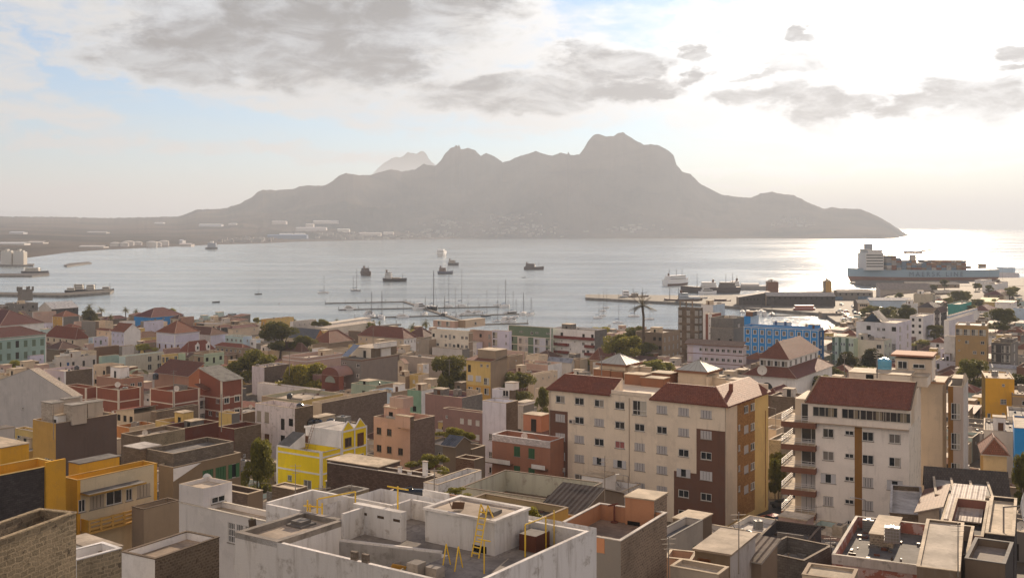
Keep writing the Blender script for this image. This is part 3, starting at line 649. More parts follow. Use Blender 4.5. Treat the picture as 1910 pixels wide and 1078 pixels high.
def vol(bd, name, xl, xc, xr, yb, yt, z=None, A='cream', B=None, kA='plaster', kB='plaster', top='deck', par=0.0, a=None, b=None, parent=None, win=None, cap=None):
    """box part standing on level z of a building (its roof deck if None); yb and yt are the picture rows of the foot and the top of its near corner"""
    z = bd.zd if z is None else z
    p = at_z(xc, yb, z); h = (yb - yt) * p.y / F; _, aa, bb = frame_px(xl, xc, xr, p.y, bd.ang, .15, .15)
    a = a or aa; b = b or bb; lx, ly, lz = bd.loc(xc, yb, z); m = MB(); mA, mB = mat(kA, A), mat(kB, B or A); tm = mat('concrete', top)
    m.poly([(-a, 0, 0), (0, 0, 0), (0, 0, h), (-a, 0, h)], mA); m.poly([(0, 0, 0), (0, b, 0), (0, b, h), (0, 0, h)], mB); m.poly([(0, b, 0), (-a, b, 0), (-a, b, h), (0, b, h)], mA); m.poly([(-a, b, 0), (-a, 0, 0), (-a, 0, h), (-a, b, h)], mB)
    if par:
        t = .16; x0, x1, y0, y1, zd = -a + t, -t, t, b - t, h - par; cm = mat('concrete', cap or 'sand')
        m.poly([(x0, y0, zd), (x1, y0, zd), (x1, y1, zd), (x0, y1, zd)], tm)
        for q in ([(x0, y0), (x1, y0)], [(x1, y0), (x1, y1)], [(x1, y1), (x0, y1)], [(x0, y1), (x0, y0)]): m.poly([(*q[1], zd), (*q[0], zd), (*q[0], h), (*q[1], h)], mA)
        for bx in ((-a, 0, 0, t), (-a, 0, b - t, b), (-a, -a + t, t, b - t), (-t, 0, t, b - t)): m.poly([(bx[0], bx[2], h), (bx[1], bx[2], h), (bx[1], bx[3], h), (bx[0], bx[3], h)], cm)
    else: m.box(-a - .08, .08, -.08, b + .08, h, h + .1, tm)
    o = m.build(name, bd.o, (lx, ly, lz))
    for w_ in (win or ()):
        face, ch, u, z0 = w_[:4]; w, h2 = (w_[4], w_[5]) if len(w_) > 4 else SIZES.get(ch, (1, 1)); wm, fm = win_meshes(ALIAS.get(ch, ch), w, h2)
        L = a if face == 'A' else b
        lc, rz = ((-a + L * u - w / 2, -.13, z0), 0) if face == 'A' else ((.13, L * u - w / 2, z0), rad(90))
        wo = link('door' if ch in 'dDb' else 'window', wm, o, lc, rz)
        if fm: link('window_frame', fm, wo)
    return o
# ---------------- roof things ----------------
PROTO = {}
def tank_mesh(kind):
    if kind in PROTO: return PROTO[kind]
    b = MB(); l = MB()
    if kind == 'black': 
        c = mat('gloss', (.015, .015, .017)); b.lathe([(0, 0), (.62, 0), (.66, .1), (.63, .3), (.66, .35), (.63, .6), (.66, .65), (.63, .9), (.64, 1.05), (.45, 1.25), (.25, 1.32)], c); l.lathe([(.25, 1.3), (.25, 1.4), (0, 1.42)], c)
    elif kind == 'blue':
        c = mat('gloss', (.10, .30, .42)); b.lathe([(0, 0), (.85, 0), (.9, .1), (.86, .5), (.9, .6), (.86, 1.0), (.9, 1.1), (.88, 1.7), (.6, 1.95), (.25, 2.0)], c); l.lathe([(.25, 2.0), (.25, 2.1), (0, 2.12)], c)
    elif kind == 'cage':
        c = mat('paint', (.30, .29, .26)); b.box(-.5, .5, -.45, .45, .12, 1.08, c); b.box(-.15, .15, -.15, .15, 1.08, 1.15, mat('gloss', (.05, .05, .05)))
        g = mat('metal', (.35, .35, .36))
        for z in (.15, .38, .62, .85, 1.08):
            l.box(-.54, .54, -.49, -.47, z, z + .025, g); l.box(.52, .54, -.47, .49, z, z + .025, g); l.box(-.54, -.52, -.47, .49, z, z + .025, g); l.box(-.52, .52, .47, .49, z, z + .025, g)
        for i in range(6):
            x = -.54 + i * .212; l.box(x, x + .02, -.51, -.49, .0, 1.1, g); y = -.47 + i * .186; l.box(.54, .56, y, y + .02, .0, 1.1, g)
        l.box(-.55, .55, -.5, .5, 0, .12, mat('metal', (.25, .22, .2)))
    elif kind == 'dish':
        c = mat('paint', (.6, .58, .55)); s = MB()
        for i in range(16):
            for j in range(3):
                q = []
                for (jj, ii) in ((j, i), (j, i + 1), (j + 1, i + 1), (j + 1, i)):
                    r = .6 * jj / 3; t_ = 2 * math.pi * ii / 16; q.append((r * math.cos(t_), -.75 + r * r * -.35 + .12 - r * .3 * 0, 1.15 + r * math.sin(t_)))
                b.poly(q if j else [q[0]] + q[2:], c)
        l.tube((0, 0, 0), (0, 0, 1.05), .035, .035, mat('metal', 'grey')); l.tube((0, 0, 1.0), (0, -.66, 1.15), .03, .03, mat('metal', 'grey')); l.tube((0, -.72, .7), (0, -1.25, 1.1), .015, .015, mat('metal', 'grey')); l.box(-.05, .05, -1.3, -1.2, 1.05, 1.15, mat('metal', 'grey'))
    elif kind == 'antenna':
        g = mat('metal', (.20, .17, .15)); b.tube((0, 0, 0), (0, 0, 3.6), .035, .022, g)
        l.tube((-.8, 0, 3.3), (.8, 0, 3.3), .018, .018, g, 4)
        for i in range(7): l.tube((-.75 + i * .25, -.32, 3.3), (-.75 + i * .25, .32, 3.3), .01, .01, g, 4)
    PROTO[kind] = (b.mesh('tank'), l.mesh('lid')); return PROTO[kind]
TK = {'black': ('water_tank', 'water tank', 'black plastic water tank', 'lid'), 'blue': ('water_tank', 'water tank', 'blue plastic water tank', 'lid'), 'cage': ('caged_tank', 'water tank', 'white caged plastic tank', 'cage'),
      'dish': ('satellite_dish', 'satellite dish', 'satellite dish', 'mount'), 'antenna': ('roof_antenna', 'antenna', 'thin aerial', 'aerial_arm')}
def roof_thing(kind, p, rz, where, sc=1.0, group=None):
    nm, cat, desc, part = TK[kind]; a, l = tank_mesh(kind)
    o = link(nm, a, None, p, rz); o.scale = (sc, sc, sc); lb = desc + ' ' + where
    tag(o, ' '.join(lb.split()[:16]), cat, group); link(part, l, o); return o
ROOFTHINGS = []
def roof_clutter(bd, n):
    rr = random.Random(bd.label); used = []
    a, b = bd.a, bd.b
    if min(a, b) < 4: return
    zl = bd.zd - bd.zb
    def spot(w, d):
        for _ in range(12):
            x = rr.uniform(-a + .4 + w, -.4); y = rr.uniform(.6, b - .4 - d)
            if x - w < -a or y + d > b: continue
            if all(x < u[0] - .3 or x - w > u[1] + .3 or y + d < u[2] - .3 or y > u[3] + .3 for u in used):
                used.append((x - w, x, y, y + d)); return x, y
    neg = n < 0; n = abs(n)
    if not neg and rr.random() < .55:
        w, d, h = rr.uniform(2, min(4.5, a * .5)), rr.uniform(2, min(4.5, b * .5)), rr.uniform(1.8, 2.8); s = spot(w, d)
        if s:
            m = MB(); kk, cc = rr.choice([('plaster', 'white'), ('plaster', 'cream'), ('block', 'grey'), ('stain', 'pale'), ('block', 'mud'), ('plaster', 'sand'), ('plaster', bd.A), ('stain', bd.A)])
            m.box(s[0] - w, s[0], s[1], s[1] + d, zl, zl + h, mat(kk, cc)); m.box(s[0] - w - .12, s[0] + .12, s[1] - .12, s[1] + d + .12, zl + h, zl + h + .13, mat('concrete', 'sand')); q = m.build('stair_house', bd.o)
            wm, fm = win_meshes(rr.choice('dDxdD'), .9, 1.8); link('door', wm, q, (s[0] - w * .6, s[1] - .13, zl), 0)
    if not neg:
        m = MB()
        for _i in range(7):
            x, y, w = rr.uniform(-a + .6, -.5), rr.uniform(.5, b - .6), rr.uniform(.1, .5); m.box(x - w, x, y, y + rr.uniform(.1, .5), zl + .004, zl + rr.uniform(.05, .4), mat('paint', rr.choice([(.2, .17, .13), (.26, .22, .17), (.12, .09, .07), (.24, .23, .22), (.22, .1, .07), (.08, .14, .22)])))
        m.tube((-a * rr.uniform(.2, .8), b - .3, zl), (-a * .5, b - .3, zl + rr.uniform(.8, 1.6)), .04, .04, mat('paint', 'grey'), 5); m.build('roof_debris', bd.o)
    for _ in range(n):
        k = rr.choice(['wall', 'wall', 'stubs', 'hut', 'black', 'dish', 'antenna', 'cage', 'line', 'hut'] if not neg else ['debris', 'debris', 'debris', 'stubs', 'wall'])
        if k == 'wall':
            L = rr.uniform(1.5, min(5, a * .7)); s = spot(L, .18)
            if s: m = MB(); m.box(s[0] - L, s[0], s[1], s[1] + .16, zl, zl + rr.uniform(.7, 1.7), mat(rr.choice(['block', 'plaster']), rr.choice(['grey', 'sand', 'pale']))); m.build('roof_partition', bd.o)
        elif k == 'hut':
            w, d = rr.uniform(.9, 2.0), rr.uniform(.9, 1.8); s = spot(w, d)
            if s: m = MB(); h = rr.uniform(.7, 1.5); m.box(s[0] - w, s[0], s[1], s[1] + d, zl, zl + h, mat('concrete', rr.choice(['concrete', 'sand', 'pale']))); m.box(s[0] - w * .7, s[0] - w * .3, s[1] + d * .3, s[1] + d * .7, zl + h, zl + h + .12, mat('concrete', 'grey')); m.build('roof_cistern', bd.o)
        elif k == 'debris':
            m = MB()
            for _i in range(9):
                x, y, w, d, q = rr.uniform(-a + .5, -.5), rr.uniform(.5, b - .5), rr.uniform(.1, .9), rr.uniform(.08, .3), rr.uniform(.05, .3); x, w = (x, w) if rr.random() < .5 else (x, d)
                m.box(max(-a + .25, x - w), x, y, min(b - .25, y + rr.uniform(.1, .7)), zl + .004, zl + q, mat('paint', rr.choice([(.2, .17, .13), (.26, .22, .17), (.12, .09, .07), (.24, .23, .22), (.22, .1, .07)])))
            m.build('roof_debris', bd.o)
        elif k == 'stubs':
            m = MB()
            for _i in range(5): x, y = rr.uniform(-a + .1, -.1), rr.choice([.1, b - .1]); m.tube((x, y, zl), (x, y, zl + rr.uniform(1.2, 1.8)), .02, .015, mat('metal', 'brown'), 4)
            m.build('rebar', bd.o)
        elif k == 'line':
            m = MB(); x0, y0 = -a * .8, b * .5; m.tube((x0, y0, zl), (x0, y0, zl + 1.9), .03, .03, mat('metal', 'grey'), 4); m.tube((-a * .2, y0, zl), (-a * .2, y0, zl + 1.9), .03, .03, mat('metal', 'grey'), 4); m.tube((x0, y0, zl + 1.85), (-a * .2, y0, zl + 1.85), .012, .012, mat('metal', 'pale'), 3); m.build('washing_line', bd.o)
        else:
            s = spot(1.4, 1.4)
            if s and len(used) < 9:
                X, Y_ = bd.W2(s[0] - .7, s[1] + .7)
                dup = [q for q in ROOFTHINGS if q[0] == k and q[1] == bd.label]
                if dup: continue
                ROOFTHINGS.append((k, bd.label)); roof_thing(k, (X, Y_, bd.zd), rr.uniform(-.6, .6), 'on ' + bd.label, rr.uniform(.85, 1.15))
def pxwall(bd, name, pix, z, zt_, th, m, topm=None, parent=None):
    """free standing wall along picture points lying on level z (world), up to level zt_"""
    pts = [bd.loc(px, py, z) for px, py in pix]; b = MB()
    for p, q in zip(pts, pts[1:]):
        d = Vector((q[0] - p[0], q[1] - p[1])); d.normalize(); n = Vector((-d.y, d.x)) * th
        b.prism([(p[0], p[1]), (q[0], q[1]), (q[0] + n.x, q[1] + n.y), (p[0] + n.x, p[1] + n.y)], z - bd.zb, zt_ - bd.zb, m, topm)
    return b.build(name, parent or bd.o)
# ================= town, far rows first =================
# --- waterfront, far left
o1 = bld('squat grey stone fort house on the waterfront', 10, 33, 71, 567, 9, 'grey', 'grey', 'mm', 'xx', kA='stone', kB='stone', par=.9, name='fort', cat='fort')
vt = vol(o1, 'tower', 33, 40, 61, 562, 541, A='grey', kA='block', par=.6, z=o1.zt)
mbt = MB(); xs_ = [v.co for v in vt.data.vertices]; xa, yb0, zt0 = min(c.x for c in xs_), max(c.y for c in xs_), max(c.z for c in xs_)
for x, y in ((xa, 0), (0, 0), (0, yb0), (xa, yb0), (xa / 2, 0), (0, yb0 / 2)): mbt.box(x - .5, x + .5, y - .5, y + .5, zt0 - 1, zt0 + 2.0, mat('block', 'grey'))
mbt.build('battlement', vt)
bld('dull grey flat house beside the stone fort', -40, 6, 34, 572, 7, 'grey', 'mud', 'mm', 'mm', clutter=1)
bld('low dark grey shed roofed house before the fort', -50, -5, 28, 586, 5, 'mud', 'mud', 'x', 'xx', roof='hip', tile='tiledark')
bld('long pale sheet metal hall with pitched roof by the pier', 72, 96, 146, 577, 6, 'pale', 'dark', '', 'xxx', roof='gable', ridge='y', tile='metalroof', dk='corr', name='hall', cat='hall')
bld('grey waterside house with small roof huts', 34, 60, 80, 582, 6, 'grey', 'pale', 'mm', 'm', clutter=2)
bld('yellow gabled chapel front with white edges', 18, 58, 64, 597, 6, 'yellow', 'cream', 'm', '', roof='gable', ridge='y', tile='tiledark', corner='white', rh=4.2, name='chapel', cat='chapel')
bld('pink stepped house below the metal hall', 62, 66, 105, 583, 7, 'pink', 'pink', '', 'm.m', clutter=1)
bld('narrow ochre house with white trim and red hip roof', 98, 117, 148, 591, 8.5, 'ochre', 'grey', ['mmm', 'mmm'], '', roof='hip', corner='white', fl=3.4)
bld('faded blue row house between pink and ochre houses', 80, 86, 99, 603, 5.5, 'lilac', 'lilac', 'm', '1.1')
bld('long white building with dark red hip roof', -60, 0, 82, 608, 9, 'white', 'white', '', '', roof='hip', tile=(.17, .06, .05), b=None)
bld('pale cream low house under the palm grove', 150, 176, 197, 592, 5, 'grey', 'cream', 'xx', '1', clutter=1)
bld('dark red hip roofed house near the palms', 190, 200, 236, 596, 4, 'redbrown', 'mud', '', '', roof='hip', tile=(.16, .05, .045))
bld('small white house with blue door near the dark roof', 222, 229, 252, 600, 4.5, 'white', 'white', 'b', 'b.', clutter=0)
bld('long dark red roofed market shed with blue side', 250, 282, 342, 592, 6, 'blue', 'blue', '', 'nnnn', roof='hip', tile=(.18, .055, .05), corner=None)
bld('salmon flat wall house at the beach', 338, 341, 362, 592, 6, 'salmon', 'salmon', '', '', par=.3)
bld('orange tan beach house beside salmon wall', 360, 364, 380, 602, 4, 'tan', 'orange', '', 'x')
bld('low beach house with light sheet metal roof', 366, 381, 416, 608, 4, 'cream', 'cream', '', 'xxx', roof='mono', ridge='X', tile='metalroof', dk='corr')
bld('dark open hut with white posts by the beach', 404, 411, 432, 611, 4, 'dark', 'dark', '', 'xx', roof='hip', tile='redbrown', corner='white')
bld('maroon hip roofed beach house', 425, 434, 482, 613, 4.5, 'cream', 'cream', '', '1.1', roof='hip', tile=(.20, .08, .07))
bld('cream flat beach house by the maroon roof', 415, 440, 480, 606, 4, 'sand', 'sand', '', '', clutter=1)
bld('grey and lilac block by the red roofed shed', 262, 268, 305, 600, 6.5, 'grey', 'lilac', '', 'm', clutter=2)
bld('grey blank wall house above the small red roofs', 152, 178, 179, 600, 9, 'grey', 'mud', '', '')
bld('cream cube house with tiny window', 176, 196, 211, 600, 8, 'cream', 'sand', '', 'm', clutter=1)
bld('small pink cube house before the ochre house', 138, 142, 154, 600, 7, 'pink', 'pink', '', '')
bld('bright red hip roof house next to pink cube', 115, 134, 152, 612, 5.5, 'rust', 'cream', '', '', roof='hip', tile=(.28, .09, .05))
bld('two storey cream house with red hip roof and arched windows', 180, 204, 212, 617, 8, 'cream', 'cream', '11', '1', roof='hip')
bld('lilac gabled house with small dormers', 208, 232, 262, 620, 8.5, 'lilac', 'white', ['111', '111'], '', roof='gable', ridge='x', corner='white', rh=3.6)
hz2 = bld('large lilac mansion with dormered red roof', 292, 326, 372, 622, 10.5, 'lilac', 'lilac', ['..', 'DDD'], ['...', 'D.DD'], roof='hip', corner='white', fl=3.6, rh=5, band='white')
bld('brown roofed house with ornate yellow wall', 243, 261, 304, 630, 4.8, 'yellow', 'yellow', '', 'm', roof='hip', tile=(.19, .09, .05))
bld('long pale lilac hall with brown hip roof', 330, 393, 425, 625, 8.5, 'pale', 'lilac', 'mmm', '', roof='hip', tile=(.18, .085, .055), name='hall', cat='hall')
bld('white flat house with blue tinted windows', 420, 453, 470, 628, 8, 'aqua', 'paleblue', ['gggg', 'g.g'], ['1', '1'], clutter=1, par=.4)
bld('small white annex by the blue window house', 462, 478, 486, 634, 6.5, 'white', 'paleblue', 'g', '', par=.3, clutter=1)
bld('long tan house with rust tiled roof and many windows', 402, 452, 466, 649, 7.5, 'tan', 'tan', ['gggggg', 'gggggg'], 'g', roof='hip', tile=(.30, .10, .06))
rd = bld('red hip roofed hall with two white dormers and balustrade', 334, 350, 400, 657, 5.5, 'rose', 'rose', '', '', roof='hip', tile=(.27, .085, .055), corner='white', rh=4, name='hall', cat='hall')
for k in (.35, .75):
    m = MB(); y = rd.b * k; m.box(-.2, .35, y - .9, y + .9, rd.H, rd.H + 2.6, mat('plaster', 'white')); m.poly([(.36, y - .9, rd.H + 2.6), (.36, y + .9, rd.H + 2.6), (.36, y, rd.H + 3.8)], mat('plaster', 'white')); m.box(.36, .4, y - .4, y + .4, rd.H + .8, rd.H + 2, mat('glass')); m.build('dormer', rd.o)
bld('salmon pink blank house before the dormered hall', 305, 310, 336, 651, 8, 'rose', 'rose', '', '', par=.3)
bld('pale green balcony house below the dormered hall', 362, 380, 418, 660, 9.5, 'tan', 'greenlt', ['x', 'x'], ['xdx', 'x.x'], band='mint', clutter=1)
bld('small lemon yellow house with one dark window', 448, 456, 478, 655, 6, 'yellow', 'yellow', 'm', 'm', roof='hip', tile='tiledark', rh=1)
bld('low house with long tan roof by the balcony house', 418, 424, 440, 662, 5, 'salmon', 'tan', '', 'x', roof='hip', tile=(.30, .20, .14))
bld('ornate white arcaded front by the big red roof', 165, 174, 202, 630, 6, 'paleblue', 'lilac', '1', '1u1', corner='white', par=.3)
bld('wide red tiled roof hall behind the pale green palace', 84, 141, 166, 633, 5.5, 'cream', 'cream', 'xxxxx', '', roof='hip', tile=(.24, .07, .04), rh=5, name='hall', cat='hall')
bld('pink brown house with small red roof behind the hall', 106, 146, 158, 618, 7, 'rust', 'rust', '', '', roof='hip', tile=(.20, .07, .05))
pal = bld('pale green two storey palace with tall dark shutters', -60, -24, 86, 632, 13.5, 'teal', 'teal', ['uu', 'uu'], ['uuuduuu', 'uuuduuu'], roof='hip', tile=(.15, .055, .045), corner='white', fl=4.4, band=('white', (0,)), rh=3.2, name='palace', cat='palace', wsz={'u': (1.5, 2.5), 'd': (1.4, 2.6)})
bld('dull brown roofed house under the wide red roof', 84, 110, 150, 652, 5, 'mud', 'brown', '', 'x', roof='hip', tile=(.15, .08, .06))
bld('brown plastered flat wall house', 176, 182, 222, 648, 6.5, 'brown', (.22, .13, .08), '', '', par=.3, clutter=1)
bld('teal green low wall house', 185, 190, 222, 665, 6, 'teal', 'teal', '', '', clutter=1)
bld('white cluttered house with striped awnings', 112, 124, 143, 660, 7, 'white', 'white', '1', 'mm', clutter=2)
bld('grey brown patio house with two green doors', 104, 122, 180, 668, 7, 'pale', 'pale', 'd', 'bd.d.d', clutter=3)
bld('cream low house with chimney huts', 150, 160, 180, 656, 6, 'sand', 'sand', '', '', clutter=2)
bld('blue railed roof terrace house by the palace', 52, 56, 82, 664, 6, 'lilac', 'lilac', '', 'mm', clutter=0)
bld('grey house with slate cistern by the green tree', 222, 228, 250, 646, 6.5, 'grey', 'pale', '', '', clutter=3)
bld('ornate pinkish house behind the lime green tree', 262, 268, 308, 640, 6, 'yellow', 'tan', '', 'mmm', roof='hip', tile=(.22, .09, .06))
bld('large worn pale green house with sloping parapet', 222, 234, 306, 665, 8.5, 'aqua', (.45, .44, .38), '', ['..gg', '..gg'], kB='stain', clutter=3, wsz={'g': (1.7, 2.0)})
bld('lime cream house with two dark tall windows', 303, 308, 332, 662, 9, 'yellow', 'yellow', 'g', ['g.g', 'g.g'], wsz={'g': (1.3, 2.0)}, band='cream')
bld('pale green narrow blank house', 328, 333, 346, 660, 9, 'greenlt', 'greenlt', '', '', clutter=1)
bld('dull pink pitched house by the green balconies', 346, 352, 372, 668, 7, 'mud', 'tan', '', 'm', roof='gable', ridge='x', tile='tiledark')
bld('rusty sheet roof patio house', 384, 396, 428, 690, 5, 'rust', 'tan', '', 'x', roof='mono', tile=(.28, .09, .05), rh=.8)
# --- left middle
bld('pinkish white front of long bare block house', 82, 121, 174, 693, 10, (.52, .44, .46), 'mud', ['GG', 'GG'], '', kB='block', corner='white', fl=3.3, clutter=1, b=None)
bld('cream cube house with grey block side', 174, 198, 232, 683, 10, 'cream', 'mud', ['1.x', 'x.x'], '', kB='block')
ar = bld('low vaulted house with pale green arch', 230, 236, 292, 703, 6, 'white', 'pale', '', '', kB='stain', par=.2)
m = MB(); N = 14
for i in range(N):
    a0, a1 = math.pi * i / N, math.pi * (i + 1) / N; f = lambda t, x: (x, ar.b * .42 + ar.b * .30 * math.cos(t), ar.H + 1.9 * math.sin(t))
    m.poly([f(a0, -ar.a), f(a0, 0.2), f(a1, .2), f(a1, -ar.a)], mat('paint', (.34, .36, .22)))
m.build('vault', ar.o)
bld('white walled patio with long sunlit parapet', 200, 222, 272, 702, 5.5, 'rust', 'salmon', 'xx', '', par=.4, clutter=1)
orr = bld('large orange red house with brown pitched roof', 288, 352, 380, 703, 9.5, 'salmon', (.52, .20, .10), '', '', roof='mono', ridge='x', rh=3.4, tile=(.20, .085, .06), fl=3)
roof_thing('black', (orr.W2(-11, -3)[0], orr.W2(-11, -3)[1], orr.zt - 1.2), 0, 'lying before the large orange red house', 1.3)
# red brick building with white trims
BR = dict(A='brick', B='brick', corner='ivory', fl=3.1, hid=.5)
bld('brick red hall with grey corrugated roof and white trims', 372, 413, 452, 712, 13, wa=['....', '..g', '.gg'], wb=['..', 'ee', 'ee', 'ee'], roof='mono', ridge='Y', rh=2.6, tile=(.23, .22, .20), dk='corr', band=('ivory', (1, 2, 3)), wsz={'e': (1.5, 1.5)}, **{k: v for k, v in BR.items()})
bld('brick red corner house with white bands and windows', 280, 324, 371, 731, 11.5, wa=['', 'e.e', 'eee'], wb=['', '.ee.', 'eee'], band=('ivory', (.62, 1.65)), top=.7, clutter=2, par=.9, name='house', **BR)
bld('brick red stepped house with white pilasters', 180, 221, 262, 728, 11, wa=['', 'ew', 'ee'], wb=['', 'ww.', 'eee'], band=('ivory', (.62, 1.65)), top=.7, clutter=2, **BR)
bld('brick red end house half behind the tank roof', 122, 160, 182, 724, 11, wa=['', '..e'], wb=['', 'g'], band=('ivory', (.62,)), **BR)
bld('small red upper house with three windows in the brick row', 180, 226, 268, 707, 11.8, A='salmon', B='salmon', wa=['..g', ''], wb=['ggg', ''], clutter=1, par=.5)
bc = bld('white balcony bay between two brick red houses', 360, 372, 414, 742, 9, A='white', B='white', wb=['GGG', 'kk.', 'kk'], wa='', par=.3, fl=3.0, top=.2)
m = MB(); m.poly([(-1.5, -.4, bc.H + 3.2), (2.2, -.4, bc.H + 2.2), (2.2, bc.b, bc.H + 2.2), (-1.5, bc.b, bc.H + 3.2)], mat('tile', (.22, .10, .07))); m.poly([(-1.5, -.4, bc.H + 3.1), (2.2, -.4, bc.H + 2.1), (2.2, bc.b, bc.H + 2.1), (-1.5, bc.b, bc.H + 3.1)], mat('paint', (.5, .3, .2))); m.build('awning', bc.o)
bld('white gabled barn like house with pale stained end wall', -20, 137, 150, 741, 13.5, (.47, .44, .42), 'pale', ['', '..m...'], '', roof='gable', ridge='y', tile='deck', dk='concrete', kA='plaster', rh=4.4, ov=.05, ca=None)
bld('small stained roof house above the white gable', -10, 20, 66, 702, 9, 'sand', 'sand', '', '', clutter=2)
bld('pink cottage with small orange tiled porch roof', 216, 250, 290, 772, 7, 'sand', 'sand', 'xxx', '', roof='mono', ridge='y', rh=1.2, tile=(.34, .11, .06), ov=.6)
bld('cream patio walls below the orange porch', 216, 241, 290, 798, 6, 'orange', 'sand', '', 'x', clutter=1)
bld('rough stone wall yard by the brick corner house', 289, 292, 370, 768, 8, 'mud', 'mud', '', '', kA='stone', kB='stone', par=.5)
bld('small house with magenta wall and yellow parapet', 290, 333, 378, 791, 8, 'yellow', 'yellow', '', '', clutter=2, deck=(.40, .16, .20))
bld('long dark red terrace wall house', 300, 336, 410, 800, 8, 'redbrown', 'redbrown', '', '', clutter=1, deck='brown', par=1.6)
bld('dark red and bare block house behind the trees', 408, 437, 487, 800, 10, 'redbrown', 'mud', '', ['', '.m..'], kB='block', deck='brown', par=1.2)
bld('cream box house between the dark red walls', 408, 432, 446, 772, 11, 'yellow', 'grey', '', '', par=.3)
bld('stone roof yard with pale slab roof', 226, 262, 345, 815, 9, 'mud', 'stone', '', '', kA='rubble', kB='rubble', par=.7, clutter=1)
# --- centre left, far
ylw = bld('long yellow customs house with tall windows', 487, 497, 548, 596, 7.5, 'ochre', 'yellow', '1', ['m.mmm'], par=.5, name='house')
bld('white annex of the waterfront house with tall windows', 541, 546, 590, 600, 6, 'white', (.5, .46, .42), '', '11111', par=.4)
bld('white sailcloth roofed restaurant by the water', 588, 604, 692, 606, 4, 'white', 'white', '', 'xxxxxx', roof='mono', ridge='x', rh=1.2, tile='ivory', dk='concrete', name='restaurant', cat='restaurant')
bld('low white terrace roof behind the brown hip roof', 588, 612, 700, 613, 4, 'ivory', 'ivory', '', '', roof='mono', ridge='x', rh=.8, tile=(.5, .42, .34), dk='concrete')
bld('peach gable house with slate roof', 525, 588, 606, 634, 5, 'sand', 'orange', '', 'm', roof='gable', ridge='x', tile='slate', rh=4.5)
bld('broad orange brown hip roofed house with white ridge', 583, 614, 660, 640, 5, 'tan', 'tan', '', '', roof='hip', tile=(.26, .10, .06), rh=5)
bld('narrow dull grey house behind the hip roofs', 650, 668, 672, 618, 8, 'mud', 'mud', '', '', par=.2)
bld('long red brown hip roofed villa with cream arcade', 668, 753, 777, 632, 6.5, 'cream', 'white', ['11.1..11'], ['1111'], roof='hip', tile=(.24, .09, .06), rh=4.5, name='villa', cat='villa')
bld('dark brown roof house half hidden by a hedge', 758, 790, 812, 629, 5.5, 'tan', 'tan', '', '', roof='hip', tile=(.17, .08, .06), rh=4)
bld('brown hip roof with white ridge near the acacia', 510, 563, 576, 657, 5, 'sand', 'sand', '', '', roof='hip', tile=(.19, .10, .08), rh=3.5)
bld('low grey roof house left of the brown hip roof', 478, 494, 506, 642, 5, 'grey', 'pale', '', 'x', clutter=2)
bld('low cream flat house beside the brown hip roof', 478, 500, 520, 655, 4.5, 'sand', 'cream', '', '', clutter=1)
wb_ = bld('white rooftop house beside the balustraded terrace', 582, 594, 612, 651, 8, 'white', 'tan', '', 'xdx', par=.3)
bld('sand coloured low house with open porch', 610, 622, 650, 652, 6.5, 'tan', 'sand', '', 'x.x', clutter=1)
bld('yellow cream low house with small windows behind grey block', 650, 664, 690, 644, 7, 'yellow', 'sand', '', 'mm', clutter=1)
bal = bld('pink house with white balustraded roof terrace', 527, 571, 640, 668, 8.5, 'pink', 'pink', ['', '1.1'], ['', '1.1.1'], band=('white', (0,)), par=1.2, cap='white')
gb = bld('tall grey apartment block with bare blind side wall', 636, 674, 742, 671, 13.5, 'grey', (.30, .25, .22), ['n.g', 'g.g', 'g.g'], '', kB='plaster', band=('rust', (0,)), par=.3, deck='grey')
vol(gb, 'roof_house', 654, 692, 740, 668, 650, A='ivory', kA='plaster', B='mud', win=[('A', 'd', .7, 0)])
vol(gb, 'upper_storey', 697, 703, 740, 650, 641, z=gb.zd + 3.0, A='white')
m = MB(); m.poly([(-gb.a * .95, -.2, gb.H + .6), (-gb.a * .62, -.2, gb.H + .6), (-gb.a * .62, 5, gb.H + 3.6), (-gb.a * .95, 5, gb.H + 3.6)], mat('gloss', (.18, .20, .24))); m.build('glass_roof', gb.o)
bld('white pair of cubes behind the grey apartment block', 683, 700, 730, 645, 10.5, 'white', (.5, .48, .5), 'd', '', clutter=1)
bld('small cream gabled house with red roof and brown door', 740, 754, 758, 679, 7.5, 'cream', 'cream', 'D', '', roof='gable', ridge='y', tile=(.30, .12, .07), rh=1.6)
bld('white blue walled patio house', 762, 795, 806, 668, 7, 'paleblue', 'pale', ['gD.'], '', clutter=1)
bld('small sunlit cream hut house with metal roof', 778, 789, 800, 680, 6.5, 'cream', 'white', 'w', 'm', par=.1, clutter=0)
bld('cream yellow low house facing a lane', 764, 780, 800, 700, 5.5, 'yellow', 'cream', 'w', '', clutter=1)
bld('low cream house with stair wall', 738, 756, 774, 702, 5, 'cream', 'tan', '', '', clutter=2)
bld('long curved pale wall building with cistern huts', 745, 858, 884, 673, 7.5, (.42, .34, .28), 'pale', '', '', par=.6, clutter=3)
bld('weathered concrete house with outside stairs', 776, 800, 818, 634, 12, (.36, .30, .24), (.38, .30, .23), ['m..', 'm..', 'm'], '', par=.4)
bld('bright white modern house with small square windows', 846, 889, 900, 639, 9, 'white', 'lilac', ['...m.', 'm..mm', 'm'], '', par=.5)
bld('row of grey cistern walls below the white modern house', 806, 862, 876, 652, 9, 'pale', 'grey', ['', ''], '', clutter=2, par=.4)
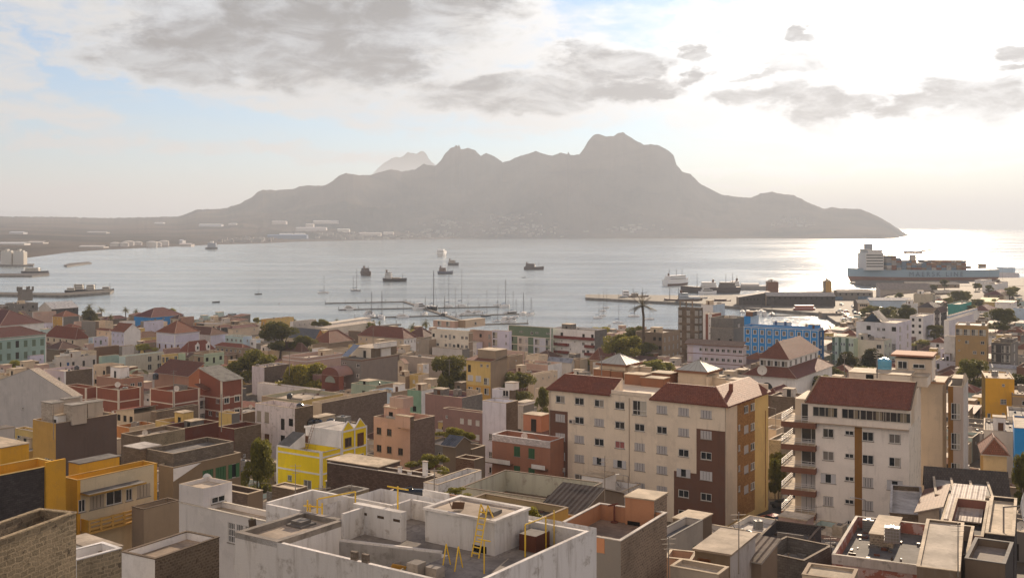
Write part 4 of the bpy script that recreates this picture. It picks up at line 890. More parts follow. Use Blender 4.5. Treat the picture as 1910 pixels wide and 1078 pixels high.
# --- waterfront blocks centre
wfa = bld('beige apartment block with green striped stair tower', 805, 874, 882, 619, 15.5, 'ivory', 'tan', ['x.ggvg.gg', 'xg.gvgxgg', 'g..gvxx.g', '..'], '', band='ivory', fl=3.4, par=.5, clutter=2, name='apartment_block', cat='apartment block')
vol(wfa, 'roof_storey', 808, 848, 856, 612, 600, A='pink', win=[('A', 'G', .3, .6), ('A', 'G', .7, .6)])
vol(wfa, 'roof_house', 855, 868, 905, 612, 598, A='tan', B='cream', win=[('B', 'g', .5, .9)])
bld('salmon pink apartment block with grey louvre strips', 876, 917, 921, 618, 13.5, 'pink', 'pink', ['g.x.v', 'g.x.v', 'g.x.v'], '', fl=3.2, par=.5, clutter=1, name='apartment_block', cat='apartment block')
bld('narrow pale blue house with dark glass strip', 918, 949, 952, 618, 14.5, 'lilac', 'lilac', ['G.1', 'G.1', 'G.w', 'G.1'], '', par=.4, clutter=2, wsz={'G': (3.0, 2.4)})
bld('long green and white apartment block with recessed balconies', 948, 1027, 1030, 612, 15, 'green', 'mint', ['g.n.gn.n', 'x.Gs.G.G', 'x.Gs.G.G', 'x.Gs.G.G'], '', corner='white', band=('ivory', (1, 2, 3)), fl=3.4, clutter=3, name='apartment_block', cat='apartment block', wsz={'G': (3.2, 2.2), 'x': (3, 2)}, top=.4,
    regA=[(965, 985, 0, 11.2, mat('plaster', 'pale')), (995, 1018, 0, 11.2, mat('plaster', (.5, .5, .55)))])
rw = bld('white apartment block with dark red balconies', 1028, 1109, 1132, 617, 14.5, 'white', 'grey', ['..x....x.x', 'g.m..m.g.g', 'g.m.m..gg.', 'gm..m..g.g'], '', kB='block', fl=3.1, clutter=1, name='apartment_block', cat='apartment block', deck='grey')
m = MB()
for k, z in ((0, 3.9), (1, 6.9), (2, 10)):
    for u0, u1 in (((0, 1.0),) if k == 0 else ((.0, .15), (.18, .42), (.8, 1))):
        m.box(-rw.a * (1 - u0), -rw.a * (1 - u1), -1.3, -.01, rw.H - z, rw.H - z + 1.05, mat('plaster', (.24, .06, .05)))
m.build('balcony', rw.o)
bld('brown red pitched roof house behind the acacias', 1100, 1120, 1150, 672, 6, 'tan', 'cream', '', '', roof='hip', tile=(.24, .10, .07), rh=4.2)
bld('long low red tiled roof sloping past the palm', 1130, 1160, 1200, 692, 5, 'tan', 'tan', '', '', roof='hip', tile=(.22, .10, .075), rh=3.5)
bld('low tan house behind the white apartment block', 1090, 1098, 1130, 640, 6, 'tan', 'tan', '', '')
bld('brown grey concrete office with vertical fins', 1186, 1236, 1268, 621, 13.5, 'mud', 'tan', ['xx.xx', 'xx.xx', 'xx.xx'], ['vvvv', 'vvvv', 'vvvv'], fl=3.5, par=.7, clutter=3, name='office_block', cat='office block', corner='tan')
bld('pink blank end wall behind the tall palm', 1178, 1190, 1206, 612, 14, 'pink', 'pink', '', '', par=.3)
un = bld('unfinished concrete tower with open floors', 1265, 1303, 1311, 575, 22, 'mud', 'mud', ['v.v.v'] * 6, ['v'] * 6, kA='concrete', kB='concrete', fl=3.2, par=.4, name='tower_block', cat='tower block', wsz={'v': (2.6, 2.4)}, cap='grey')
m = MB(); 
for x in (-.95, -.65, -.35): m.box(-un.a * -x * -1 if 0 else un.a * x, un.a * x + .4, .3, .7, un.H, un.H + 2.6, mat('concrete', 'tan'))
m.box(-un.a * .97, -un.a * .3, .3, .7, un.H + 2.6, un.H + 2.9, mat('concrete', 'tan')); m.build('concrete_frame', un.o)
bld('narrow white and dark red striped block', 1303, 1328, 1345, 586, 17, 'white', 'brick', ['p.m', 'p.m', 'p.m', 'p.m'], '', fl=3.5, par=.3, regA=[(1305, 1311, 0, 40, mat('plaster', 'brick')), (1316, 1321, 0, 40, mat('plaster', 'brick'))])
bld('white penthouse box behind the striped block', 1308, 1330, 1352, 569, 19, 'white', 'paleblue', '', '', par=.3, clutter=1)
bld('bare grey block wall building with sheet roof', 1326, 1368, 1390, 594, 18, 'grey', 'grey', '', '', kA='block', kB='block', deck='grey', clutter=4, par=.8)
bld('grey concrete walls behind the orange trimmed block', 1325, 1368, 1392, 613, 14, (.30, .27, .24), 'grey', ['', '.x.x'], '', kA='block', clutter=2)
ot = bld('long white apartment block with orange floor bands', 1282, 1386, 1392, 645, 12, (.52, .46, .50), (.48, .42, .42), ['..hhgggggg', 'w.hhgggggg', 'w.hhgggggg'], 'mm', fl=3.4, par=.3, band='rust', deck='tan', clutter=1, ang=30, name='apartment_block', cat='apartment block', regA=[(1293, 1310, 0, 30, mat('plaster', 'lilac'))])
m = MB(); m.poly([(-ot.a - .8, -1.0, ot.H - .2), (.4, -1.0, ot.H - .2), (.4, 2.5, ot.H + 1.3), (-ot.a - .8, 2.5, ot.H + 1.3)], mat('tile', (.30, .22, .17))); m.box(-ot.a - .8, .4, -1.02, -.9, ot.H - .45, ot.H - .2, mat('plaster', 'rust')); m.build('eaves_roof', ot.o)
bb = bld('bright blue hotel with white window frames and pilasters', 1388, 1526, 1537, 614, 16.5, 'blue', (.02, .13, .33), ['eeeeeeeeee'] * 5, ['e'] * 5, fl=3.2, par=.9, ang=31, name='hotel', cat='hotel', cap='ivory', deck='grey', wsz={'e': (1.15, 1.55)}, band=('ivory', (-.1,)), sub=True, hid=.45)
m = MB()
for i in range(11): x = -bb.a * (1 - i / 10.0); m.box(x - .16, x + .16, -.13, -.07, 0, bb.H - .4, mat('plaster', 'paleblue'))
m.build('pilaster', bb.o)
vol(bb, 'stair_tower', 1450, 1471, 1477, 611, 602, A='paleblue', win=[('A', 'b', .2, .3), ('A', 'b', .8, .3)], a=6.5, b=4)
vol(bb, 'roof_room', 1388, 1400, 1415, 608, 590, A='blue', B='paleblue', par=.5)
vol(bb, 'roof_hut', 1391, 1404, 1412, 590, 582, A='rust', B='slate', z=bb.zd + 4)
# courthouse-like white building with two tier red roof and dish
cs = bld('white mission hall with two tier red roof', 1388, 1484, 1552, 706, 9.5, 'white', 'white', ['', '...'], ['...'], ang=33, roof='hip', tile=(.22, .085, .06), rh=5.2, name='hall', cat='hall', ov=.6)
cu = MB(); x0, x1, y0, y1 = -cs.a + 3.4, -3.4, 3.4, cs.b - 3.4; z0 = cs.H + 1.2
if x1 - x0 > 4:
    cu.box(x0, x1, y0, y1, z0, z0 + 3.6, mat('plaster', 'white'))
    up = cu.build('upper_wall', cs.o)
    r = MB(); xx0, xx1, yy0, yy1 = x0 - .8, x1 + .8, y0 - .8, y1 + .8; z1 = z0 + 3.6; s = min(xx1 - xx0, yy1 - yy0) / 2; tm = mat('tile', (.23, .095, .065)); L_ = (xx1 - xx0) >= (yy1 - yy0)
    c = [(xx0, yy0, z1), (xx1, yy0, z1), (xx1, yy1, z1), (xx0, yy1, z1)]
    if L_:
        r0, r1 = (xx0 + s, (yy0 + yy1) / 2, z1 + 4.6), (xx1 - s, (yy0 + yy1) / 2, z1 + 4.6)
        for q in ([c[0], c[1], r1, r0], [c[1], c[2], r1], [c[2], c[3], r0, r1], [c[3], c[0], r0]): r.poly(q, tm)
    else:
        r0, r1 = ((xx0 + xx1) / 2, yy0 + s, z1 + 4.6), ((xx0 + xx1) / 2, yy1 - s, z1 + 4.6)
        for q in ([c[0], c[1], r0], [c[1], c[2], r1, r0], [c[2], c[3], r1], [c[3], c[0], r0, r1]): r.poly(q, tm)
    r.build('upper_roof', cs.o)
    for i in range(6):
        wm, fm = win_meshes('g', 1.5, 1.6); w_ = link('window', wm, cs.o, (x1 + .14, y0 + (y1 - y0) * (i + .5) / 6 - .7, z0 + 1.4), rad(90)); link('window_frame', fm, w_)
    for i in range(4):
        wm, fm = win_meshes('h', 1.8, 1.6); w_ = link('window', wm, cs.o, (x0 + (x1 - x0) * (i + .5) / 4 - .8, y0 - .14, z0 + 1.4), 0); link('window_frame', fm, w_)
m = MB()
for i in range(12):
    a0, a1 = math.pi * i / 12, math.pi * (i + 1) / 12; xc_ = -cs.a * .55
    m.poly([(xc_, -.03, cs.H - 3.6), (xc_ + 1.7 * math.cos(a0), -.03, cs.H - 3.6 + 1.9 * math.sin(a0)), (xc_ + 1.7 * math.cos(a1), -.03, cs.H - 3.6 + 1.9 * math.sin(a1))], mat('glass'))
m.build('arched_window', cs.o)
# right waterfront houses
bld('white and green striped block with arched windows', 1552, 1592, 1600, 631, 12, (.50, .55, .44), 'greenlt', ['11.11.11', '11.11.11', '11.11.11'], '', ang=38, fl=3.6, par=.5, name='apartment_block', cat='apartment block',
    regA=[(1552, 1557, 0, 30, mat('plaster', 'green')), (1564, 1569, 0, 30, mat('plaster', 'green')), (1577, 1583, 0, 30, mat('plaster', 'green'))])
bld('cream flat corner house joined to the green striped block', 1592, 1649, 1663, 636, 11, 'ivory', (.45, .47, .40), ['..g', '..g'], ['gg', 'gg'], kA='plaster', fl=3.6, par=.5, clutter=2, wsz={'g': (2, 1.6)})
wm_ = bld('large white modern office with gabled glass attic', 1597, 1672, 1700, 603, 17, (.56, .54, .56), (.52, .50, .56), ['..x.gg.x', '..x..g..', '..x..g.v', '.....x.v'], ['GG', 'GG', 'GG', 'GG'], fl=3.6, par=.7, name='office_block', cat='office block', clutter=2, wsz={'x': (2.6, 1.8), 'v': (1.4, 2.6), 'G': (2.4, 2.2)}, hid=.5)
m = MB(); xa, xb = -wm_.a * .86, -wm_.a * .32; H_ = wm_.H; xm = (xa + xb) / 2
m.poly([(xa, -.4, H_), (xm, -.4, H_ + 4.4), (xm, 9, H_ + 4.4), (xa, 9, H_)], mat('concrete', 'ivory')); m.poly([(xm, -.4, H_ + 4.4), (xb, -.4, H_), (xb, 9, H_), (xm, 9, H_ + 4.4)], mat('concrete', 'ivory'))
m.poly([(xa + .6, .1, H_), (xb - .6, .1, H_), (xm, .1, H_ + 3.8)], mat('glass')); m.build('attic', wm_.o)
bld('white house block with flat terraces behind the trees', 1697, 1722, 1742, 590, 14, 'white', (.55, .53, .56), ['xx', 'xx', 'xx'], ['1.1', '.'], par=.5, clutter=1)
bld('dark stone gabled house with white trims', 1742, 1754, 1766, 584, 14, 'dark', 'dark', ['11', '1.1'], ['1.1', '1.1'], roof='gable', ridge='y', tile='tiledark', corner='white', rh=2.5)
bld('white row building with blue roof edge and arched windows', 1764, 1770, 1833, 590, 10, 'white', 'white', '', '11111', band=('blue', (0,)), par=.3)
bld('long white building above the ochre house', 1762, 1770, 1816, 598, 17, 'white', (.54, .52, .56), '', '', par=.5, clutter=1)
och = bld('big ochre apartment house with glazed top gallery', 1782, 1840, 1990, 608, 19, (.44, .29, .13), (.46, .32, .16), ['GGGG', 'mg.g', 'm.cg', '..x'], ['1..', '1.mmm', '..', ''], ang=27, fl=3.7, par=.3, clutter=2, name='apartment_block', cat='apartment block', wsz={'G': (3.6, 2.2)}, deck='white')
bld('white stepped walls at the side of the ochre house', 1761, 1781, 1786, 628, 14, 'white', 'paleblue', ['', ''], '', par=.4)
bld('low white house with purple courtyard walls', 1754, 1808, 1826, 654, 8, (.56, .52, .60), 'lilac', ['D.m.'], '', par=1.0, deck='plum')
bld('white low garden wall house with small window', 1745, 1782, 1790, 674, 5, (.54, .52, .58), 'lilac', 'd.m.', '', par=.4)
gx = bld('grey unfinished glass fronted house', 1849, 1886, 1960, 641, 12.5, 'dark', 'grey', ['G.GG', 'G.GG', 'GGGG'], ['G', 'G', 'G'], corner='grey', band='grey', fl=3.4, par=.4, wsz={'G': (2.6, 2.6)})
vol(gx, 'lift_tower', 1862, 1889, 1896, 641, 632, A='grey', kA='concrete', par=.3)
bld('long white sheet roofed shed by the trees', 1842, 1896, 1900, 689, 4, 'white', 'white', '', '', roof='mono', ridge='x', rh=.8, tile='metalroof', dk='corr', name='shed', cat='shed')
bld('rust brown house at the picture edge', 1896, 1925, 1960, 686, 5, 'rust', 'rust', '', '')
# right hill
bld('pink hillside house with tall windows near the container ship', 1774, 1805, 1836, 514, 9, 'pink', 'rose', ['11.11', '11.1'], '1.1', fl=4, par=.3, clutter=1, hid=.9)
bld('white sunlit hillside house beside the pink one', 1818, 1838, 1850, 523, 6, 'white', 'white', '', 'm', clutter=1)
bld('big white hillside villa with small square windows', 1838, 1900, 1990, 510, 9.5, (.56, .54, .56), 'paleblue', ['.m..m', 'm.mmm', 'm'], '', par=.5, clutter=1, ang=30, name='villa', cat='villa')
bld('white upper villa storey at the picture edge', 1858, 1890, 1990, 500, 12, 'paleblue', 'paleblue', '', '', par=.4)
bld('white stepped house below the big villa', 1832, 1858, 1880, 530, 6, 'white', 'white', '1', '', clutter=1)
bld('dark red roofed cottage on the hillside', 1835, 1872, 1890, 551, 5, 'tan', 'ivory', 'xx', 'm', roof='hip', tile=(.17, .055, .05), rh=3)
bld('white gabled cottage joined to the dark red roof', 1862, 1876, 1884, 552, 4.5, 'ivory', 'ivory', 'm', '', roof='gable', ridge='y', tile='tiledark', rh=2.4)
bld('lime green roofed hillside house', 1822, 1854, 1864, 564, 5, 'yellow', 'yellow', '', '', roof='mono', ridge='x', rh=2, tile=(.36, .38, .10), dk='corr')
bld('white hillside house with red tiled porch', 1856, 1890, 1906, 565, 8.5, 'white', 'white', ['m.m', 'x.d'], '', roof='mono', ridge='x', rh=.7, tile=(.30, .12, .08))
bld('pale blue house at the edge of the hillside', 1890, 1915, 1960, 575, 8, 'paleblue', 'white', 'm', '', par=.4, clutter=1)
bld('house with turquoise painted walls and canopy', 1768, 1790, 1812, 568, 8, (.06, .36, .32), (.06, .36, .32), '', '', par=.6, clutter=1)
bld('low maroon tiled house near the turquoise walls', 1812, 1845, 1860, 580, 5, 'white', 'white', 'm', '', roof='hip', tile=(.22, .10, .09))
bld('plain cream warehouse box with sunlit parapet', 1704, 1740, 1748, 549, 13, (.46, .40, .31), (.42, .36, .28), '', '', par=.5, name='warehouse', cat='warehouse', ang=28)
bld('white low annex before the cream warehouse', 1683, 1704, 1712, 567, 8, 'white', 'white', '', 'm', par=.4, clutter=1)
bld('dark tiled hip roofed house below the cream warehouse', 1712, 1742, 1756, 574, 8.5, 'tan', 'tan', '', '', roof='hip', tile=(.10, .08, .08), rh=3)
# port buildings
bld('very long grey roofed port warehouse with pale stripes', 1642, 1740, 1746, 541, 8, (.44, .38, .33), 'pale', ['', ''], '', roof='mono', ridge='x', rh=5, tile=(.34, .29, .25), dk='corr', name='warehouse', cat='warehouse', ang=4, Y=890)
bld('white and blue port shed with shallow roof', 1622, 1702, 1706, 561, 6, 'paleblue', 'paleblue', ['.......b'], '', roof='gable', ridge='x', tile='metalroof', dk='corr', rh=1.6, name='shed', cat='shed', ang=6, Y=768)
bld('long open sided ferry terminal on the quay', 1430, 1558, 1562, 553, 7, 'dark', 'tan', ['xxxxxxxxxxxxx'], 'x', roof='gable', ridge='x', tile=(.42, .40, .38), dk='corr', rh=2.4, name='ferry_terminal', cat='ferry terminal', ang=4, Y=790)
bld('slope roofed terminal wing with lit openings', 1378, 1436, 1440, 555, 5, 'dark', 'tan', ['.xxxxx.x.'], '', roof='mono', ridge='y', tile=(.30, .28, .27), dk='corr', rh=4, name='ferry_terminal', cat='ferry terminal', ang=4, Y=800)
bld('brown box store at the terminal', 1432, 1452, 1456, 526, 11, 'rust', 'rust', '', '', par=.3, name='store', cat='store', ang=6, Y=940)
bld('ochre cube store on the quay', 1540, 1551, 1556, 525, 11, 'ochre', 'tan', '', '', par=.2, name='store', cat='store', ang=6, Y=960)
bld('low concrete quay platform by the red boats', 1534, 1570, 1580, 584, 1.6, 'grey', 'tan', '', '', par=.1, name='platform', cat='platform', ang=5, Y=706, zb=-1)
for lb, xl, xc, yc_, Y_, A_ in (('long brown roofed port shed behind the striped warehouse', 1690, 1790, 531, 960, 'tan'), ('dark low port shed under the pink hillside house', 1745, 1800, 547, 850, 'mud'), ('wide grey store beside the quay road', 1562, 1628, 546, 860, 'grey'), ('small cream office among the quay cars', 1600, 1622, 566, 735, 'cream')):
    bld(lb, xl, xc, xc + 6, yc_, Y=Y_, A=A_, B='mud', wa=['xxxxxx'], roof='gable', ridge='x', rh=2.0, tile=(.22, .19, .17), dk='corr', ang=5, name='shed', cat='shed')
# --- middle rows
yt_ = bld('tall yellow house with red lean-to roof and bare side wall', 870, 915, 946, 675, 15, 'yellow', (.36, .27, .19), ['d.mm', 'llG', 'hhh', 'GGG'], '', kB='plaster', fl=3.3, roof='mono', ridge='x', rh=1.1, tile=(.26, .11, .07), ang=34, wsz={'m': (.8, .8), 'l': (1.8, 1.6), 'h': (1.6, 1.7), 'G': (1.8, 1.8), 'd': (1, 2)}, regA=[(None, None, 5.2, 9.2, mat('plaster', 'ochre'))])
m = MB(); m.box(-yt_.a * .75, 0, 2.4, yt_.b, yt_.H, yt_.H + 2.7, mat('plaster', (.36, .28, .2))); m.box(-yt_.a * .78, .1, 2.3, yt_.b + .1, yt_.H + 2.7, yt_.H + 2.85, mat('concrete', 'sand')); m.build('attic_storey', yt_.o)
bld('brown block house wall behind the tall yellow house', 940, 950, 975, 665, 11, 'tan', 'tan', '', 'm', clutter=2)
bld('plum walled flat house before the small windowed house', 940, 996, 1016, 696, 6.5, 'rose', 'cream', '', 'mmmm', clutter=1, deck='plum')
bld('cream house with row of small square windows', 985, 996, 1040, 700, 9, 'cream', 'cream', '', ['mmmm', 'mmmm'], par=.4)
bld('white pink flat house with plum coloured roof hut', 958, 1022, 1048, 681, 7.5, 'pink', 'white', '', '', clutter=2)
bld('cream house with long brown canopy', 982, 1004, 1022, 664, 8.5, 'cream', 'cream', 'c', '', par=1.2, clutter=1)
bld('pinkish cream cube house left of the brown canopy', 940, 978, 984, 657, 9, 'pink', 'sand', 'xx', '', clutter=2)
bld('grey blue curved sheet roof hall', 1022, 1066, 1070, 678, 6, 'pale', 'pale', '', '', roof='gable', ridge='x', tile=(.28, .30, .36), dk='corr', rh=1.6, name='hall', cat='hall')
bld('tan flat house beyond the curved sheet roof', 1066, 1082, 1096, 671, 7, 'tan', 'sand', '', '', clutter=1)
bld('white grey cistern house behind the big apartment block', 1106, 1128, 1134, 677, 8, 'pale', 'grey', '', '', clutter=1)
bld('white fronted house with long bare block wall', 470, 493, 541, 685, 9, (.56, .52, .54), (.24, .18, .14), '', '', kB='block', par=.4, kA='stain')
ra = bld('brick red arched warehouse front with round window', 600, 632, 640, 702, 9, 'redbrown', 'brick', '', '', par=.2, name='warehouse', cat='warehouse')
m = MB(); xm = -ra.a / 2
for i in range(12):
    a0, a1 = math.pi * i / 12, math.pi * (i + 1) / 12
    m.poly([(xm + ra.a * .5 * math.cos(a0), .0, ra.H + 2.4 * math.sin(a0)), (xm + ra.a * .5 * math.cos(a1), .0, ra.H + 2.4 * math.sin(a1)), (xm + ra.a * .5 * math.cos(a1), 6, ra.H + 2.4 * math.sin(a1)), (xm + ra.a * .5 * math.cos(a0), 6, ra.H + 2.4 * math.sin(a0))], mat('plaster', 'rose'))
    m.poly([(xm, -.01, ra.H), (xm + ra.a * .5 * math.cos(a0), -.01, ra.H + 2.4 * math.sin(a0)), (xm + ra.a * .5 * math.cos(a1), -.01, ra.H + 2.4 * math.sin(a1))], mat('plaster', (.24, .10, .08)))
    m.poly([(xm, -.05, ra.H - 2.0), (xm + 2.1 * math.cos(a0), -.05, ra.H - 2.0 + 1.9 * math.sin(a0)), (xm + 2.1 * math.cos(a1), -.05, ra.H - 2.0 + 1.9 * math.sin(a1))], mat('paint', (.30, .33, .28)))
m.build('arched_gable', ra.o)
bld('white and rose house behind the acacia crown', 583, 600, 608, 700, 8, (.34, .20, .18), 'rose', '', '', par=.5)
bld('mint green stepped house with deep parapets', 655, 702, 742, 720, 8.5, 'mint', 'tan', ['.xm'], '', clutter=2, par=1.0)
bld('pale blue walled house with rippled plastic roof', 688, 730, 764, 733, 7.5, 'paleblue', 'tan', '', '', clutter=1, deck='pale')
bld('mint fronted house with white side wall', 760, 786, 820, 729, 9, (.26, .42, .30), 'white', ['..', 'x'], '', par=.4, clutter=1, deck='pale')
bld('cream low house with flower terrace', 622, 655, 690, 735, 6, 'cream', 'sand', '', '', clutter=2)
bld('wide low white roof house with pale blue end', 480, 594, 606, 728, 5, 'white', 'paleblue', '', 'x', clutter=3, deck='ivory')
bld('pale blue parapet house by the white roof', 590, 606, 632, 738, 5, 'paleblue', 'paleblue', '', '', par=.8, clutter=1)
bld('greenish cream roofed house behind the stained white front', 488, 560, 640, 748, 8, (.42, .40, .28), 'yellow', '', '', clutter=3)
wp = bld('stained white three storey front with brown shutters', 476, 550, 584, 762, 13, (.62, .55, .54), 'mud', ['tt.dx', 'DD.xh', 'DD.DD'], '', kA='stain', kB='block', fl=3.3, par=1.0, clutter=2, ca=None, wsz={'t': (1.2, 2.0), 'D': (1.3, 2.1)})
bld('long bare block wall building with stepped top', 582, 600, 722, 752, 12, 'sand', (.25, .19, .15), '', '', kB='block', par=.5, clutter=2, ang=35)
pk = bld('slim pink tower house with bare block side', 697, 765, 811, 786, 12.5, (.55, .36, .29), (.25, .19, .16), ['qq..', 'qqqq', 'qqqq'], '', kB='block', fl=3.0, par=.9, ang=35, ca=[707, 726, 747, 753], wsz={'q': (1.1, 1.2)}, deck='sand')
PKC = 'pink'
vol(pk, 'upper_storey', 716, 746, 765, 786, 758, A=(.55, .36, .29), par=.8, win=[('A', 'q', .5, .9)])
vol(pk, 'clock_tower', 737, 765, 772, 800, 778, A=(.55, .36, .29), B='mud', kA='plaster', kB='block', top='sand')
vol(pk, 'roof_room', 727, 752, 771, 762, 743, z=pk.zd + 3.4, A='pink', par=.3)
m = MB(); 
for i in range(16):
    a0, a1 = 2 * math.pi * i / 16, 2 * math.pi * (i + 1) / 16; c0 = (-2.4, -.06, pk.H - .9)
    m.poly([c0, (c0[0] + .55 * math.cos(a0), c0[1], c0[2] + .55 * math.sin(a0)), (c0[0] + .55 * math.cos(a1), c0[1], c0[2] + .55 * math.sin(a1))], mat('paint', (.3, .22, .18)))
m.build('round_window', pk.o)
bld('rose pink house with red tile patio roof', 826, 898, 905, 770, 9, 'rose', 'rose', ['m.www', 'm.www'], '', par=.8, deck='plum', clutter=1)
bld('rose pink upper house with block patio', 793, 862, 900, 742, 10.5, 'rose', 'grey', ['', ''], '', kB='block', par=.8, clutter=2, deck='plum')
bld('small rose hut wall next to the mint house', 812, 826, 832, 735, 10, 'rose', 'rose', '', '', par=.3)
wt = bld('bright white four storey house with side stair and bare side', 900, 944, 966, 752, 15, (.58, .57, .62), 'mud', ['....', 'gG.1', 'gG.1', 'gg.1', 'g.'], '', kB='block', fl=3.2, par=.8, wsz={'G': (1.3, 1.2), '1': (.8, .4)}, deck='white')
vol(wt, 'roof_house', 918, 950, 962, 750, 728, A=(.58, .57, .62), B='mud', kB='block', par=.2, win=[('A', 'g', .8, 1.0)])
vol(wt, 'roof_cistern', 942, 957, 968, 728, 715, z=wt.zd + 3.2, A='white')
vol(wt, 'lower_terrace', 962, 978, 998, 756, 752, A='white', z=wt.zd)
bld('pale stone house with white terrace next to white house', 958, 976, 996, 757, 13, 'pale', 'grey', ['..', 'x', 'x'], '', par=.8, kA='stain')
bld('small pink cream house between the trees', 1000, 1010, 1024, 726, 8, 'cream', 'cream', '', 'm', clutter=1)
# yellow and white house
yw = bld('bright lemon yellow house with white trim and roof terrace', 516, 599, 637, 845, Y=165, A='lemon', B='lemon', wa=['..', '.m.c.', '.....', ''], wb=['', '', 'c'], fl=3.2, par=.9, corner='white', band=('white', (-.05, .75, 2.35)), top=.1, ca=None, deck='white', cap='white', wsz={'c': (1.9, 1.4), 'm': (.9, .9)}, ang=33, hid=.5)
yb_, ye_, H_ = yw.b, yw.upx(684, 'B'), yw.H; LM, WQ = mat('plaster', 'lemon'), mat('plaster', 'white')
m = MB(); m.box(-yw.a + 1.8, -4.6, yb_, yb_ + 6, H_ - .9, H_ + 2.7, WQ, mat('concrete', 'pale')); m.box(-yw.a + 1.6, -4.6, yb_ - .12, yb_, H_ + 2.4, H_ + 2.75, WQ); uh = m.build('upper_house', yw.o)
for ch, x in (('D', -8.6), ('w', -10.2)): wm, fm = win_meshes(ch, 1.5, 2.0); q_ = link('door' if ch == 'D' else 'window', wm, uh, (x, yb_ - .13, H_ - .85), 0); link('window_frame', fm, q_)
m = MB(); m.box(-4.6, .0, yb_ + .002, ye_, 0, H_ + 2.6, LM, mat('concrete', 'pale')); m.box(-4.62, .0, yb_ - .02, yb_, H_ - .8, H_ + 2.7, WQ); vy = m.build('yellow_wing', yw.o)
m = MB(); ym = (yb_ + ye_) / 2
for z0 in (H_ - 3.9, H_ - .6, H_ + 2.35): m.box(.0, .08, yb_, ye_, z0, z0 + .26, WQ)
for y in (yb_, ym - .13, ye_ - .26): m.box(.081, .1, y, y + .26, 0, H_ + 2.7, WQ)
for y0, y1 in ((yb_ + .3, ym - .2), (ym + .2, ye_ - .3)):
    m.poly([(.02, y0, H_ + 2.62), (.02, y1, H_ + 2.62), (.02, (y0 + y1) / 2, H_ + 3.9)], LM); m.poly([(-.25, y0, H_ + 2.62), (-.25, (y0 + y1) / 2, H_ + 3.9), (-.25, y1, H_ + 2.62)], WQ)
    for q in (y0, y1): m.tube((-.1, q, H_ + 2.65), (-.1, (y0 + y1) / 2, H_ + 3.95), .13, .13, WQ, 4)
m.build('white_trim', vy)
for u, z0, ch, w_, h_ in ((.25, H_ - .0, 'q', 1.5, 1.4), (.74, H_ - .4, 'D', 1.5, 2.1), (.2, H_ - 3.2, 'p', 1.1, 1.1), (.74, H_ - 3.3, 'g', 1.5, 1.6), (.74, H_ - 6.6, 'g', 1.5, 1.6), (.25, H_ - 6.6, 'g', 1.5, 1.6)):
    wm, fm = win_meshes(ch, w_, h_); q_ = link('window', wm, vy, (.13, yb_ + (ye_ - yb_) * u - w_ / 2, z0), rad(90)); link('window_frame', fm, q_)
x0_, x1_, zA, zB = -yw.a + .02, -yw.a + 2.7, yw.H + .25, yw.H + 1.9; m = MB(); m.poly([(x0_, .1, zA), (x1_, .1, zA), (x1_ + .3, 3.3, zB), (x0_ + .3, 3.3, zB)], mat('concrete', (.22, .21, .20))); WQ = mat('plaster', 'white')
m.poly([(x0_, .1, zA - .6), (x1_, .1, zA - .6), (x1_, .1, zA), (x0_, .1, zA)], WQ); m.poly([(x1_, .1, zA - .6), (x1_ + .3, 3.3, zA - .6), (x1_ + .3, 3.3, zB), (x1_, .1, zA)], WQ); m.poly([(x0_, .1, zA), (x0_ + .3, 3.3, zB), (x0_ + .3, 3.3, zA - .6), (x0_, .1, zA - .6)], WQ); m.poly([(x1_ + .3, 3.3, zA - .6), (x0_ + .3, 3.3, zA - .6), (x0_ + .3, 3.3, zB), (x1_ + .3, 3.3, zB)], WQ)
m.build('sloped_roof', yw.o)
lad = MB(); x0, y0, zl = -6.2, yb_ - 1.9, yw.H - .85
for sx in (0, .5): lad.tube((x0 + sx, y0, zl), (x0 + sx + .3, y0 + 1.6, zl + 4.1), .04, .04, mat('metal', 'brown'), 5)
for i in range(10): f_ = (i + .5) / 10; lad.tube((x0 + .3 * f_, y0 + 1.6 * f_, zl + 4.1 * f_), (x0 + .5 + .3 * f_, y0 + 1.6 * f_, zl + 4.1 * f_), .03, .03, mat('metal', 'brown'), 4)
lo = lad.build('ladder', None, (0, 0, 0)); lo.parent = None; lo.matrix_world = yw.o.matrix_world if False else lo.matrix_world
p_ = yw.W2(0, 0); lo.location = (yw.X, yw.Y, yw.zb); lo.rotation_euler = (0, 0, -rad(33)); tag(lo, 'brown ladder leaning on the white upper wall of the yellow house', 'ladder')
for i, (dx, k) in enumerate(((0, 'black'), (1.5, 'black'), (3.0, 'black'), (7.2, 'black'), (9.4, 'cage'))):
    q = at_z(570 + dx * 12, 795, yw.zt + 2.3); pass
tb = bld('grey flat house carrying black water tanks behind the yellow house', 545, 600, 664, 801, 9, 'mud', 'grey', '', '', kB='block', clutter=0, par=.4)
for (px, nm, wh) in ((566, 'black', 'nearest the white parapet, first of a row behind the yellow house'), (579, 'black', 'second in the row behind the yellow house'), (592, 'black', 'third in the row behind the yellow house'), (617, 'black', 'alone beside the caged tank behind the yellow house'), (640, 'cage', 'beside black tanks behind the yellow house')):
    q = at_z(px, 797 if nm == 'black' else 794, tb.zt); roof_thing(nm, (q.x, q.y, tb.zd), -.5, wh, 1.5 if nm == 'black' else 2.0)
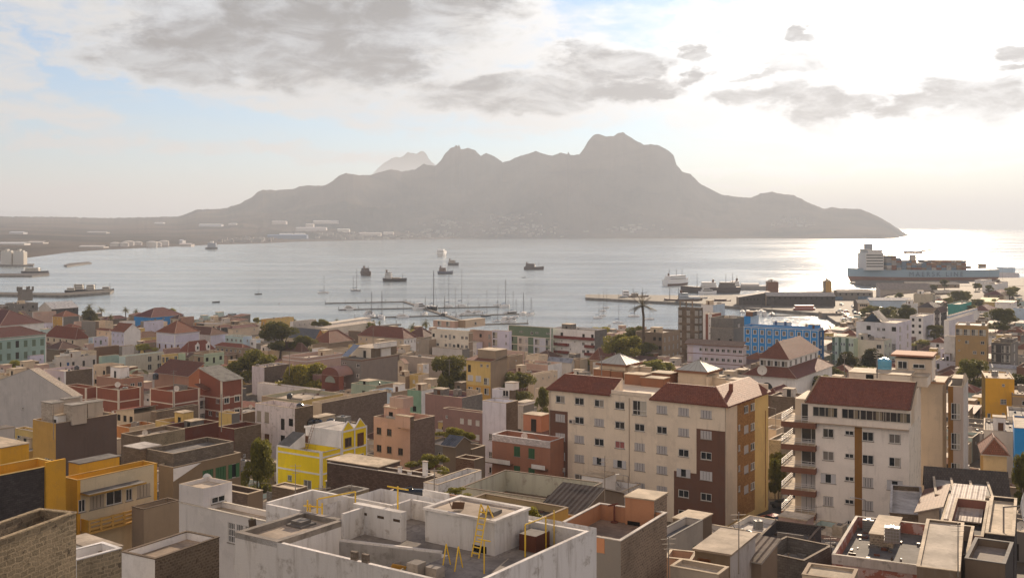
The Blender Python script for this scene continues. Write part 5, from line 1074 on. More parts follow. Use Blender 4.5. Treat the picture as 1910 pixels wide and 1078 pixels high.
# --- left foreground
ft = bld('yellow fronted house under four concrete cisterns', 40, 104, 218, 790, 13.5, 'ochre', (.17, .12, .10), ['', '..nn', '..tt', ''], '', fl=3.2, par=1.5, deck='dark', a=6.5, kB='plaster')
for i, (xl, xc, xr, yb, yt, w_) in enumerate(((112, 122, 153, 770, 745, ''), (77, 98, 123, 792, 753, ''), (150, 165, 195, 786, 752, ''), (118, 136, 165, 793, 757, ''))):
    vol(ft, 'cistern', xl, xc - 1, xr - 3, yb, yt, A=(.46, .39, .32), kA='block', z=ft.zt - .6, top='concrete')
bld('yellow stepped annex below the cistern house', 28, 62, 72, 805, 9, 'yellow', 'yellow', ['nn', ''], '', par=.3)
bld('low concrete shed with white edge below the yellow annex', 0, 52, 100, 842, 6, 'sand', 'ochre', '', 'x', deck='grey', par=.3)
tg = bld('tan house with green shutters and rough block upper floor', 296, 323, 449, 872, 12.2, (.30, .22, .14), (.30, .22, .14), '', '..r.rrO', fl=3.2, par=.5, first=3.8, cb=[372, 380, 388, 400, 412, 424, 436], wsz={'r': (1.6, 1.7), 'O': (1.7, 1.7)}, Y=124, hid=.4)
vol(tg, 'upper_floor', 282, 323, 368, 876, 846, A=(.24, .20, .16), kA='block', kB='block', par=.6, top='grey', a=5, b=9)
vol(tg, 'roof_room', 231, 262, 300, 868, 838, A='mud', kA='block', kB='rubble', top='pale', z=tg.zd)
vol(tg, 'block_wall', 365, 372, 420, 862, 838, A='grey', kA='block', kB='block', a=.4)
m = MB(); m.poly([(.03, 0, tg.H - 1.6), (.03, tg.b * .4, tg.H - .1), (.03, 0, tg.H - .1)], mat('plaster', 'white')); m.build('white_wedge', tg.o)
ye = bld('yellow and cream house with long slatted balcony', 118, 144, 293, 896, Y=110, A='amber', B=(.56, .47, .32), wa=['', '', ''], wb=['1.tg.1.t', '', 'D.xtt'], fl=3.4, par=1.4, first=4.3, deck='dark', cb=[153, 168, 181, 213, 225, 241, 255, 268], regB=[(None, 150, 0, 99, mat('plaster', 'amber')), (287, None, 0, 99, mat('plaster', 'amber'))], cap='ochre', hid=.5, wsz={'g': (1.9, 1.5), '1': (.8, 1.3), 't': (1.7, 1.4)})
m = MB(); m.box(.06, 1.6, .3, ye.b * .74, ye.H - 1.5, ye.H - 1.3, mat('concrete', 'ochre'), top=mat('concrete', 'grey')); m.build('canopy', ye.o)
m = MB(); m.box(.06, 1.5, .3, ye.b * .76, ye.H - 5.4, ye.H - 5.2, mat('plaster', 'ochre'))
for z in (.2, .62, 1.0): m.box(1.4, 1.5, .3, ye.b * .76, ye.H - 5.2 + z, ye.H - 5.2 + z + .22, mat('plaster', 'ochre'))
for i in range(6): m.box(1.38, 1.52, .3 + i * (ye.b * .76 - .55) / 5, .55 + i * (ye.b * .76 - .55) / 5, ye.H - 5.2, ye.H - 3.95, mat('plaster', 'ochre'))
m.box(.06, 1.5, .4, .5, ye.H - 5.2, ye.H - 4.0, mat('plaster', 'amber')); m.build('balcony', ye.o)
vol(ye, 'roof_room', 128, 148, 192, 893, 866, A='amber', top='grey', b=5)
yl = bld('deep yellow terrace house with dark block wall', -90, -45, 116, 896, Y=100, A='amber', B='dark', wa='', wb=['', '...w..'], kB='block', par=2.0, deck='ochre', cap='yellow', hid=.5)
vol(yl, 'upper_room', -60, 2, 54, 880, 836, A='amber', top='sand')
m = MB(); m.box(0, .3, yl.b - 1.9, yl.b + .2, -2, yl.H + .5, mat('plaster', 'amber')); m.build('corner_pier', yl.o)
pw = bld('tan annex with perforated screen wall', 249, 268, 335, 950, 8.5, 'tan', (.40, .30, .20), 'v', '', par=.9, kB='plaster', deck='mud', Y=112, wsz={'v': (2.6, 5)}, cap='mud')
# white house with square tower
wh = bld('white flat roofed house with square stair tower', 334, 521, 560, 978, Y=92, A=(.56, .53, .50), B='white', wa=['......kkk.kk', ''], wb='', par=.45, top=.6, deck=(.46, .38, .29), fl=3.0, ang=34, wsz={'k': (1.25, 1.8)}, hid=.6, cap='ivory')
vol(wh, 'stair_tower', 334, 379, 407, 954, 911, A=(.54, .51, .49), B=(.56, .54, .54), par=.35, b=3.4, win=[('B', 'n', .5, .5, 1.6, .6)])
dsh = roof_thing('dish', (*wh.W2(-13.6, 2.8), wh.zd + .1), 2.6, 'pale and tilted beside the white stair tower', 1.3)
rt = bld('narrow roof terrace house with long mossy block side', 227, 289, 409, 1043, Y=70, A='white', B=(.22, .17, .12), wa='', wb='', kB='rubble', par=.5, deck=(.42, .33, .25), cap='mud', ang=30, hid=.3)
sw = bld('rough stone house wall with white coping', 136, 143, 227, 1045, Y=60, A='white', B=(.34, .28, .19), kB='stone', par=.8, deck='mud', cap='white', hid=.3, ang=38)
vol(sw, 'white_parapet', 160, 186, 227, 1040, 1030, A='white', kA='plaster', z=sw.zd, a=4)
rw2 = bld('roofless old stone house with a heap of planks', -40, -22, 142, 1016, Y=43, A=(.28, .22, .15), B=(.32, .25, .16), kA='stone', kB='stone', par=2.2, deck='mud', dk='earth', cap=None, ang=18, hid=.3)
# planks
rng = random.Random(3)
for i in range(11):
    m = MB(); L = rng.uniform(2, 3.6); m.box(-L / 2, L / 2, -.06, .06, 0, .05, mat('paint', rng.choice([(.42, .36, .28), (.5, .45, .38), (.3, .22, .16)])))
    q = rw2.W2(-1.6 - rng.uniform(0, 2.2), 3 + rng.uniform(-1.6, 3.0)); o = m.build('plank', None, (q[0], q[1], rw2.zd + .12 + i * .07), rng.uniform(-.9, .5)); o.rotation_euler.x = 0; o.rotation_euler.y = rng.uniform(-.3, .3)
    tag(o, 'weathered plank in the heap inside the roofless stone house', 'plank', 'heap of planks')
# ================= large apartment block with mansard roofs =================
BRN = mat('plaster', (.20, .105, .075)); OCB = mat('block', (.42, .22, .08)); YEL = mat('plaster', (.62, .44, .18))
colsA = [1045, 1080.5, 1117.5, 1156, 1193, 1234.5, 1275, 1317]
ap = bld('big cream apartment block with brown panels and red mansard roofs', 1024, 1355, 1433, 755, Y=156, ang=34, A=(.64, .55, .44), B=(.62, .52, .40), fl=3.03, top=.75, roof='none',
         wa=['ggggGsss', 'sgsgggss', 'ssgpssgg', 'ssoossol', 'ggssssgg', '......gg'], ca=colsA,
         wb=['..g.g', 'm.s.g', 'm.s.g', 'm.s.g', 'm.s.g', ''], cb=[1379, 1385, 1392, 1398, 1404], wsz={'m': (.7, .9), 's': (1.75, 1.2), 'g': (1.7, 1.15), 'G': (2.4, 2.2), 'p': (1.7, 1.1), 'l': (1.9, 1.3), 'o': (2.2, 1.2)},
         regA=[(None, 1059, 0, 16.6, BRN), (1299, 1353.5, 0, 16.3, BRN), (1257, 1300, 0, 9.6, BRN), (None, None, 0, .9, mat('plaster', 'dark'))],
         regB=[(1375, 1408, 2.6, 30, OCB), (1408, None, 2.6, 30, YEL), (None, None, 0.7, 2.6, YEL), (None, None, 0, .7, mat('plaster', 'dark'))], sub=True, name='apartment_block', cat='apartment block', hid=.35)
H, a_, b_ = ap.H, ap.a, ap.b
ux = lambda px: ap.upx(px, 'A') - a_                       # local x on the front face
TM = mat('tile', (.27, .095, .055)); CR = mat('plaster', (.62, .53, .43))
def mansard(nm, x0, x1, wrap):
    m = MB(); z0, z1, d = H - .15, H + 1.9, 3.6
    if wrap:
        p = [(x0 - .1, -.45, z0), (.45, -.45, z0), (.45, b_ + .2, z0)]; q = [(x0 + .9, d, z1), (-d + .4, d, z1), (-d + .4, b_ + .2, z1)]
        m.poly([p[0], p[1], q[1], q[0]], TM); m.poly([p[1], p[2], q[2], q[1]], TM)
        m.poly([(x0 - .1, -.45, z0), (x0 + .9, d, z1), (x0 + .9, d, H - .3), (x0 - .1, .2, H - .3)], CR)
        m.poly([q[0], q[1], (q[1][0], q[1][1] + .25, z1), (q[0][0], q[0][1] + .25, z1)], CR); m.poly([(q[0][0], d + .25, z1), (q[1][0], d + .25, z1), (q[1][0], d + .25, H - .3), (q[0][0], d + .25, H - .3)], CR)
        m.poly([q[1], q[2], (q[2][0] - .25, q[2][1], z1), (q[1][0] - .25, d + .25, z1)], CR); m.poly([(q[1][0] - .25, d, z1), (q[1][0] - .25, b_ + .2, z1), (q[1][0] - .25, b_ + .2, H - .3), (q[1][0] - .25, d, H - .3)], CR)
        m.poly([(.45, b_ + .2, z0), (-d + .4, b_ + .2, z1), (-d + .4, b_ + .2, z0)], CR)
        m.tube(p[1], q[1], .10, .10, mat('concrete', (.42, .22, .16)), 6)
        m.poly([(x0 - .1, -.45, z0), (.45, -.45, z0), (.45, -.45, z0 - .22), (x0 - .1, -.45, z0 - .22)][::-1], mat('paint', (.20, .07, .05))); m.poly([(.45, -.45, z0), (.45, b_ + .2, z0), (.45, b_ + .2, z0 - .22), (.45, -.45, z0 - .22)][::-1], mat('paint', (.20, .07, .05)))
        m.poly([(x0, -.45, z0 - .2), (.45, -.45, z0 - .2), (.45, b_, z0 - .2), (.0, b_, z0 - .2), (0, 0, z0 - .2), (x0, 0, z0 - .2)][::-1], CR)
    else:
        m.poly([(x0 - .35, -.45, z0), (x1, -.45, z0), (x1, d, z1), (x0 + .8, d, z1)], TM); m.poly([(x0 - .35, b_ * .4, z0), (x0 - .35, -.45, z0), (x0 + .8, d, z1), (x0 + .8, b_ * .4, z1)], TM)
        m.poly([(x1, -.45, z0), (x1, d, z1), (x1, d, H - .3), (x1, .2, H - .3)], CR); m.box(x0 + .8, x1, d + .005, d + .25, H - .3, z1, CR)
        m.poly([(x0 - .35, -.45, z0 - .22), (x1, -.45, z0 - .22), (x1, -.45, z0), (x0 - .35, -.45, z0)], mat('paint', (.20, .07, .05)))
        m.poly([(x0, -.45, z0 - .2), (x1, -.45, z0 - .2), (x1, 0, z0 - .2), (x0, 0, z0 - .2)][::-1], CR)
    return m.build(nm, ap.o)
mansard('mansard_roof', -a_, ux(1140), False); mansard('mansard_roof', ux(1214), 0, True)
m = MB(); m.box(ux(1140), ux(1214), .0, .22, H - .1, H + .55, CR); m.build('parapet', ap.o)
m = MB(); m.poly([(-a_, .3, H - .02), (0, .3, H - .02), (0, b_, H - .02), (-a_, b_, H - .02)], mat('concrete', (.40, .30, .24))); m.box(-a_ + .8, 0, b_ - .25, b_ + .01, H - .02, H + 1.0, CR); m.build('roof_deck', ap.o)
# drain pipes and eave moulding
m = MB()
for px in (1026, 1174, 1353.5): m.tube((ux(px), -.08, .5), (ux(px), -.08, H - .4), .05, .05, mat('paint', (.45, .36, .28)), 6)
m.tube((.08, b_ - 1.4, 2), (.08, b_ - 1.4, H - 3), .05, .05, mat('paint', (.35, .16, .08)), 6); m.build('drain_pipe', ap.o)
# glass pyramids, roof blocks
def roofblk(nm, xc, yc_, w, d, h, m0, top=None, z=H - .02):
    m = MB(); m.box(xc - w / 2, xc + w / 2, yc_ - d / 2, yc_ + d / 2, z, z + h, m0); m.box(xc - w / 2 - .12, xc + w / 2 + .12, yc_ - d / 2 - .12, yc_ + d / 2 + .12, z + h, z + h + .12, top or mat('concrete', 'sand')); return m.build(nm, ap.o)
GP = bpy.data.materials.new('skylight_glass'); GP.use_nodes = True; t = NT(GP.node_tree); p = t.n('ShaderNodeBsdfPrincipled'); p.inputs['Base Color'].default_value = (.36, .36, .33, 1); p.inputs['Roughness'].default_value = .6; p.inputs['Specular IOR Level'].default_value = .2; t.n('ShaderNodeOutputMaterial', i_Surface=p.outputs[0])
for px, py in ((1155, 703), (1303, 717)):
    lx, ly, lz = ap.loc(px, py, ap.zt + .0); ly = max(5.5, ly); m = MB(); s = 3.0
    m.box(lx - s + .5, lx + s - .5, ly - s + .5, ly + s - .5, H - .02, H + 2.2, mat('plaster', 'cream')); m.box(lx - s, lx + s, ly - s, ly + s, H + 2.2, H + 2.55, mat('plaster', 'rust')); m.build('skylight_base', ap.o)
    g = MB(); q = [(lx - s + .2, ly - s + .2, H + 2.56), (lx + s - .2, ly - s + .2, H + 2.56), (lx + s - .2, ly + s - .2, H + 2.56), (lx - s + .2, ly + s - .2, H + 2.56)]; top_ = (lx, ly, H + 4.1)
    for i in range(4): g.poly([q[i], q[(i + 1) % 4], top_], GP)
    sk = g.build('skylight', ap.o); fr = MB(); fm_ = mat('paint', (.30, .28, .25))
    for i in range(4):
        fr.tube(q[i], top_, .05, .05, fm_, 4); A_, B_ = Vector(q[i]), Vector(q[(i + 1) % 4])
        for k in range(1, 5): 
            pp = A_.lerp(B_, k / 5); kk = min(k, 5 - k) / 2.5; fr.tube(pp, pp.lerp(Vector(top_), .98 if k in (2, 3) else .55), .03, .03, fm_, 4)
    fr.build('skylight_frame', sk)
rb = random.Random(5); BRW = mat('plaster', (.36, .17, .10)); CRM = mat('plaster', 'cream'); 
for px, py, w, d, h, mm in ((1110, 700, 3.2, 3, 1.5, BRW), (1095, 698, 2.5, 2, 1.2, CRM), (1190, 716, 3.6, 2.6, 1.7, BRW), (1222, 720, 4, 2.4, 1.4, BRW), (1245, 712, 3.5, 3, 1.7, BRW), (1203, 704, 6, .3, 2.3, CRM), (1212, 704, .3, 4, 2.3, CRM), (1345, 716, .4, 3.4, 1.8, CRM), (1362, 708, 6, .3, 1.5, CRM), (1180, 700, 2.5, 2.5, 1.4, BRW)):
    lx, ly, lz = ap.loc(px, py, ap.zt); lx = min(max(lx, -a_ + 2), -1.2); ly = min(max(ly, 4.8), b_ - 1.6); roofblk('roof_block', lx, ly, w, d, h, mm)
for px, py, wh_ in ((1268, 712, 'beside the first glass pyramid on the big cream block'), (1276, 710, 'stacked next to the other white tank on the big cream block')):
    lx, ly, lz = ap.loc(px, py, ap.zt); q = ap.W2(lx, max(5, ly)); roof_thing('cage', (*q, ap.zt), -.6, wh_, 1.6)
for px, py, wh_ in ((1052, 795, 'A'), ): pass
m = MB()
for px, z in ((1068, H - 5.3), (1043, H - 13.2), (1051, H - 13.2)):
    x = ux(px); m.box(x - .45, x + .35, -.38, -.02, z, z + .6, mat('paint', (.5, .46, .42))); m.box(x - .35, x + .1, -.385, -.381, z + .08, z + .52, mat('paint', 'dark'))
m.build('air_conditioner', ap.o)
m = MB(); lx, ly = ux(1402), 0; m.box(.9 - 3, .9 - 2.5, b_ * .35, b_ * .35 + .5, H + .8, H + 2.2, mat('plaster', (.3, .12, .08))); m.build('chimney', ap.o)

# ================= right apartment block with balconies =================
OCH = mat('plaster', (.34, .17, .05)); 
ra_ = bld('tall cream apartment block with ochre strip and side balconies', 1521, 1696, 1746, 800, Y=136, ang=27, A=(.66, .61, .56), B=(.64, .58, .50), fl=2.98, roof='none', sub=True, name='apartment_block', cat='apartment block', kA='plaster', kB='stain',
          wa=['gn.g.g', 'gn.g.g', 'on.s.o', 'sn.s.s', 'xm....'], ca=[1545, 1584.5, 1600, 1619, 1640, 1669], wb=['1', '1', '1', '1'], cb=[1741], top=.5, wsz={'g': (1.45, 1.2), 'n': (1.15, .6), 'o': (1.9, 1.25), 's': (1.3, 1.25), 'x': (.9, .6)},
          regA=[(1594, 1608, 0, 30, OCH)], hid=.3)
H2, a2, b2 = ra_.H, ra_.a, ra_.b; ux2 = lambda px: ra_.upx(px, 'A') - a2
# projecting upper storey (own openings as windows set on a thick wall)
m = MB(); x0 = ux2(1509); h2 = 2.75; cw = mat('plaster', (.64, .57, .50)); m.box(x0, .0, -.7, 2, H2, H2 + h2, cw); m.box(x0 - .02, .02, -.72, -.02, H2 - .14, H2, mat('plaster', (.40, .30, .22))); up = m.build('upper_storey', ra_.o)
for px, w in ((1541, 3.1), (1589.5, 2.3), (1629.5, 3.2), (1674.5, 3.2)):
    x = ux2(px); wm, fm = win_meshes('g', w, 1.15); 
    g = MB(); g.box(x - w / 2, x + w / 2, -.715, -.705, H2 + .9, H2 + 2.05, mat('glass')); wo = g.build('window', ra_.o)
    f = MB(); wp_ = mat('paint', (.5, .46, .4)); n = int(w / .75)
    for i in range(n + 1): xx = x - w / 2 + w * i / n; f.box(xx - .03, xx + .03, -.75, -.715, H2 + .9, H2 + 2.05, wp_)
    f.box(x - w / 2 - .05, x + w / 2 + .05, -.78, -.70, H2 + .82, H2 + .90, wp_); f.box(x - w / 2 - .03, x + w / 2 + .03, -.75, -.715, H2 + 2.05, H2 + 2.1, wp_); f.build('window_frame', wo)
    cur = MB(); cur.box(x + w * .12, x + w * .36, -.7155, -.7152, H2 + .95, H2 + 2.0, mat('paint', (.30, .25, .18))); cur.build('curtain', wo)
m = MB(); z0, z1, d = H2 + h2 - .1, H2 + h2 + 2.5, 5.2; TR = mat('tile', (.27, .10, .06))
m.poly([(x0 - .3, -1.1, z0), (.3, -1.1, z0), (.3, d, z1), (x0 + .4, d, z1)], TR); m.poly([(x0 - .3, -1.1, z0 - .14), (.3, -1.1, z0 - .14), (.3, -1.1, z0), (x0 - .3, -1.1, z0)], mat('paint', (.22, .09, .06)))
m.poly([(.3, -1.1, z0), (.3, d, z1), (.3, d, z0 - .2), (.3, -1.1, z0 - .2)][::-1], mat('plaster', 'cream')); m.poly([(x0 - .3, -1.1, z0), (x0 + .4, d, z1), (x0 - .3, d, z0)], mat('plaster', 'sand')); m.tube((x0 - .3, -1.1, z0 + .05), (x0 + .4, d, z1 + .05), .12, .12, mat('concrete', 'tan'), 6); m.tube((.3, -1.1, z0 + .05), (.3, d, z1 + .05), .1, .1, mat('concrete', 'mud'), 6); m.box(x0 + .4, .3, d, d + .2, z1 - .4, z1 + .06, mat('plaster', 'sand')); m.build('roof', ra_.o)
m = MB(); m.box(-a2, -.0, d + .2, b2, H2, H2 + h2 + 1.2, mat('plaster', (.62, .54, .45)), top=mat('concrete', 'deck')); m.box(-.25, .0, 2.0, d + .2, H2, H2 + h2 + .9, mat('stain', 'cream')); m.build('rear_storey', ra_.o)
zr = ra_.zt + h2 + 1.2
def v2(nm, xl, xc, xr, yb, yt, z=zr, **k): 
    o = vol(ra_, nm, xl, xc, xr, yb, yt, z=z, **{**dict(A=(.62, .54, .45), B=(.64, .57, .49), top='sand'), **k}); return o
v2('roof_house', 1583, 1697, 1728, 725, 701, B='cream', win=[('A', 'x', .35, .6, 1.0, 1.0)], b=5)
v2('roof_house', 1695, 1730, 1745, 722, 704, b=4)
v2('stair_tower', 1670, 1738, 1747, 712, 672, b=5, win=[('A', 'g', .2, 1.6), ('A', 'n', .65, 1.8)], A=(.56, .46, .36))
m = MB(); lx, ly, lz = ra_.loc(1738, 712, zr); m.box(lx - 5.4, lx + .25, ly - .5, ly + 5.2, lz + 3.4, lz + 3.65, mat('plaster', (.40, .19, .12))); m.build('roof_slab', ra_.o)
q = at_z(1649, 712, zr); 
stt = MB(); stt.box(q.x - .9, q.x + .9, q.y - .9, q.y + .9, zr, zr + 1.0, mat('paint', 'white')); tag(stt.build('tank_stand'), 'white stand under the blue tank on the cream block with balconies', 'tank stand')
roof_thing('blue', (q.x, q.y, zr + 1.0), 0, 'on the roof of the tall cream block with side balconies', 1.15)
# rear wings of the same block, seen to its right
rw3 = bld('rear wing of the cream block between two pale towers', 1746, 1758, 1778, 716, Y=152, ang=27, A='cream', B=(.56, .46, .36), wa='', wb='', par=.0, roof='none', fl=3, hid=.3, name='apartment_wing', cat='apartment block', a=7, b=6)
m = MB(); m.box(-rw3.a - .3, .3, -.3, rw3.b + .3, rw3.H, rw3.H + .3, mat('plaster', (.5, .30, .18)), top=mat('concrete', 'sand')); m.build('roof', rw3.o)
rg_ = bld('pale tower wing with stained gable wall and cross windows', 1776, 1797, 1834, 722, Y=150, ang=27, A=(.48, .40, .35), B=(.52, .48, .45), kA='plaster', kB='stain', wa=['G', 'G', 'G', 'G', 'G'], wb='', fl=4.2, top=.9, roof='flat', par=.4, hid=.3, name='apartment_wing', cat='apartment block', wsz={'G': (1.2, 2.3)}, b=9, regA=[(None, 1778, 0, 40, OCH)])
m = MB(); yb_ = rg_.b; m.poly([(.01, 0, rg_.H), (.01, yb_, rg_.H), (.01, yb_ * .45, rg_.H + 1.5)], mat('stain', 'cream')); m.poly([(-.25, 0, rg_.H), (-.25, yb_, rg_.H), (-.25, yb_ * .45, rg_.H + 1.5)][::-1], mat('stain', 'cream')); m.poly([(.01, 0, rg_.H), (.01, yb_ * .45, rg_.H + 1.5), (-.25, yb_ * .45, rg_.H + 1.5), (-.25, 0, rg_.H)], mat('concrete', 'sand')); m.poly([(.01, yb_ * .45, rg_.H + 1.5), (.01, yb_, rg_.H), (-.25, yb_, rg_.H), (-.25, yb_ * .45, rg_.H + 1.5)], mat('concrete', 'sand')); m.build('gable_wall', rg_.o)
vol(rg_, 'roof_block', 1776, 1797, 1812, 722, 707, A='concrete', top='sand', b=4)
# balconies: left bay
zb_ = ra_.zb; bw0, bw1 = ux2(1460), ux2(1522)
m = MB(); m.box(ux2(1480), -a2 + .02, 1.0, 9, 0, H2 + 2.7, mat('plaster', 'cream')); bay = m.build('balcony_bay', ra_.o)
for k in range(5):
    z = H2 - .1 - k * 2.98; m = MB(); r = MB()
    m.box(bw0, bw1 + .1, -1.0, 6.0, z - .75, z, mat('plaster', (.24, .11, .07)), top=mat('concrete', 'sand')); bo = m.build('balcony', ra_.o)
    rm_ = mat('metal', (.6, .58, .56))
    for zz in (.35, .6, .85): r.tube((bw0 + .05, -.95, z + zz), (bw1, -.95, z + zz), .03, .03, rm_, 5); r.tube((bw0 + .05, -.95, z + zz), (bw0 + .05, 5.9, z + zz), .035, .035, rm_, 5)
    for i in range(6): r.tube((bw0 + .05 + (bw1 - bw0) * i / 5, -.95, z), (bw0 + .05 + (bw1 - bw0) * i / 5, -.95, z + .88), .025, .025, rm_, 4)
    for i in range(6): r.tube((bw0 + .05, -.95 + i * 1.37, z), (bw0 + .05, -.95 + i * 1.37, z + .88), .025, .025, rm_, 4)
    r.build('railing', bo)
    wm, fm = win_meshes('s' if k > 2 else 'g', 2.6, 2.2); w_ = link('window', wm, bay, (ux2(1492), .86, z + .05), 0); link('window_frame', fm, w_)

# ================= white roof terrace complex in front =================
Z1, Z0, ZP = 42.2, 40.9, 43.3
fg = bld('large white flat roofed house with stained terrace walls', 438, 871, 1093, 1095, Y=49.8, ang=34.5, A=(.54, .52, .50), B=(.60, .59, .59), kA='stain', kB='stain', roof='open', b=12.0, hid=.2, zb=26)
WS, WW, WC, DK = mat('stain', (.52, .50, .48)), mat('stain', (.60, .58, .56)), mat('concrete', (.64, .60, .56)), mat('concrete', (.30, .27, .245), 1)
LD = mat('concrete', (.46, .38, .30))
o = fg.o; q_ = lambda z: z - fg.zb
def P(nm, x0, x1, y0, y1, z0, z1, m, top=None, par=o):
    b = MB(); b.box(x0, x1, y0, y1, q_(z0), q_(z1), m, top); return b.build(nm, par)
ZT = fg.zt
# inner side and coping of the outer parapets
P('parapet', -fg.a + 3.6, -.22, .003, .22, 40.9, ZT, WS, WC); P('parapet', -.22, -.003, .003, 11.0, 40.9, ZT, WS, WC); P('parapet', -5.6, -.003, 11.0, 11.22, 40, ZT, WS, WC)
P('lower_deck', -12.7, -5.9, .22, 6.4, 28, 41.0, WW, DK)
b = MB(); b.prism([(-12.7, 4.7), (-6.4, 6.2), (-5.9, 6.2), (-5.9, .22), (-.22, .22), (-.22, 11.0), (-5.6, 11.0), (-5.6, 13), (-19, 13), (-19, 5.3), (-12.7, 5.3)], q_(28), q_(42.2), WW, DK); b.build('terrace_deck', o)
b = MB(); b.prism([(-12.7, 4.70), (-6.4, 6.20), (-6.45, 6.38), (-12.75, 4.88)], q_(41), q_(42.32), WW, WC); b.build('retaining_wall', o)
P('left_block', -fg.a + .003, -12.6, .003, 5.3, 28, 43.0, WW, LD)
for x0, x1, y0, y1 in ((-fg.a, -12.6, 0, .35), (-fg.a, -12.6, 4.95, 5.3), (-fg.a, -fg.a + .35, .35, 4.95), (-12.95, -12.6, .35, 4.95)): P('roof_kerb', x0, x1, y0, y1, 43.0, ZT + .02, mat('concrete', (.33, .29, .25)))
P('hatch', -15.3, -14.1, 3.2, 4.4, 43.0, 43.12, mat('concrete', 'grey')); P('hatch', -15.1, -14.3, 3.4, 4.2, 43.12, 43.3, mat('concrete', 'grey'))
P('partition_wall', -12.6, -12.4, 4.9, 6.7, 42.2, 43.75, WS, WC)
P('slab_wall', -13.3, -9.6, 6.6, 7.05, 42.2, 43.85, WS, WC)
P('roof_house', -8.6, -3.75, 7.5, 10.8, 42.2, 44.0, WS, LD)
for x0, x1, y0, y1 in ((-8.7, -3.65, 7.4, 7.62), (-8.7, -3.65, 10.6, 10.9), (-8.7, -8.45, 7.62, 10.6), (-3.95, -3.65, 7.62, 10.6)): P('roof_kerb', x0, x1, y0, y1, 44.0, 44.13, WC)
P('roof_cover', -5.4, -4.6, 8.6, 9.4, 44.0, 44.2, mat('concrete', 'grey'))
P('vent_hole', -5.25, -4.3, 7.49, 7.5, 42.22, 42.6, mat('paint', (.02, .02, .02)))
P('wooden_locker', -3.3, -2.2, 9.2, 10.6, 42.2, 43.1, mat('paint', (.14, .055, .035)), mat('concrete', 'grey'))
P('back_wall', -19, -12.4, 9.0, 9.2, 42.2, 43.35, WW, WC); P('back_wall', -19.2, -19, 5.3, 9.2, 41, 43.35, WW, WC); P('back_wall', -19, -16.2, 5.1, 5.3, 42, 43.3, WW, WC)
P('back_wall', -12.4, -8.7, 10.7, 10.9, 42.2, 43.35, WW, WC); P('back_wall', -12.5, -12.3, 9.2, 10.9, 42.2, 43.35, WW, WC)
P('patio_wall', -13.2, -11.2, 12.9, 13.1, 42.2, 43.4, WW, WC); P('patio_wall', -9.4, -5.6, 12.9, 13.1, 42.2, 43.1, WW, WC)
P('chimney', -5.4, -4.7, 2.1, 2.8, 41.0, 42.95, mat('concrete', (.36, .32, .28))); P('chimney', -4.6, -3.9, 2.6, 3.3, 42.2, 42.75, mat('concrete', (.36, .32, .28)))
P('low_wall', -8.4, -5.6, 2.3, 2.5, 41, 41.7, mat('concrete', (.36, .32, .28))); P('low_wall', -8.6, -8.4, 2.3, 5.2, 41, 41.7, mat('concrete', (.36, .32, .28)))
for x in (-6.6, -7.35): P('loose_block', x, x + .4, .02, .2, ZT, ZT + .42, mat('block', (.25, .2, .16)))
for x in (-12.7, -11.4, -10.2): P('stain_patch', x, x + .5, 6.592, 6.6, 43.3, 43.45, mat('paint', (.10, .07, .05)))
YP = mat('gloss', (.62, .40, .03))
def pipes(label, name, segs, r=.035, wpos=None):
    m = MB()
    for p, q in segs: m.tube(p, q, r, r, YP, 6)
    ob = m.build(name); c, s_ = fg.W2(0, 0); ob.location = (fg.X, fg.Y, fg.zb); ob.rotation_euler = (0, 0, -rad(34.5)); return tag(ob, label, name.replace('_', ' '))
z = q_(42.2)
segs = []
for sx in (0, .48): segs += [((-4.72 + sx, 6.7, z), (-4.62 + sx * .95, 7.42, z + 2.7)), ((-4.62 + sx * .95, 7.42, z + 2.7), (-4.6 + sx * .95, 7.9, z + 1.95))]
for i in range(8): f_ = (i + .7) / 9; segs.append(((-4.72 + .1 * f_, 6.7 + .72 * f_, z + 2.7 * f_), (-4.24 + .08 * f_, 6.7 + .72 * f_, z + 2.7 * f_)))
pipes('yellow steel ladder hooked over the small white roof house', 'ladder', segs, .04)
pipes('single yellow pipe post with short crossbar on the terrace', 'post', [((-2.5, 4.8, z), (-2.5, 4.8, z + 1.75)), ((-2.9, 4.8, z + 1.72), (-2.1, 4.8, z + 1.72))])
pipes('yellow inverted U rail beside the brown locker', 'rail', [((-2.3, 8.3, z), (-2.3, 8.3, z + 1.75)), ((-2.3, 8.3, z + 1.75), (-2.2, 10.2, z + 1.75)), ((-2.2, 10.2, z + 1.75), (-2.2, 10.2, z))], .045)
pipes('yellow pipe post by the outer terrace corner', 'post', [((-2.1, 10.9, z), (-2.1, 10.9, z + 2.0))])
for x, w_ in ((-4.75, 'nearer the chimney'), (-3.95, 'farther from the chimney')): pipes('yellow ladder hoop standing on the terrace edge, the one ' + w_, 'hoop', [((x, 4.2, z), (x + .05, 4.45, z + 1.25)), ((x + .05, 4.45, z + 1.25), (x + .1, 4.75, z + .1))], .035)
pipes('yellow T shaped clothes pole behind the slab wall', 'clothes_pole', [((-11.4, 8.4, z), (-11.4, 8.4, z + 2.55)), ((-12.2, 8.4, z + 2.45), (-10.6, 8.4, z + 2.45))], .05)
pipes('yellow handrail with clustered posts by the corner block roof', 'handrail', [((-15.9, 5.5, z + .3), (-15.9, 5.5, z + 1.7)), ((-15.7, 5.5, z + .3), (-15.7, 5.5, z + 1.5)), ((-15.3, 5.7, z + .3), (-15.3, 5.7, z + 1.8)), ((-15.0, 5.8, z + .3), (-15.0, 5.8, z + 1.6)), ((-16.3, 5.6, z + 1.3), (-15.0, 5.8, z + 1.35)), ((-15.3, 5.8, z + 1.8), (-14.4, 8.0, z + 1.9)), ((-14.4, 8.0, z + 1.9), (-14.4, 8.0, z))], .05)
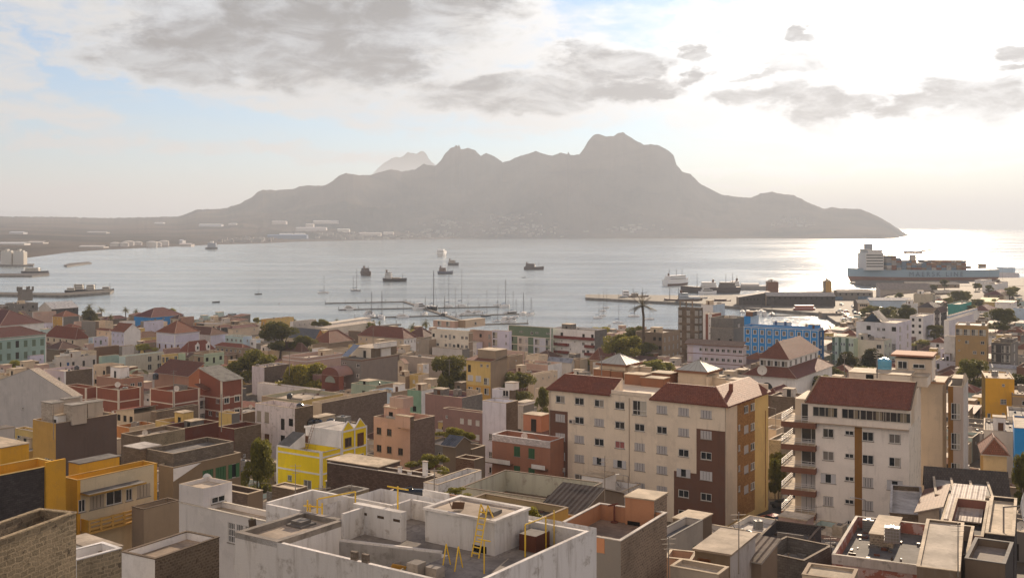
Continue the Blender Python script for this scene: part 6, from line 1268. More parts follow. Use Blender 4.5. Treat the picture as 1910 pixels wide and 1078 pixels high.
def loose(label, nm, x, y, zl, rz, parts):
    m = MB()
    for bx, mm in parts: m.box(*bx, mm)
    X, Yy = fg.W2(x, y); ob = m.build(nm, None, (X, Yy, zl), rz); return tag(ob, label, nm.replace('_', ' '))
q = loose('tilted orange wooden board on the lower roof', 'board', -7.6, 3.4, 41.05, .3, [((-.4, .4, -.04, .04, 0, 1.25), mat('paint', (.50, .27, .05)))]); q.rotation_euler = (.35, .3, .4)
q = loose('pale sheet leaning on the orange board', 'sheet', -7.2, 3.6, 41.4, .1, [((-.5, .5, -.02, .02, 0, 1.0), mat('paint', (.6, .55, .45)))]); q.rotation_euler = (.9, -.5, .2)
loose('lime yellow plastic bin lying on the lower roof', 'bin', -6.4, 3.2, 41.05, .3, [((-.3, .3, -.2, .2, 0, .22), mat('gloss', (.55, .58, .05))), ((-.34, .34, -.24, .24, .22, .28), mat('gloss', (.5, .55, .04)))])
q = loose('broken folding chair on the roof house', 'chair', -7.2, 8.6, 44.15, .2, [((-.35, .35, 0, .04, 0, .04), mat('paint', 'brown')), ((-.35, -.31, -.3, .5, .0, .05), mat('paint', 'brown')), ((.31, .35, -.3, .5, .0, .05), mat('paint', 'brown')), ((-.35, .35, -.3, -.26, .0, .45), mat('paint', 'brown'))]); q.rotation_euler = (.3, .1, .3)
# ================= neighbours of the white house =================
og = bld('salmon orange roof terrace house with tall rubble block side', 1023, 1158, 1244, 1009, Y=72, ang=30, A=(.26, .24, .22), B=(.26, .20, .15), kA='stain', kB='rubble', wa='', wb='', par=1.15, deck=(.30, .22, .17), cap='pale', hid=.2)
m = MB(); OR = mat('plaster', (.50, .24, .13)); x0, x1, y0, y1, zl = -og.a + .185, -.19, .19, og.b - .19, og.H - 1.15
m.poly([(x0, y1, zl), (x1, y1, zl), (x1, y1, og.H), (x0, y1, og.H)], OR); m.poly([(x0, y0, zl), (x0, y1, zl), (x0, y1, og.H), (x0, y0, og.H)], OR); m.box(-og.a, -1.2, -.03, 0, og.H - 1.0, og.H, OR); m.build('orange_wall', og.o)
vol(og, 'stair_tower', 1166, 1220, 1244, 985, 934, A=(.50, .25, .14), B=(.26, .20, .15), kB='rubble', top='sand', win=[('A', 'x', .3, .0, 1.0, .35)])
m = MB(); lx, ly, lz = og.loc(1146, 974, og.zd); m.tube((lx, ly, lz), (lx, ly, lz + 1.3), .08, .06, mat('paint', 'redbrown'), 7); m.tube((lx, ly, lz), (lx, ly, lz + .08), .3, .3, mat('paint', 'redbrown'), 8); m.tube((lx - .5, ly, lz + 1.2), (lx + .3, ly, lz + 1.45), .07, .07, mat('paint', 'redbrown'), 6); m.build('pump_stand', og.o)
gh = bld('low grey house with three dark green doors', 1195, 1230, 1311, 1014, Y=105, A='pale', B=(.44, .40, .34), wa='', wb=['', ''], par=.7, deck=(.22, .22, .23), fl=3, ang=34, hid=.3, wsz={'u': (1.1, 1.9)}, cap='grey')
for px in (1258, 1277, 1296):
    u = gh.upx(px, 'B'); wm, fm = win_meshes('R', 1.1, 2.0); w_ = link('door', wm, gh.o, (.08, u - .5, gh.H - 4.2), rad(90)); link('door_frame', fm, w_)
sp_ = bld('salmon walled patio roof beside the pale hut', 1240, 1290, 1300, 1045, Y=88, A=(.52, .34, .24), B='salmon', wa='', wb='', par=.9, deck=(.40, .32, .26), ang=20, hid=.2)
ht_ = bld('small roof hut with mossy brown front and pale side', 1296, 1362, 1409, 1036, Y=80, A=(.27, .21, .14), B=(.48, .45, .43), kA='stain', kB='stain', roof='none', ang=30, hid=.2)
m = MB(); m.box(-ht_.a - .15, .15, -.15, ht_.b + .15, ht_.H, ht_.H + .16, mat('concrete', (.46, .38, .29))); m.build('roof', ht_.o)
wm, fm = win_meshes('D', 1.0, 2.0); w_ = link('door', wm, ht_.o, (-ht_.a * .9, -.14, ht_.H - 2.5), 0); link('door_frame', fm, w_)
bld('pale flat roof patches below the salmon patio', 1250, 1340, 1342, 1072, Y=74, A=(.42, .36, .29), B='tan', par=.25, deck=(.48, .40, .31), ang=32, hid=.2, clutter=1)
cr = bld('roofless grey block courtyard with ragged wall tops', 1412, 1500, 1552, 1046, Y=88, A=(.22, .20, .18), B=(.24, .21, .19), kA='block', kB='block', par=1.3, deck=(.26, .25, .25), cap='mud', ang=40, hid=.2, clutter=-3)
ru = bld('dark derelict roofless house by the lane', 1410, 1500, 1551, 1018, Y=108, A='dark', B=(.12, .10, .09), kA='rubble', kB='rubble', par=1.0, deck=(.20, .18, .17), cap='mud', b=8, ang=28, hid=.2, clutter=-5)
bld('tan corrugated lean-to beside the roofless courtyard', 1372, 1420, 1450, 1050, Y=84, A='tan', B='tan', roof='mono', ridge='x', rh=.9, tile=(.28, .22, .17), dk='corr', ang=35, hid=.2)
bld('pale tan flat roof at the bottom edge', 1496, 1590, 1600, 1084, Y=70, A='sand', B='tan', par=.1, deck=(.46, .38, .28), cap=None, ang=25, hid=.2)
pe = bld('flat house with cracked roof and flaking pink front wall', 1552, 1714, 1790, 1055, Y=85, A=(.58, .42, .38), B='rose', kA='peel', kB='plaster', par=1.0, deck=(.24, .225, .21), kdeck=1, cap='ivory', ang=26, hid=.2, clutter=-3)
m = MB(); m.box(-pe.a - .02, .02, -.05, -.0, pe.H - .7, pe.H, mat('stain', (.56, .50, .46))); m.build('parapet_band', pe.o)
vol(pe, 'tank_plinth', 1622, 1666, 1682, 1022, 1001, A=(.34, .29, .22), kA='rubble', top='sand')
q = at_z(1664, 1010, pe.zd + .95); roof_thing('cage', (q.x, q.y, pe.zd + .98), -.4, 'on the rough plinth of the cracked roof', 1.15)
q = at_z(1630, 988, pe.zd); roof_thing('cage', (q.x - .5, q.y, pe.zd + .9 - .9), -.4, 'low and half hidden behind the rough plinth', .9)
bld('rough concrete roof block in front of the cracked roof', 1710, 1790, 1809, 1066, Y=72, A='mud', B='mud', kA='stain', roof='flat', par=.12, deck=(.44, .38, .31), cap='sand', ang=24, hid=.2, clutter=-3)
bld('open topped red brown box walls, the lower of two', 1744, 1806, 1817, 1036, Y=80, A=(.30, .24, .2), B='rose', kA='stain', par=1.2, deck='dark', cap='sand', ang=26, hid=.2)
bld('open topped red brown box walls, the taller of two', 1764, 1834, 1847, 1001, Y=90, A=(.36, .17, .13), B=(.36, .17, .13), par=1.3, deck='dark', cap='sand', ang=26, hid=.2)
bld('long cream walled yard behind the red brown boxes', 1752, 1840, 1850, 990, Y=97, A='sand', B='mud', par=1.2, deck='dark', cap='sand', ang=26, hid=.2)
hs = bld('dark block house with ribbed pale roof hut and large dish', 1838, 1892, 1960, 1000, Y=84, A='dark', B='dark', kA='block', kB='block', par=.3, deck='sand', cap='sand', ang=26, hid=.2, clutter=-3)
bld('ribbed pale roof hut above the red brown boxes', 1765, 1826, 1837, 975, Y=98, A='mud', B='mud', kA='block', kB='block', roof='mono', ridge='x', rh=.35, tile=(.50, .42, .36), dk='corr', ang=26, hid=.2)
q = at_z(1872, 985, hs.zt); roof_thing('dish', (q.x, q.y, hs.zd), 1.0, 'very large on the dark block house', 2.0)
bld('pale yard roofs at the lower edge below the boxes', 1800, 1875, 1890, 1052, Y=74, A='mud', B='dark', par=.5, deck=(.34, .29, .25), cap='grey', ang=30, clutter=2, hid=.2)
dt = bld('wide dark tiled hip roofed house beside the ochre strip block', 1729, 1885, 1960, 966, Y=116, A='tan', B='tan', roof='gable', ridge='x', tile=(.10, .085, .075), rh=3.6, ang=20, hid=.2, b=12, ov=.5)
bld('low grey house with bluish parapet below the ochre strip block', 1660, 1722, 1730, 961, Y=112, A='mud', B='lilac', kA='block', par=.5, deck='pale', cap='pale', ang=20, hid=.2)
bld('small white hut with red mono roof and kitchen window', 1734, 1752, 1766, 962, Y=109, A=(.46, .40, .32), B='white', roof='mono', ridge='y', rh=.9, tile='rust', wa='m', ang=26, hid=.2)
bld('low grey sheet roofed kitchen by the small white hut', 1750, 1785, 1792, 958, Y=112, A='pale', B='pale', wa='k', par=.3, deck='grey', ang=26, hid=.2)
for xl, xc, xr, yc_, w_ in ((1753, 1782, 1786, 925, 'nearer the balcony block'), (1831, 1853, 1858, 927, 'farther from the balcony block')):
    bld('tall concrete cistern on posts by the dark tiled roof, ' + w_, xl, xc, xr, yc_, Y=114, A='concrete', B='pale', par=.2, deck='concrete', ang=20, name='cistern', cat='cistern', hid=.2)
bld('orange tiled house with sunlit yellow wall', 1834, 1878, 1960, 849, Y=160, A=(.60, .45, .25), B='ochre', roof='hip', tile=(.30, .12, .07), rh=2.2, ang=20, b=7, hid=.3)
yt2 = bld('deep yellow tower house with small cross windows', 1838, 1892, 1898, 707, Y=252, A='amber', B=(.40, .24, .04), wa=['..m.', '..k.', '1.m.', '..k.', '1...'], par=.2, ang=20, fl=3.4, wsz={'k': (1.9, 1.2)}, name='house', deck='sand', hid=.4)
bld('tan flat house joined to the deep yellow tower', 1889, 1935, 1960, 737, Y=248, A='tan', B='tan', wa=['g', 'g'], par=.5, band='ochre', ang=20)
bld('low pale roofs below the deep yellow tower', 1835, 1896, 1960, 806, Y=190, A='ivory', B='ivory', par=.5, ang=24, clutter=3, deck=(.30, .27, .25))
bld('grey cistern roof beside the orange tiled house', 1880, 1925, 1960, 780, Y=205, A='pale', B='grey', par=.5, ang=24, clutter=2, deck='grey')
bld('small blue hut at the right picture edge', 1892, 1930, 1960, 800, Y=180, A='blue', B='blue', par=.2, ang=24)
# lane side between the two apartment blocks
bld('grey block house by the lane with pale roof cistern', 1437, 1490, 1506, 742, Y=235, A='mud', B='grey', kA='block', kB='block', par=.4, ang=33, clutter=2)
bld('sand walled low house behind the balconies', 1432, 1462, 1500, 783, Y=200, A='sand', B='mud', par=.8, ang=33, clutter=1)
bld('cream low house beside the lane trees', 1425, 1448, 1462, 802, Y=188, A='cream', B='sand', par=.4, ang=33, clutter=1)
bld('stone walled low house by the balconies', 1438, 1456, 1480, 822, Y=178, A='stone', B='stone', kA='stone', kB='stone', par=.4, ang=33)
bld('dark red tiled lean-to beside the mission hall', 1430, 1448, 1474, 737, Y=262, A='brown', B='mud', roof='hip', tile=(.20, .07, .05), rh=1.6)
# pink balcony building beside the big block
pb = bld('salmon house with green shutters and white lattice parapet', 918, 1026, 1030, 824, Y=168, A=(.42, .20, .13), B=(.42, .20, .13), wa=['...R.R.R', '...R.R.R', '...R.R.R'], wb='', par=1.1, fl=3.1, top=.3, ang=34, cap='white', deck='rose', clutter=1, b=4.2, hid=.3, wsz={'R': (1.6, 1.6)})
m = MB(); m.box(-pb.a - .05, .05, -.06, -.0, pb.H - 1.0, pb.H, mat('block', (.56, .50, .48))); m.build('lattice', pb.o)
for k in (0, 1):
    zq = pb.H - 4.45 - k * 3.1; m = MB(); m.box(-pb.a - 1.2, -pb.a + 4.2, -1.1, 0, zq, zq + .15, mat('plaster', 'brown')); m.box(-pb.a - 1.2, -pb.a + 4.2, -1.15, -1.05, zq + .15, zq + .85, mat('plaster', 'white')); m.box(-2.9, -.4, -.9, 0, zq, zq + .15, mat('plaster', 'brown')); m.box(-2.9, -.4, -.95, -.87, zq + .15, zq + .8, mat('plaster', 'white')); m.build('balcony', pb.o)
vol(pb, 'roof_house', 976, 1009, 1026, 806, 776, A=(.50, .24, .15), B=(.46, .22, .14), top='sand', win=[('A', 'd', .6, 0)])
# centre lower yards
bw = bld('long brown walled flat house below the yellow house', 610, 793, 806, 891, Y=125, A=(.15, .105, .085), B=(.17, .12, .09), kA='block', kB='block', wa='', wb='', par=.3, deck=(.45, .37, .30), cap='ivory', ang=32, hid=.3)
vol(bw, 'raised_parapet', 610, 706, 746, 880, 872, A=(.15, .105, .085), kA='block', top='sand', z=bw.zd)
vol(bw, 'white_pier', 742, 748, 750, 886, 872, A='white', z=bw.zd); vol(bw, 'white_pier', 760, 766, 768, 890, 880, A='white', z=bw.zd)
wy = bld('white fronted yard house with grey sunken roof', 793, 817, 898, 904, Y=118, A='white', B='white', kA='stain', kB='stain', par=.8, deck='grey', cap='sand', ang=33, hid=.3)
vol(wy, 'chimney', 788, 795, 798, 888, 862, A='white', z=wy.zd)
pw2 = bld('ruined white house with flaking walls and no roof', 860, 1050, 1075, 936, Y=104, A=(.46, .45, .37), B=(.42, .40, .33), kA='stain', kB='stain', wa='', wb='', par=2.2, deck='mud', cap='mud', ang=30, name='ruined_house', b=9, hid=.2, clutter=-5)
sr = bld('derelict hall with broken dark sheet roof', 1008, 1082, 1165, 962, Y=98, A='ochre', B='mud', roof='gable', ridge='x', tile=(.15, .12, .10), dk='corr', rh=1.5, ang=32, hid=.2)
bld('low tan yard wall house before the ruined white house', 830, 990, 1060, 976, Y=86, A=(.42, .32, .18), B='ochre', par=.6, deck=(.16, .14, .12), ang=34, hid=.2, cap='tan', clutter=-4)
bld('small grey cube house between the trees and yellow house', 507, 549, 561, 914, Y=118, A='mud', B='mud', kA='block', par=.1, deck='sand', ang=34)
bld('low block wall house behind the white tower house', 400, 462, 472, 922, Y=106, A=(.16, .12, .10), B='mud', kA='block', par=.6, deck='mud', ang=34)
bld('flat grey roofed house with raised kerb behind the white terrace', 608, 641, 688, 926, Y=80, A='concrete', B='stone', kA='stain', par=.25, deck=(.34, .28, .21), cap='concrete', ang=34, hid=.2)
bld('low roofs behind the slab wall with dark courtyard', 680, 745, 800, 942, Y=74, A='pale', B='pale', par=.7, deck=(.16, .14, .13), cap='sand', ang=34, hid=.2, clutter=-3)
q = at_z(764, 930, 41.0); m = MB(); m.tube((-1.1, 0, .5), (1.1, 0, .5), .5, .5, mat('gloss', (.02, .02, .02)), 12); m.tube((-.2, 0, 1.0), (.2, 0, 1.05), .12, .12, mat('gloss', (.02, .02, .02)), 8); tag(m.build('water_tank', None, (q.x, q.y, CH - (942 - HY) * 74 / F - .1), -.2), 'black water tank lying on its side behind the slab wall', 'water tank')
bld('low flat roofed house with salmon coping', 805, 852, 880, 941, Y=76, A='pale', B='salmon', par=.25, deck=(.46, .38, .30), cap='salmon', ang=34, hid=.2)
bld('sunlit flat roof with stairs beside the white roof house', 760, 812, 828, 955, Y=70, A='pale', B='pale', par=.15, deck=(.46, .38, .30), cap='sand', ang=34, hid=.2)
bld('low dark roofs behind the flowering bush', 826, 880, 905, 838, Y=165, A='mud', B='mud', par=.4, deck='mud', ang=34, clutter=3)
bld('ruined brown yard walls below the salmon house', 850, 884, 902, 858, Y=150, A='brown', B='mud', wa='x', kA='stone', par=1.0, deck='mud', ang=34, clutter=1)
bld('grey pitched shed among the dark roofs', 826, 850, 878, 834, Y=160, A='mud', B='mud', roof='gable', ridge='x', tile='slate', dk='corr', rh=1.2, ang=34)
# ================= trees =================
BARK = mat('paint', (.10, .075, .055))
def leafmesh(name, clumps, n, size, m, seed):
    r = random.Random(seed); v = []; f = []
    for (cx, cy, cz, rx, ry, rz_) in clumps:
        for _ in range(n):
            while True:
                x, y, z = r.uniform(-1, 1), r.uniform(-1, 1), r.uniform(-1, 1); d = x * x + y * y + z * z
                if d < 1 and d > .1: break
            p = Vector((cx + x * rx, cy + y * ry, cz + z * rz_)); a = Vector((r.gauss(0, 1), r.gauss(0, 1), r.gauss(0, .6))).normalized(); b_ = a.orthogonal().normalized(); b_ = (b_ + a.cross(b_) * r.uniform(-1, 1)).normalized()
            s = size * r.uniform(.6, 1.3); i = len(v); v += [p - a * s - b_ * s * .5, p + a * s - b_ * s * .4, p + a * s * .8 + b_ * s * .5, p - a * s * .9 + b_ * s * .45]; f.append((i, i + 1, i + 2, i + 3))
    me = bpy.data.meshes.new(name); me.from_pydata([tuple(q) for q in v], [], f); me.materials.append(m); return me
def tree_proto(kind):
    key = ('tree', kind)
    if key in PROTO: return PROTO[key]
    r = random.Random(hash(kind) % 1000 if False else {'acacia': 1, 'round': 2, 'dark': 3, 'bush': 4, 'acacia2': 5, 'round2': 6}[kind]); cl = []
    # unit tree: crown about 2 wide, total height about 1.6, foot at 0
    if kind.startswith('acacia'):
        for i in range(24): a = r.uniform(0, 6.28); d = r.uniform(.0, .82) ** .7; cl.append((math.cos(a) * d, math.sin(a) * d, 1.15 - .42 * d * d + r.uniform(-.16, .1), r.uniform(.16, .32), r.uniform(.16, .32), r.uniform(.08, .16)))
        zc = .72
    elif kind == 'bush':
        for i in range(20): a = r.uniform(0, 6.28); d = r.uniform(.0, .8); cl.append((math.cos(a) * d, math.sin(a) * d, .35 + .35 * (1 - d * d) + r.uniform(-.25, .12), r.uniform(.15, .3), r.uniform(.15, .3), r.uniform(.12, .24)))
        zc = .2
    else:
        for i in range(30): a = r.uniform(0, 6.28); d = r.uniform(.0, .75); z = r.uniform(-.5, .55); d *= math.sqrt(max(.1, 1 - (z / .62) ** 2)); cl.append((math.cos(a) * d, math.sin(a) * d, 1.0 + z, r.uniform(.16, .34), r.uniform(.16, .34), r.uniform(.12, .24)))
        zc = .6
    lm = mat('leaf', {'acacia': (.17, .175, .036), 'acacia2': (.21, .20, .040), 'round': (.11, .115, .030), 'round2': (.15, .15, .036), 'dark': (.07, .072, .022), 'bush': (.22, .22, .04)}[kind])
    crown = leafmesh('crown', cl, 420, .032, lm, 11)
    t = MB(); t.tube((0, 0, -.1), (.04, .02, zc * .6), .055, .04, BARK, 7)
    for c_ in cl[::3]: t.tube((.04, .02, zc * .55), (c_[0] * .85, c_[1] * .85, c_[2] - .03), .026, .009, BARK, 5)
    PROTO[key] = (crown, t.mesh('trunk')); return PROTO[key]
NT_ = {'acacia': ('acacia_tree', 'tree'), 'acacia2': ('acacia_tree', 'tree'), 'round': ('broadleaf_tree', 'tree'), 'round2': ('broadleaf_tree', 'tree'), 'dark': ('broadleaf_tree', 'tree'), 'bush': ('bush', 'bush')}
TREES = []
def tree(kind, px, py, wpx, hpx, Y, label):
    """crown centred on picture point px, py; crown wpx wide and hpx tall at distance Y"""
    k_ = (.62 if kind[0] == 'a' else .5 if kind[0] == 'b' else .85) * wpx / F
    if Y > 200:
        lo, hi = Y * .8, Y * 1.25
        for _ in range(30):
            mid = (lo + hi) / 2; v = CH - (py - hpx / 2 - HY) * mid / F - max(0, ground((px - CX) * mid / F, mid)) - k_ * mid
            if v > 0: lo = mid
            else: hi = mid
        Y = lo
    cr, tr = tree_proto(kind); X = (px - CX) * Y / F; zc = CH - (py - HY) * Y / F; rx = wpx * Y / F / 2; g = ground(X, Y)
    ctr, half = {'a': (1.0, .36), 'b': (.4, .45)}.get(kind[0], (1.0, .72)); sz = hpx * Y / F / 2 / half; top_ = zc + hpx * Y / F / 2
    if kind[0] != 'b': sz = min(max(sz, (top_ - g) / 1.95), sz * (2.4 if kind[0] != 'a' else 1.7))
    zf = top_ - (ctr + half) * sz
    o = empty(NT_[kind][0], (X, Y, zf), R.uniform(0, 6.28), label, NT_[kind][1])
    c = link('crown', cr, o); t = link('trunk', tr, o); c.scale = (rx, rx, sz)
    t.scale = (rx, rx, max(sz, (zc - g) * .0 + sz))
    if zf - g > .3:
        m = MB(); m.tube((0, 0, g - zf - .2), (0, 0, .02 * sz), .075 * rx, .06 * rx, BARK, 7); m.build('lower_trunk', o)
    TREES.append((X, Y, rx)); return o
for k, px, py, w, h, Y, lb in (
    ('round', 482, 866, 84, 104, 150, 'tall dark tree beside the lemon yellow house'), ('acacia', 470, 677, 120, 58, 285, 'spreading green acacia by the long bare block wall house'), ('acacia2', 572, 700, 122, 76, 265, 'bright acacia with open crown before the balustraded house'),
    ('round', 522, 627, 92, 56, 390, 'dense dark tree by the slate roof'), ('round', 570, 640, 60, 30, 380, 'brown green tree below the orange brown hip roof'), ('round2', 840, 702, 100, 84, 262, 'big rounded tree next to the tall yellow house'), ('round', 968, 722, 86, 60, 238, 'dark round tree behind the white four storey house'), ('round', 1012, 742, 40, 44, 205, 'dark tree at the corner of the big cream block'),
    ('bush', 842, 812, 66, 26, 198, 'bright green bush below the rose pink house'), ('bush', 870, 818, 50, 22, 192, 'darker green bush under the rose pink house'), ('bush', 800, 866, 96, 32, 152, 'flowering yellow green bush above the brown wall'), ('acacia', 26, 684, 62, 28, 330, 'flat green tree before the pale green palace'), ('bush', 270, 650, 52, 15, 380, 'lime green tree top among the worn pale houses'),
    ('acacia2', 1118, 618, 54, 26, 520, 'round green tree behind the balcony block end'), ('round', 1192, 622, 78, 26, 545, 'tree line behind the pink end wall'), ('round2', 1160, 648, 100, 52, 470, 'broad olive tree beside the tall palm'), ('round', 1205, 655, 60, 36, 455, 'brown green tree at the foot of the concrete office'), ('acacia', 1226, 684, 84, 30, 300, 'dome shaped tree behind the glass pyramids'), ('acacia', 1118, 674, 54, 24, 330, 'low olive tree behind the first glass pyramid'), ('bush', 1192, 672, 44, 14, 380, 'low shrub by the lane wall near the tall palm'),
    ('acacia', 1494, 706, 72, 46, 262, 'umbrella shaped tree before the mission hall'), ('round', 1540, 722, 66, 44, 250, 'dark tree behind the mansard roof with balconies'), ('round', 1558, 702, 50, 34, 300, 'round tree right of the mission hall roof'), ('dark', 1575, 682, 66, 56, 350, 'dark tree left of the white and green block'), ('dark', 1622, 676, 66, 56, 330, 'very dark tree before the cream corner house'), ('round2', 1612, 697, 60, 30, 280, 'olive tree under the cream corner house'),
    ('bush', 1560, 676, 24, 30, 400, 'yellow green shrub between mission hall and striped block'), ('round2', 1470, 760, 52, 34, 215, 'green tree behind the balcony railings'), ('round', 1446, 888, 44, 70, 172, 'roadside tree shading the parked car'), ('round2', 1452, 858, 46, 34, 176, 'bright tree top over the lane'), ('round', 1816, 690, 78, 44, 262, 'broad dark tree right of the white garden wall'), ('round', 1862, 706, 72, 30, 258, 'tree row beside the deep yellow tower'), ('round', 1902, 712, 60, 30, 256, 'last tree of the row at the picture edge'),
    ('round', 1866, 588, 72, 28, 600, 'dark tree below the pale blue hillside house'), ('round2', 1745, 618, 44, 26, 590, 'olive tree between white terraces and ochre house'), ('round', 1688, 586, 62, 26, 690, 'dark trees before the white port shed'), ('round', 1655, 584, 40, 22, 700, 'brown green tree near the car park'), ('round', 1785, 553, 42, 22, 800, 'round hillside tree below the pink house'), ('round', 1762, 528, 22, 14, 830, 'small tree at the edge of the hill'), ('round', 1606, 600, 22, 30, 640, 'tree at the harbour corner'),
    ('acacia', 600, 602, 44, 16, 600, 'hedge like tree behind the white annex'), ('acacia', 688, 607, 30, 14, 590, 'round tree beside the white sailcloth roofs'), ('bush', 782, 627, 52, 24, 480, 'clipped olive hedge left of the beige block'), ('dark', 168, 584, 52, 16, 620, 'dark grove under the two beach palms'), ('bush', 321, 580, 20, 9, 660, 'small tree at the end of the market shed'), ('bush', 480, 599, 22, 12, 640, 'beach bush left of the customs house'), ('bush', 86, 614, 12, 6, 480, 'tiny yellow green bush by the wide red hall'),
    ('bush', 993, 966, 74, 34, 90, 'dark leafless looking bush in the tan yard'), ('bush', 850, 918, 60, 14, 96, 'green creeper on the ruined white house'), ('round', 1908, 872, 52, 56, 150, 'dark tree at the edge by the orange tiled house'), ('acacia', 675, 660, 30, 16, 395, 'yellow green tree top by the white rooftop house'), ('bush', 1600, 640, 20, 10, 560, 'low shrub on the basin edge'), ('round', 1428, 585, 1, 1, 700, ''), ('acacia', 1265, 655, 24, 20, 470, 'bush between concrete office and striped floors block'), ('bush', 1720, 640, 50, 12, 480, 'dry shrubs along the avenue wall')):
    if lb: tree(k, px, py, w, h, Y, lb)
rt_ = random.Random(44)
for i in range(52):
    px, py = rt_.choice([(rt_.uniform(1650, 1830), rt_.uniform(548, 586)), (rt_.uniform(1600, 1700), rt_.uniform(572, 600)), (rt_.uniform(1740, 1900), rt_.uniform(532, 575))]); w = rt_.uniform(16, 34)
    p = at_z(px, py, 6); tree(rt_.choice(['round', 'round2', 'acacia']), px, py, w, w * .5, p.y, 'small dark tree among the port sheds')['group'] = 'small trees among the port sheds'
# ---- palms ----
def palm_proto(full=True):
    key = ('palm', full)
    if key in PROTO: return PROTO[key]
    r = random.Random(9 + full); v = []; f = []; n = 34 if full else 26
    for k in range(n):
        az = r.uniform(0, 6.28); el = r.uniform(-.5, 1.2) if full else r.uniform(-.2, 1.35); L = r.uniform(.85, 1.1); p = Vector((0, 0, 0)); d = Vector((math.cos(az) * math.cos(el), math.sin(az) * math.cos(el), math.sin(el))); seg = 9
        for s in range(seg):
            q = p + d * L / seg; side = Vector((-d.y, d.x, 0)); side = side.normalized() if side.length > .01 else Vector((1, 0, 0)); w = .17 * math.sin(math.pi * (s + .8) / (seg + .8)) + .02
            for sg in (-1, 1):
                for t_ in (.0, .5):
                    a = p.lerp(q, t_); b_ = p.lerp(q, t_ + .32); tip = a + side * sg * w + d * .07 + Vector((0, 0, -.05)); i = len(v); v += [a, b_, tip]; f.append((i, i + 1, i + 2))
            i = len(v); v += [p - side * .008, p + side * .008, q + side * .006, q - side * .006]; f.append((i, i + 1, i + 2, i + 3))
            p = q; d = (d + Vector((0, 0, -.17 if full else -.06))).normalized()
    me = bpy.data.meshes.new('crown'); me.from_pydata([tuple(q) for q in v], [], f); me.materials.append(mat('leaf', (.10, .10, .035) if full else (.085, .07, .035)))
    PROTO[key] = me; return me
def palm(px, py, wpx, Y, label, hpx=None, full=True, trunk=.28):
    X = (px - CX) * Y / F; zc = CH - (py - HY) * Y / F; rr = wpx * Y / F / 2; g = max(ground(X, Y), 0)
    o = empty('palm_tree', (X, Y, g), 0, label, 'palm'); c = link('crown', palm_proto(full), o, (0, 0, zc - g)); c.scale = (rr, rr, rr); c.rotation_euler = (0, 0, R.uniform(0, 6))
    t = MB(); hgt = zc - g; n = 6; pts = [(math.sin(i / n * 2) * .02 * hgt, 0, hgt * i / n - (.3 if i == 0 else 0)) for i in range(n)] + [(0, 0, hgt)]
    for i in range(n): t.tube(pts[i], pts[i + 1], trunk * (1.2 - .3 * i / n), trunk * (1.2 - .3 * (i + 1) / n), mat('paint', (.13, .095, .07)), 8)
    t.build('trunk', o); TREES.append((X, Y, 1.0))
palm(1198, 570, 60, 425, 'very tall lone palm rising before the bay', trunk=.5, full=False)
palm(1198, 578, 30, 425, 'x') if False else None
palm(167, 573, 26, 640, 'shaggy palm over the dark beach grove, the taller'); palm(188, 577, 22, 640, 'shaggy palm over the dark beach grove, the shorter')
palm(234, 577, 20, 655, 'beach palm with slim trunk by the dark red roof'); palm(254, 580, 18, 655, 'short beach palm touching the market shed'); palm(206, 590, 18, 600, 'half hidden palm fronds before the beach')
palm(770, 609, 28, 570, 'full palm on the waterfront, nearer the brown villa'); palm(794, 602, 28, 580, 'full palm on the waterfront, nearer the beige block'); palm(746, 618, 24, 560, 'low palm fronds behind the villa roof')
palm(628, 596, 11, 690, 'tallest slim seafront palm by the sailcloth restaurant'); palm(606, 598, 10, 690, 'small seafront palm at the start of the row'); palm(618, 601, 10, 680, 'small seafront palm between two taller ones'); palm(549, 596, 12, 650, 'palm behind the yellow customs house roof'); palm(577, 598, 10, 650, 'little palm behind the white annex'); palm(539, 595, 9, 660, 'tiny palm beside the customs house')
palm(697, 598, 8, 650, 'thin trimmed palm near the rowing club wall'); palm(708, 601, 12, 640, 'leaning palm near the rowing club wall'); palm(1083, 648, 34, 440, 'wide fan of palm fronds before the red balconies', full=True)
palm(1549, 612, 18, 600, 'palm against the glittering basin, the lowest'); palm(1560, 607, 14, 610, 'palm against the glittering basin, the middle one'); palm(1573, 601, 20, 610, 'palm against the glittering basin, the tallest'); palm(1546, 620, 16, 600, 'drooping palm at the blue hotel corner'); palm(1505, 606, 16, 560, 'palm tips above the blue hotel roof')
palm(470, 968, 16, 70, 'spiky palm bush at the white house edge'); palm(508, 955, 20, 69, 'spiky palm bush by the yellow handrail')

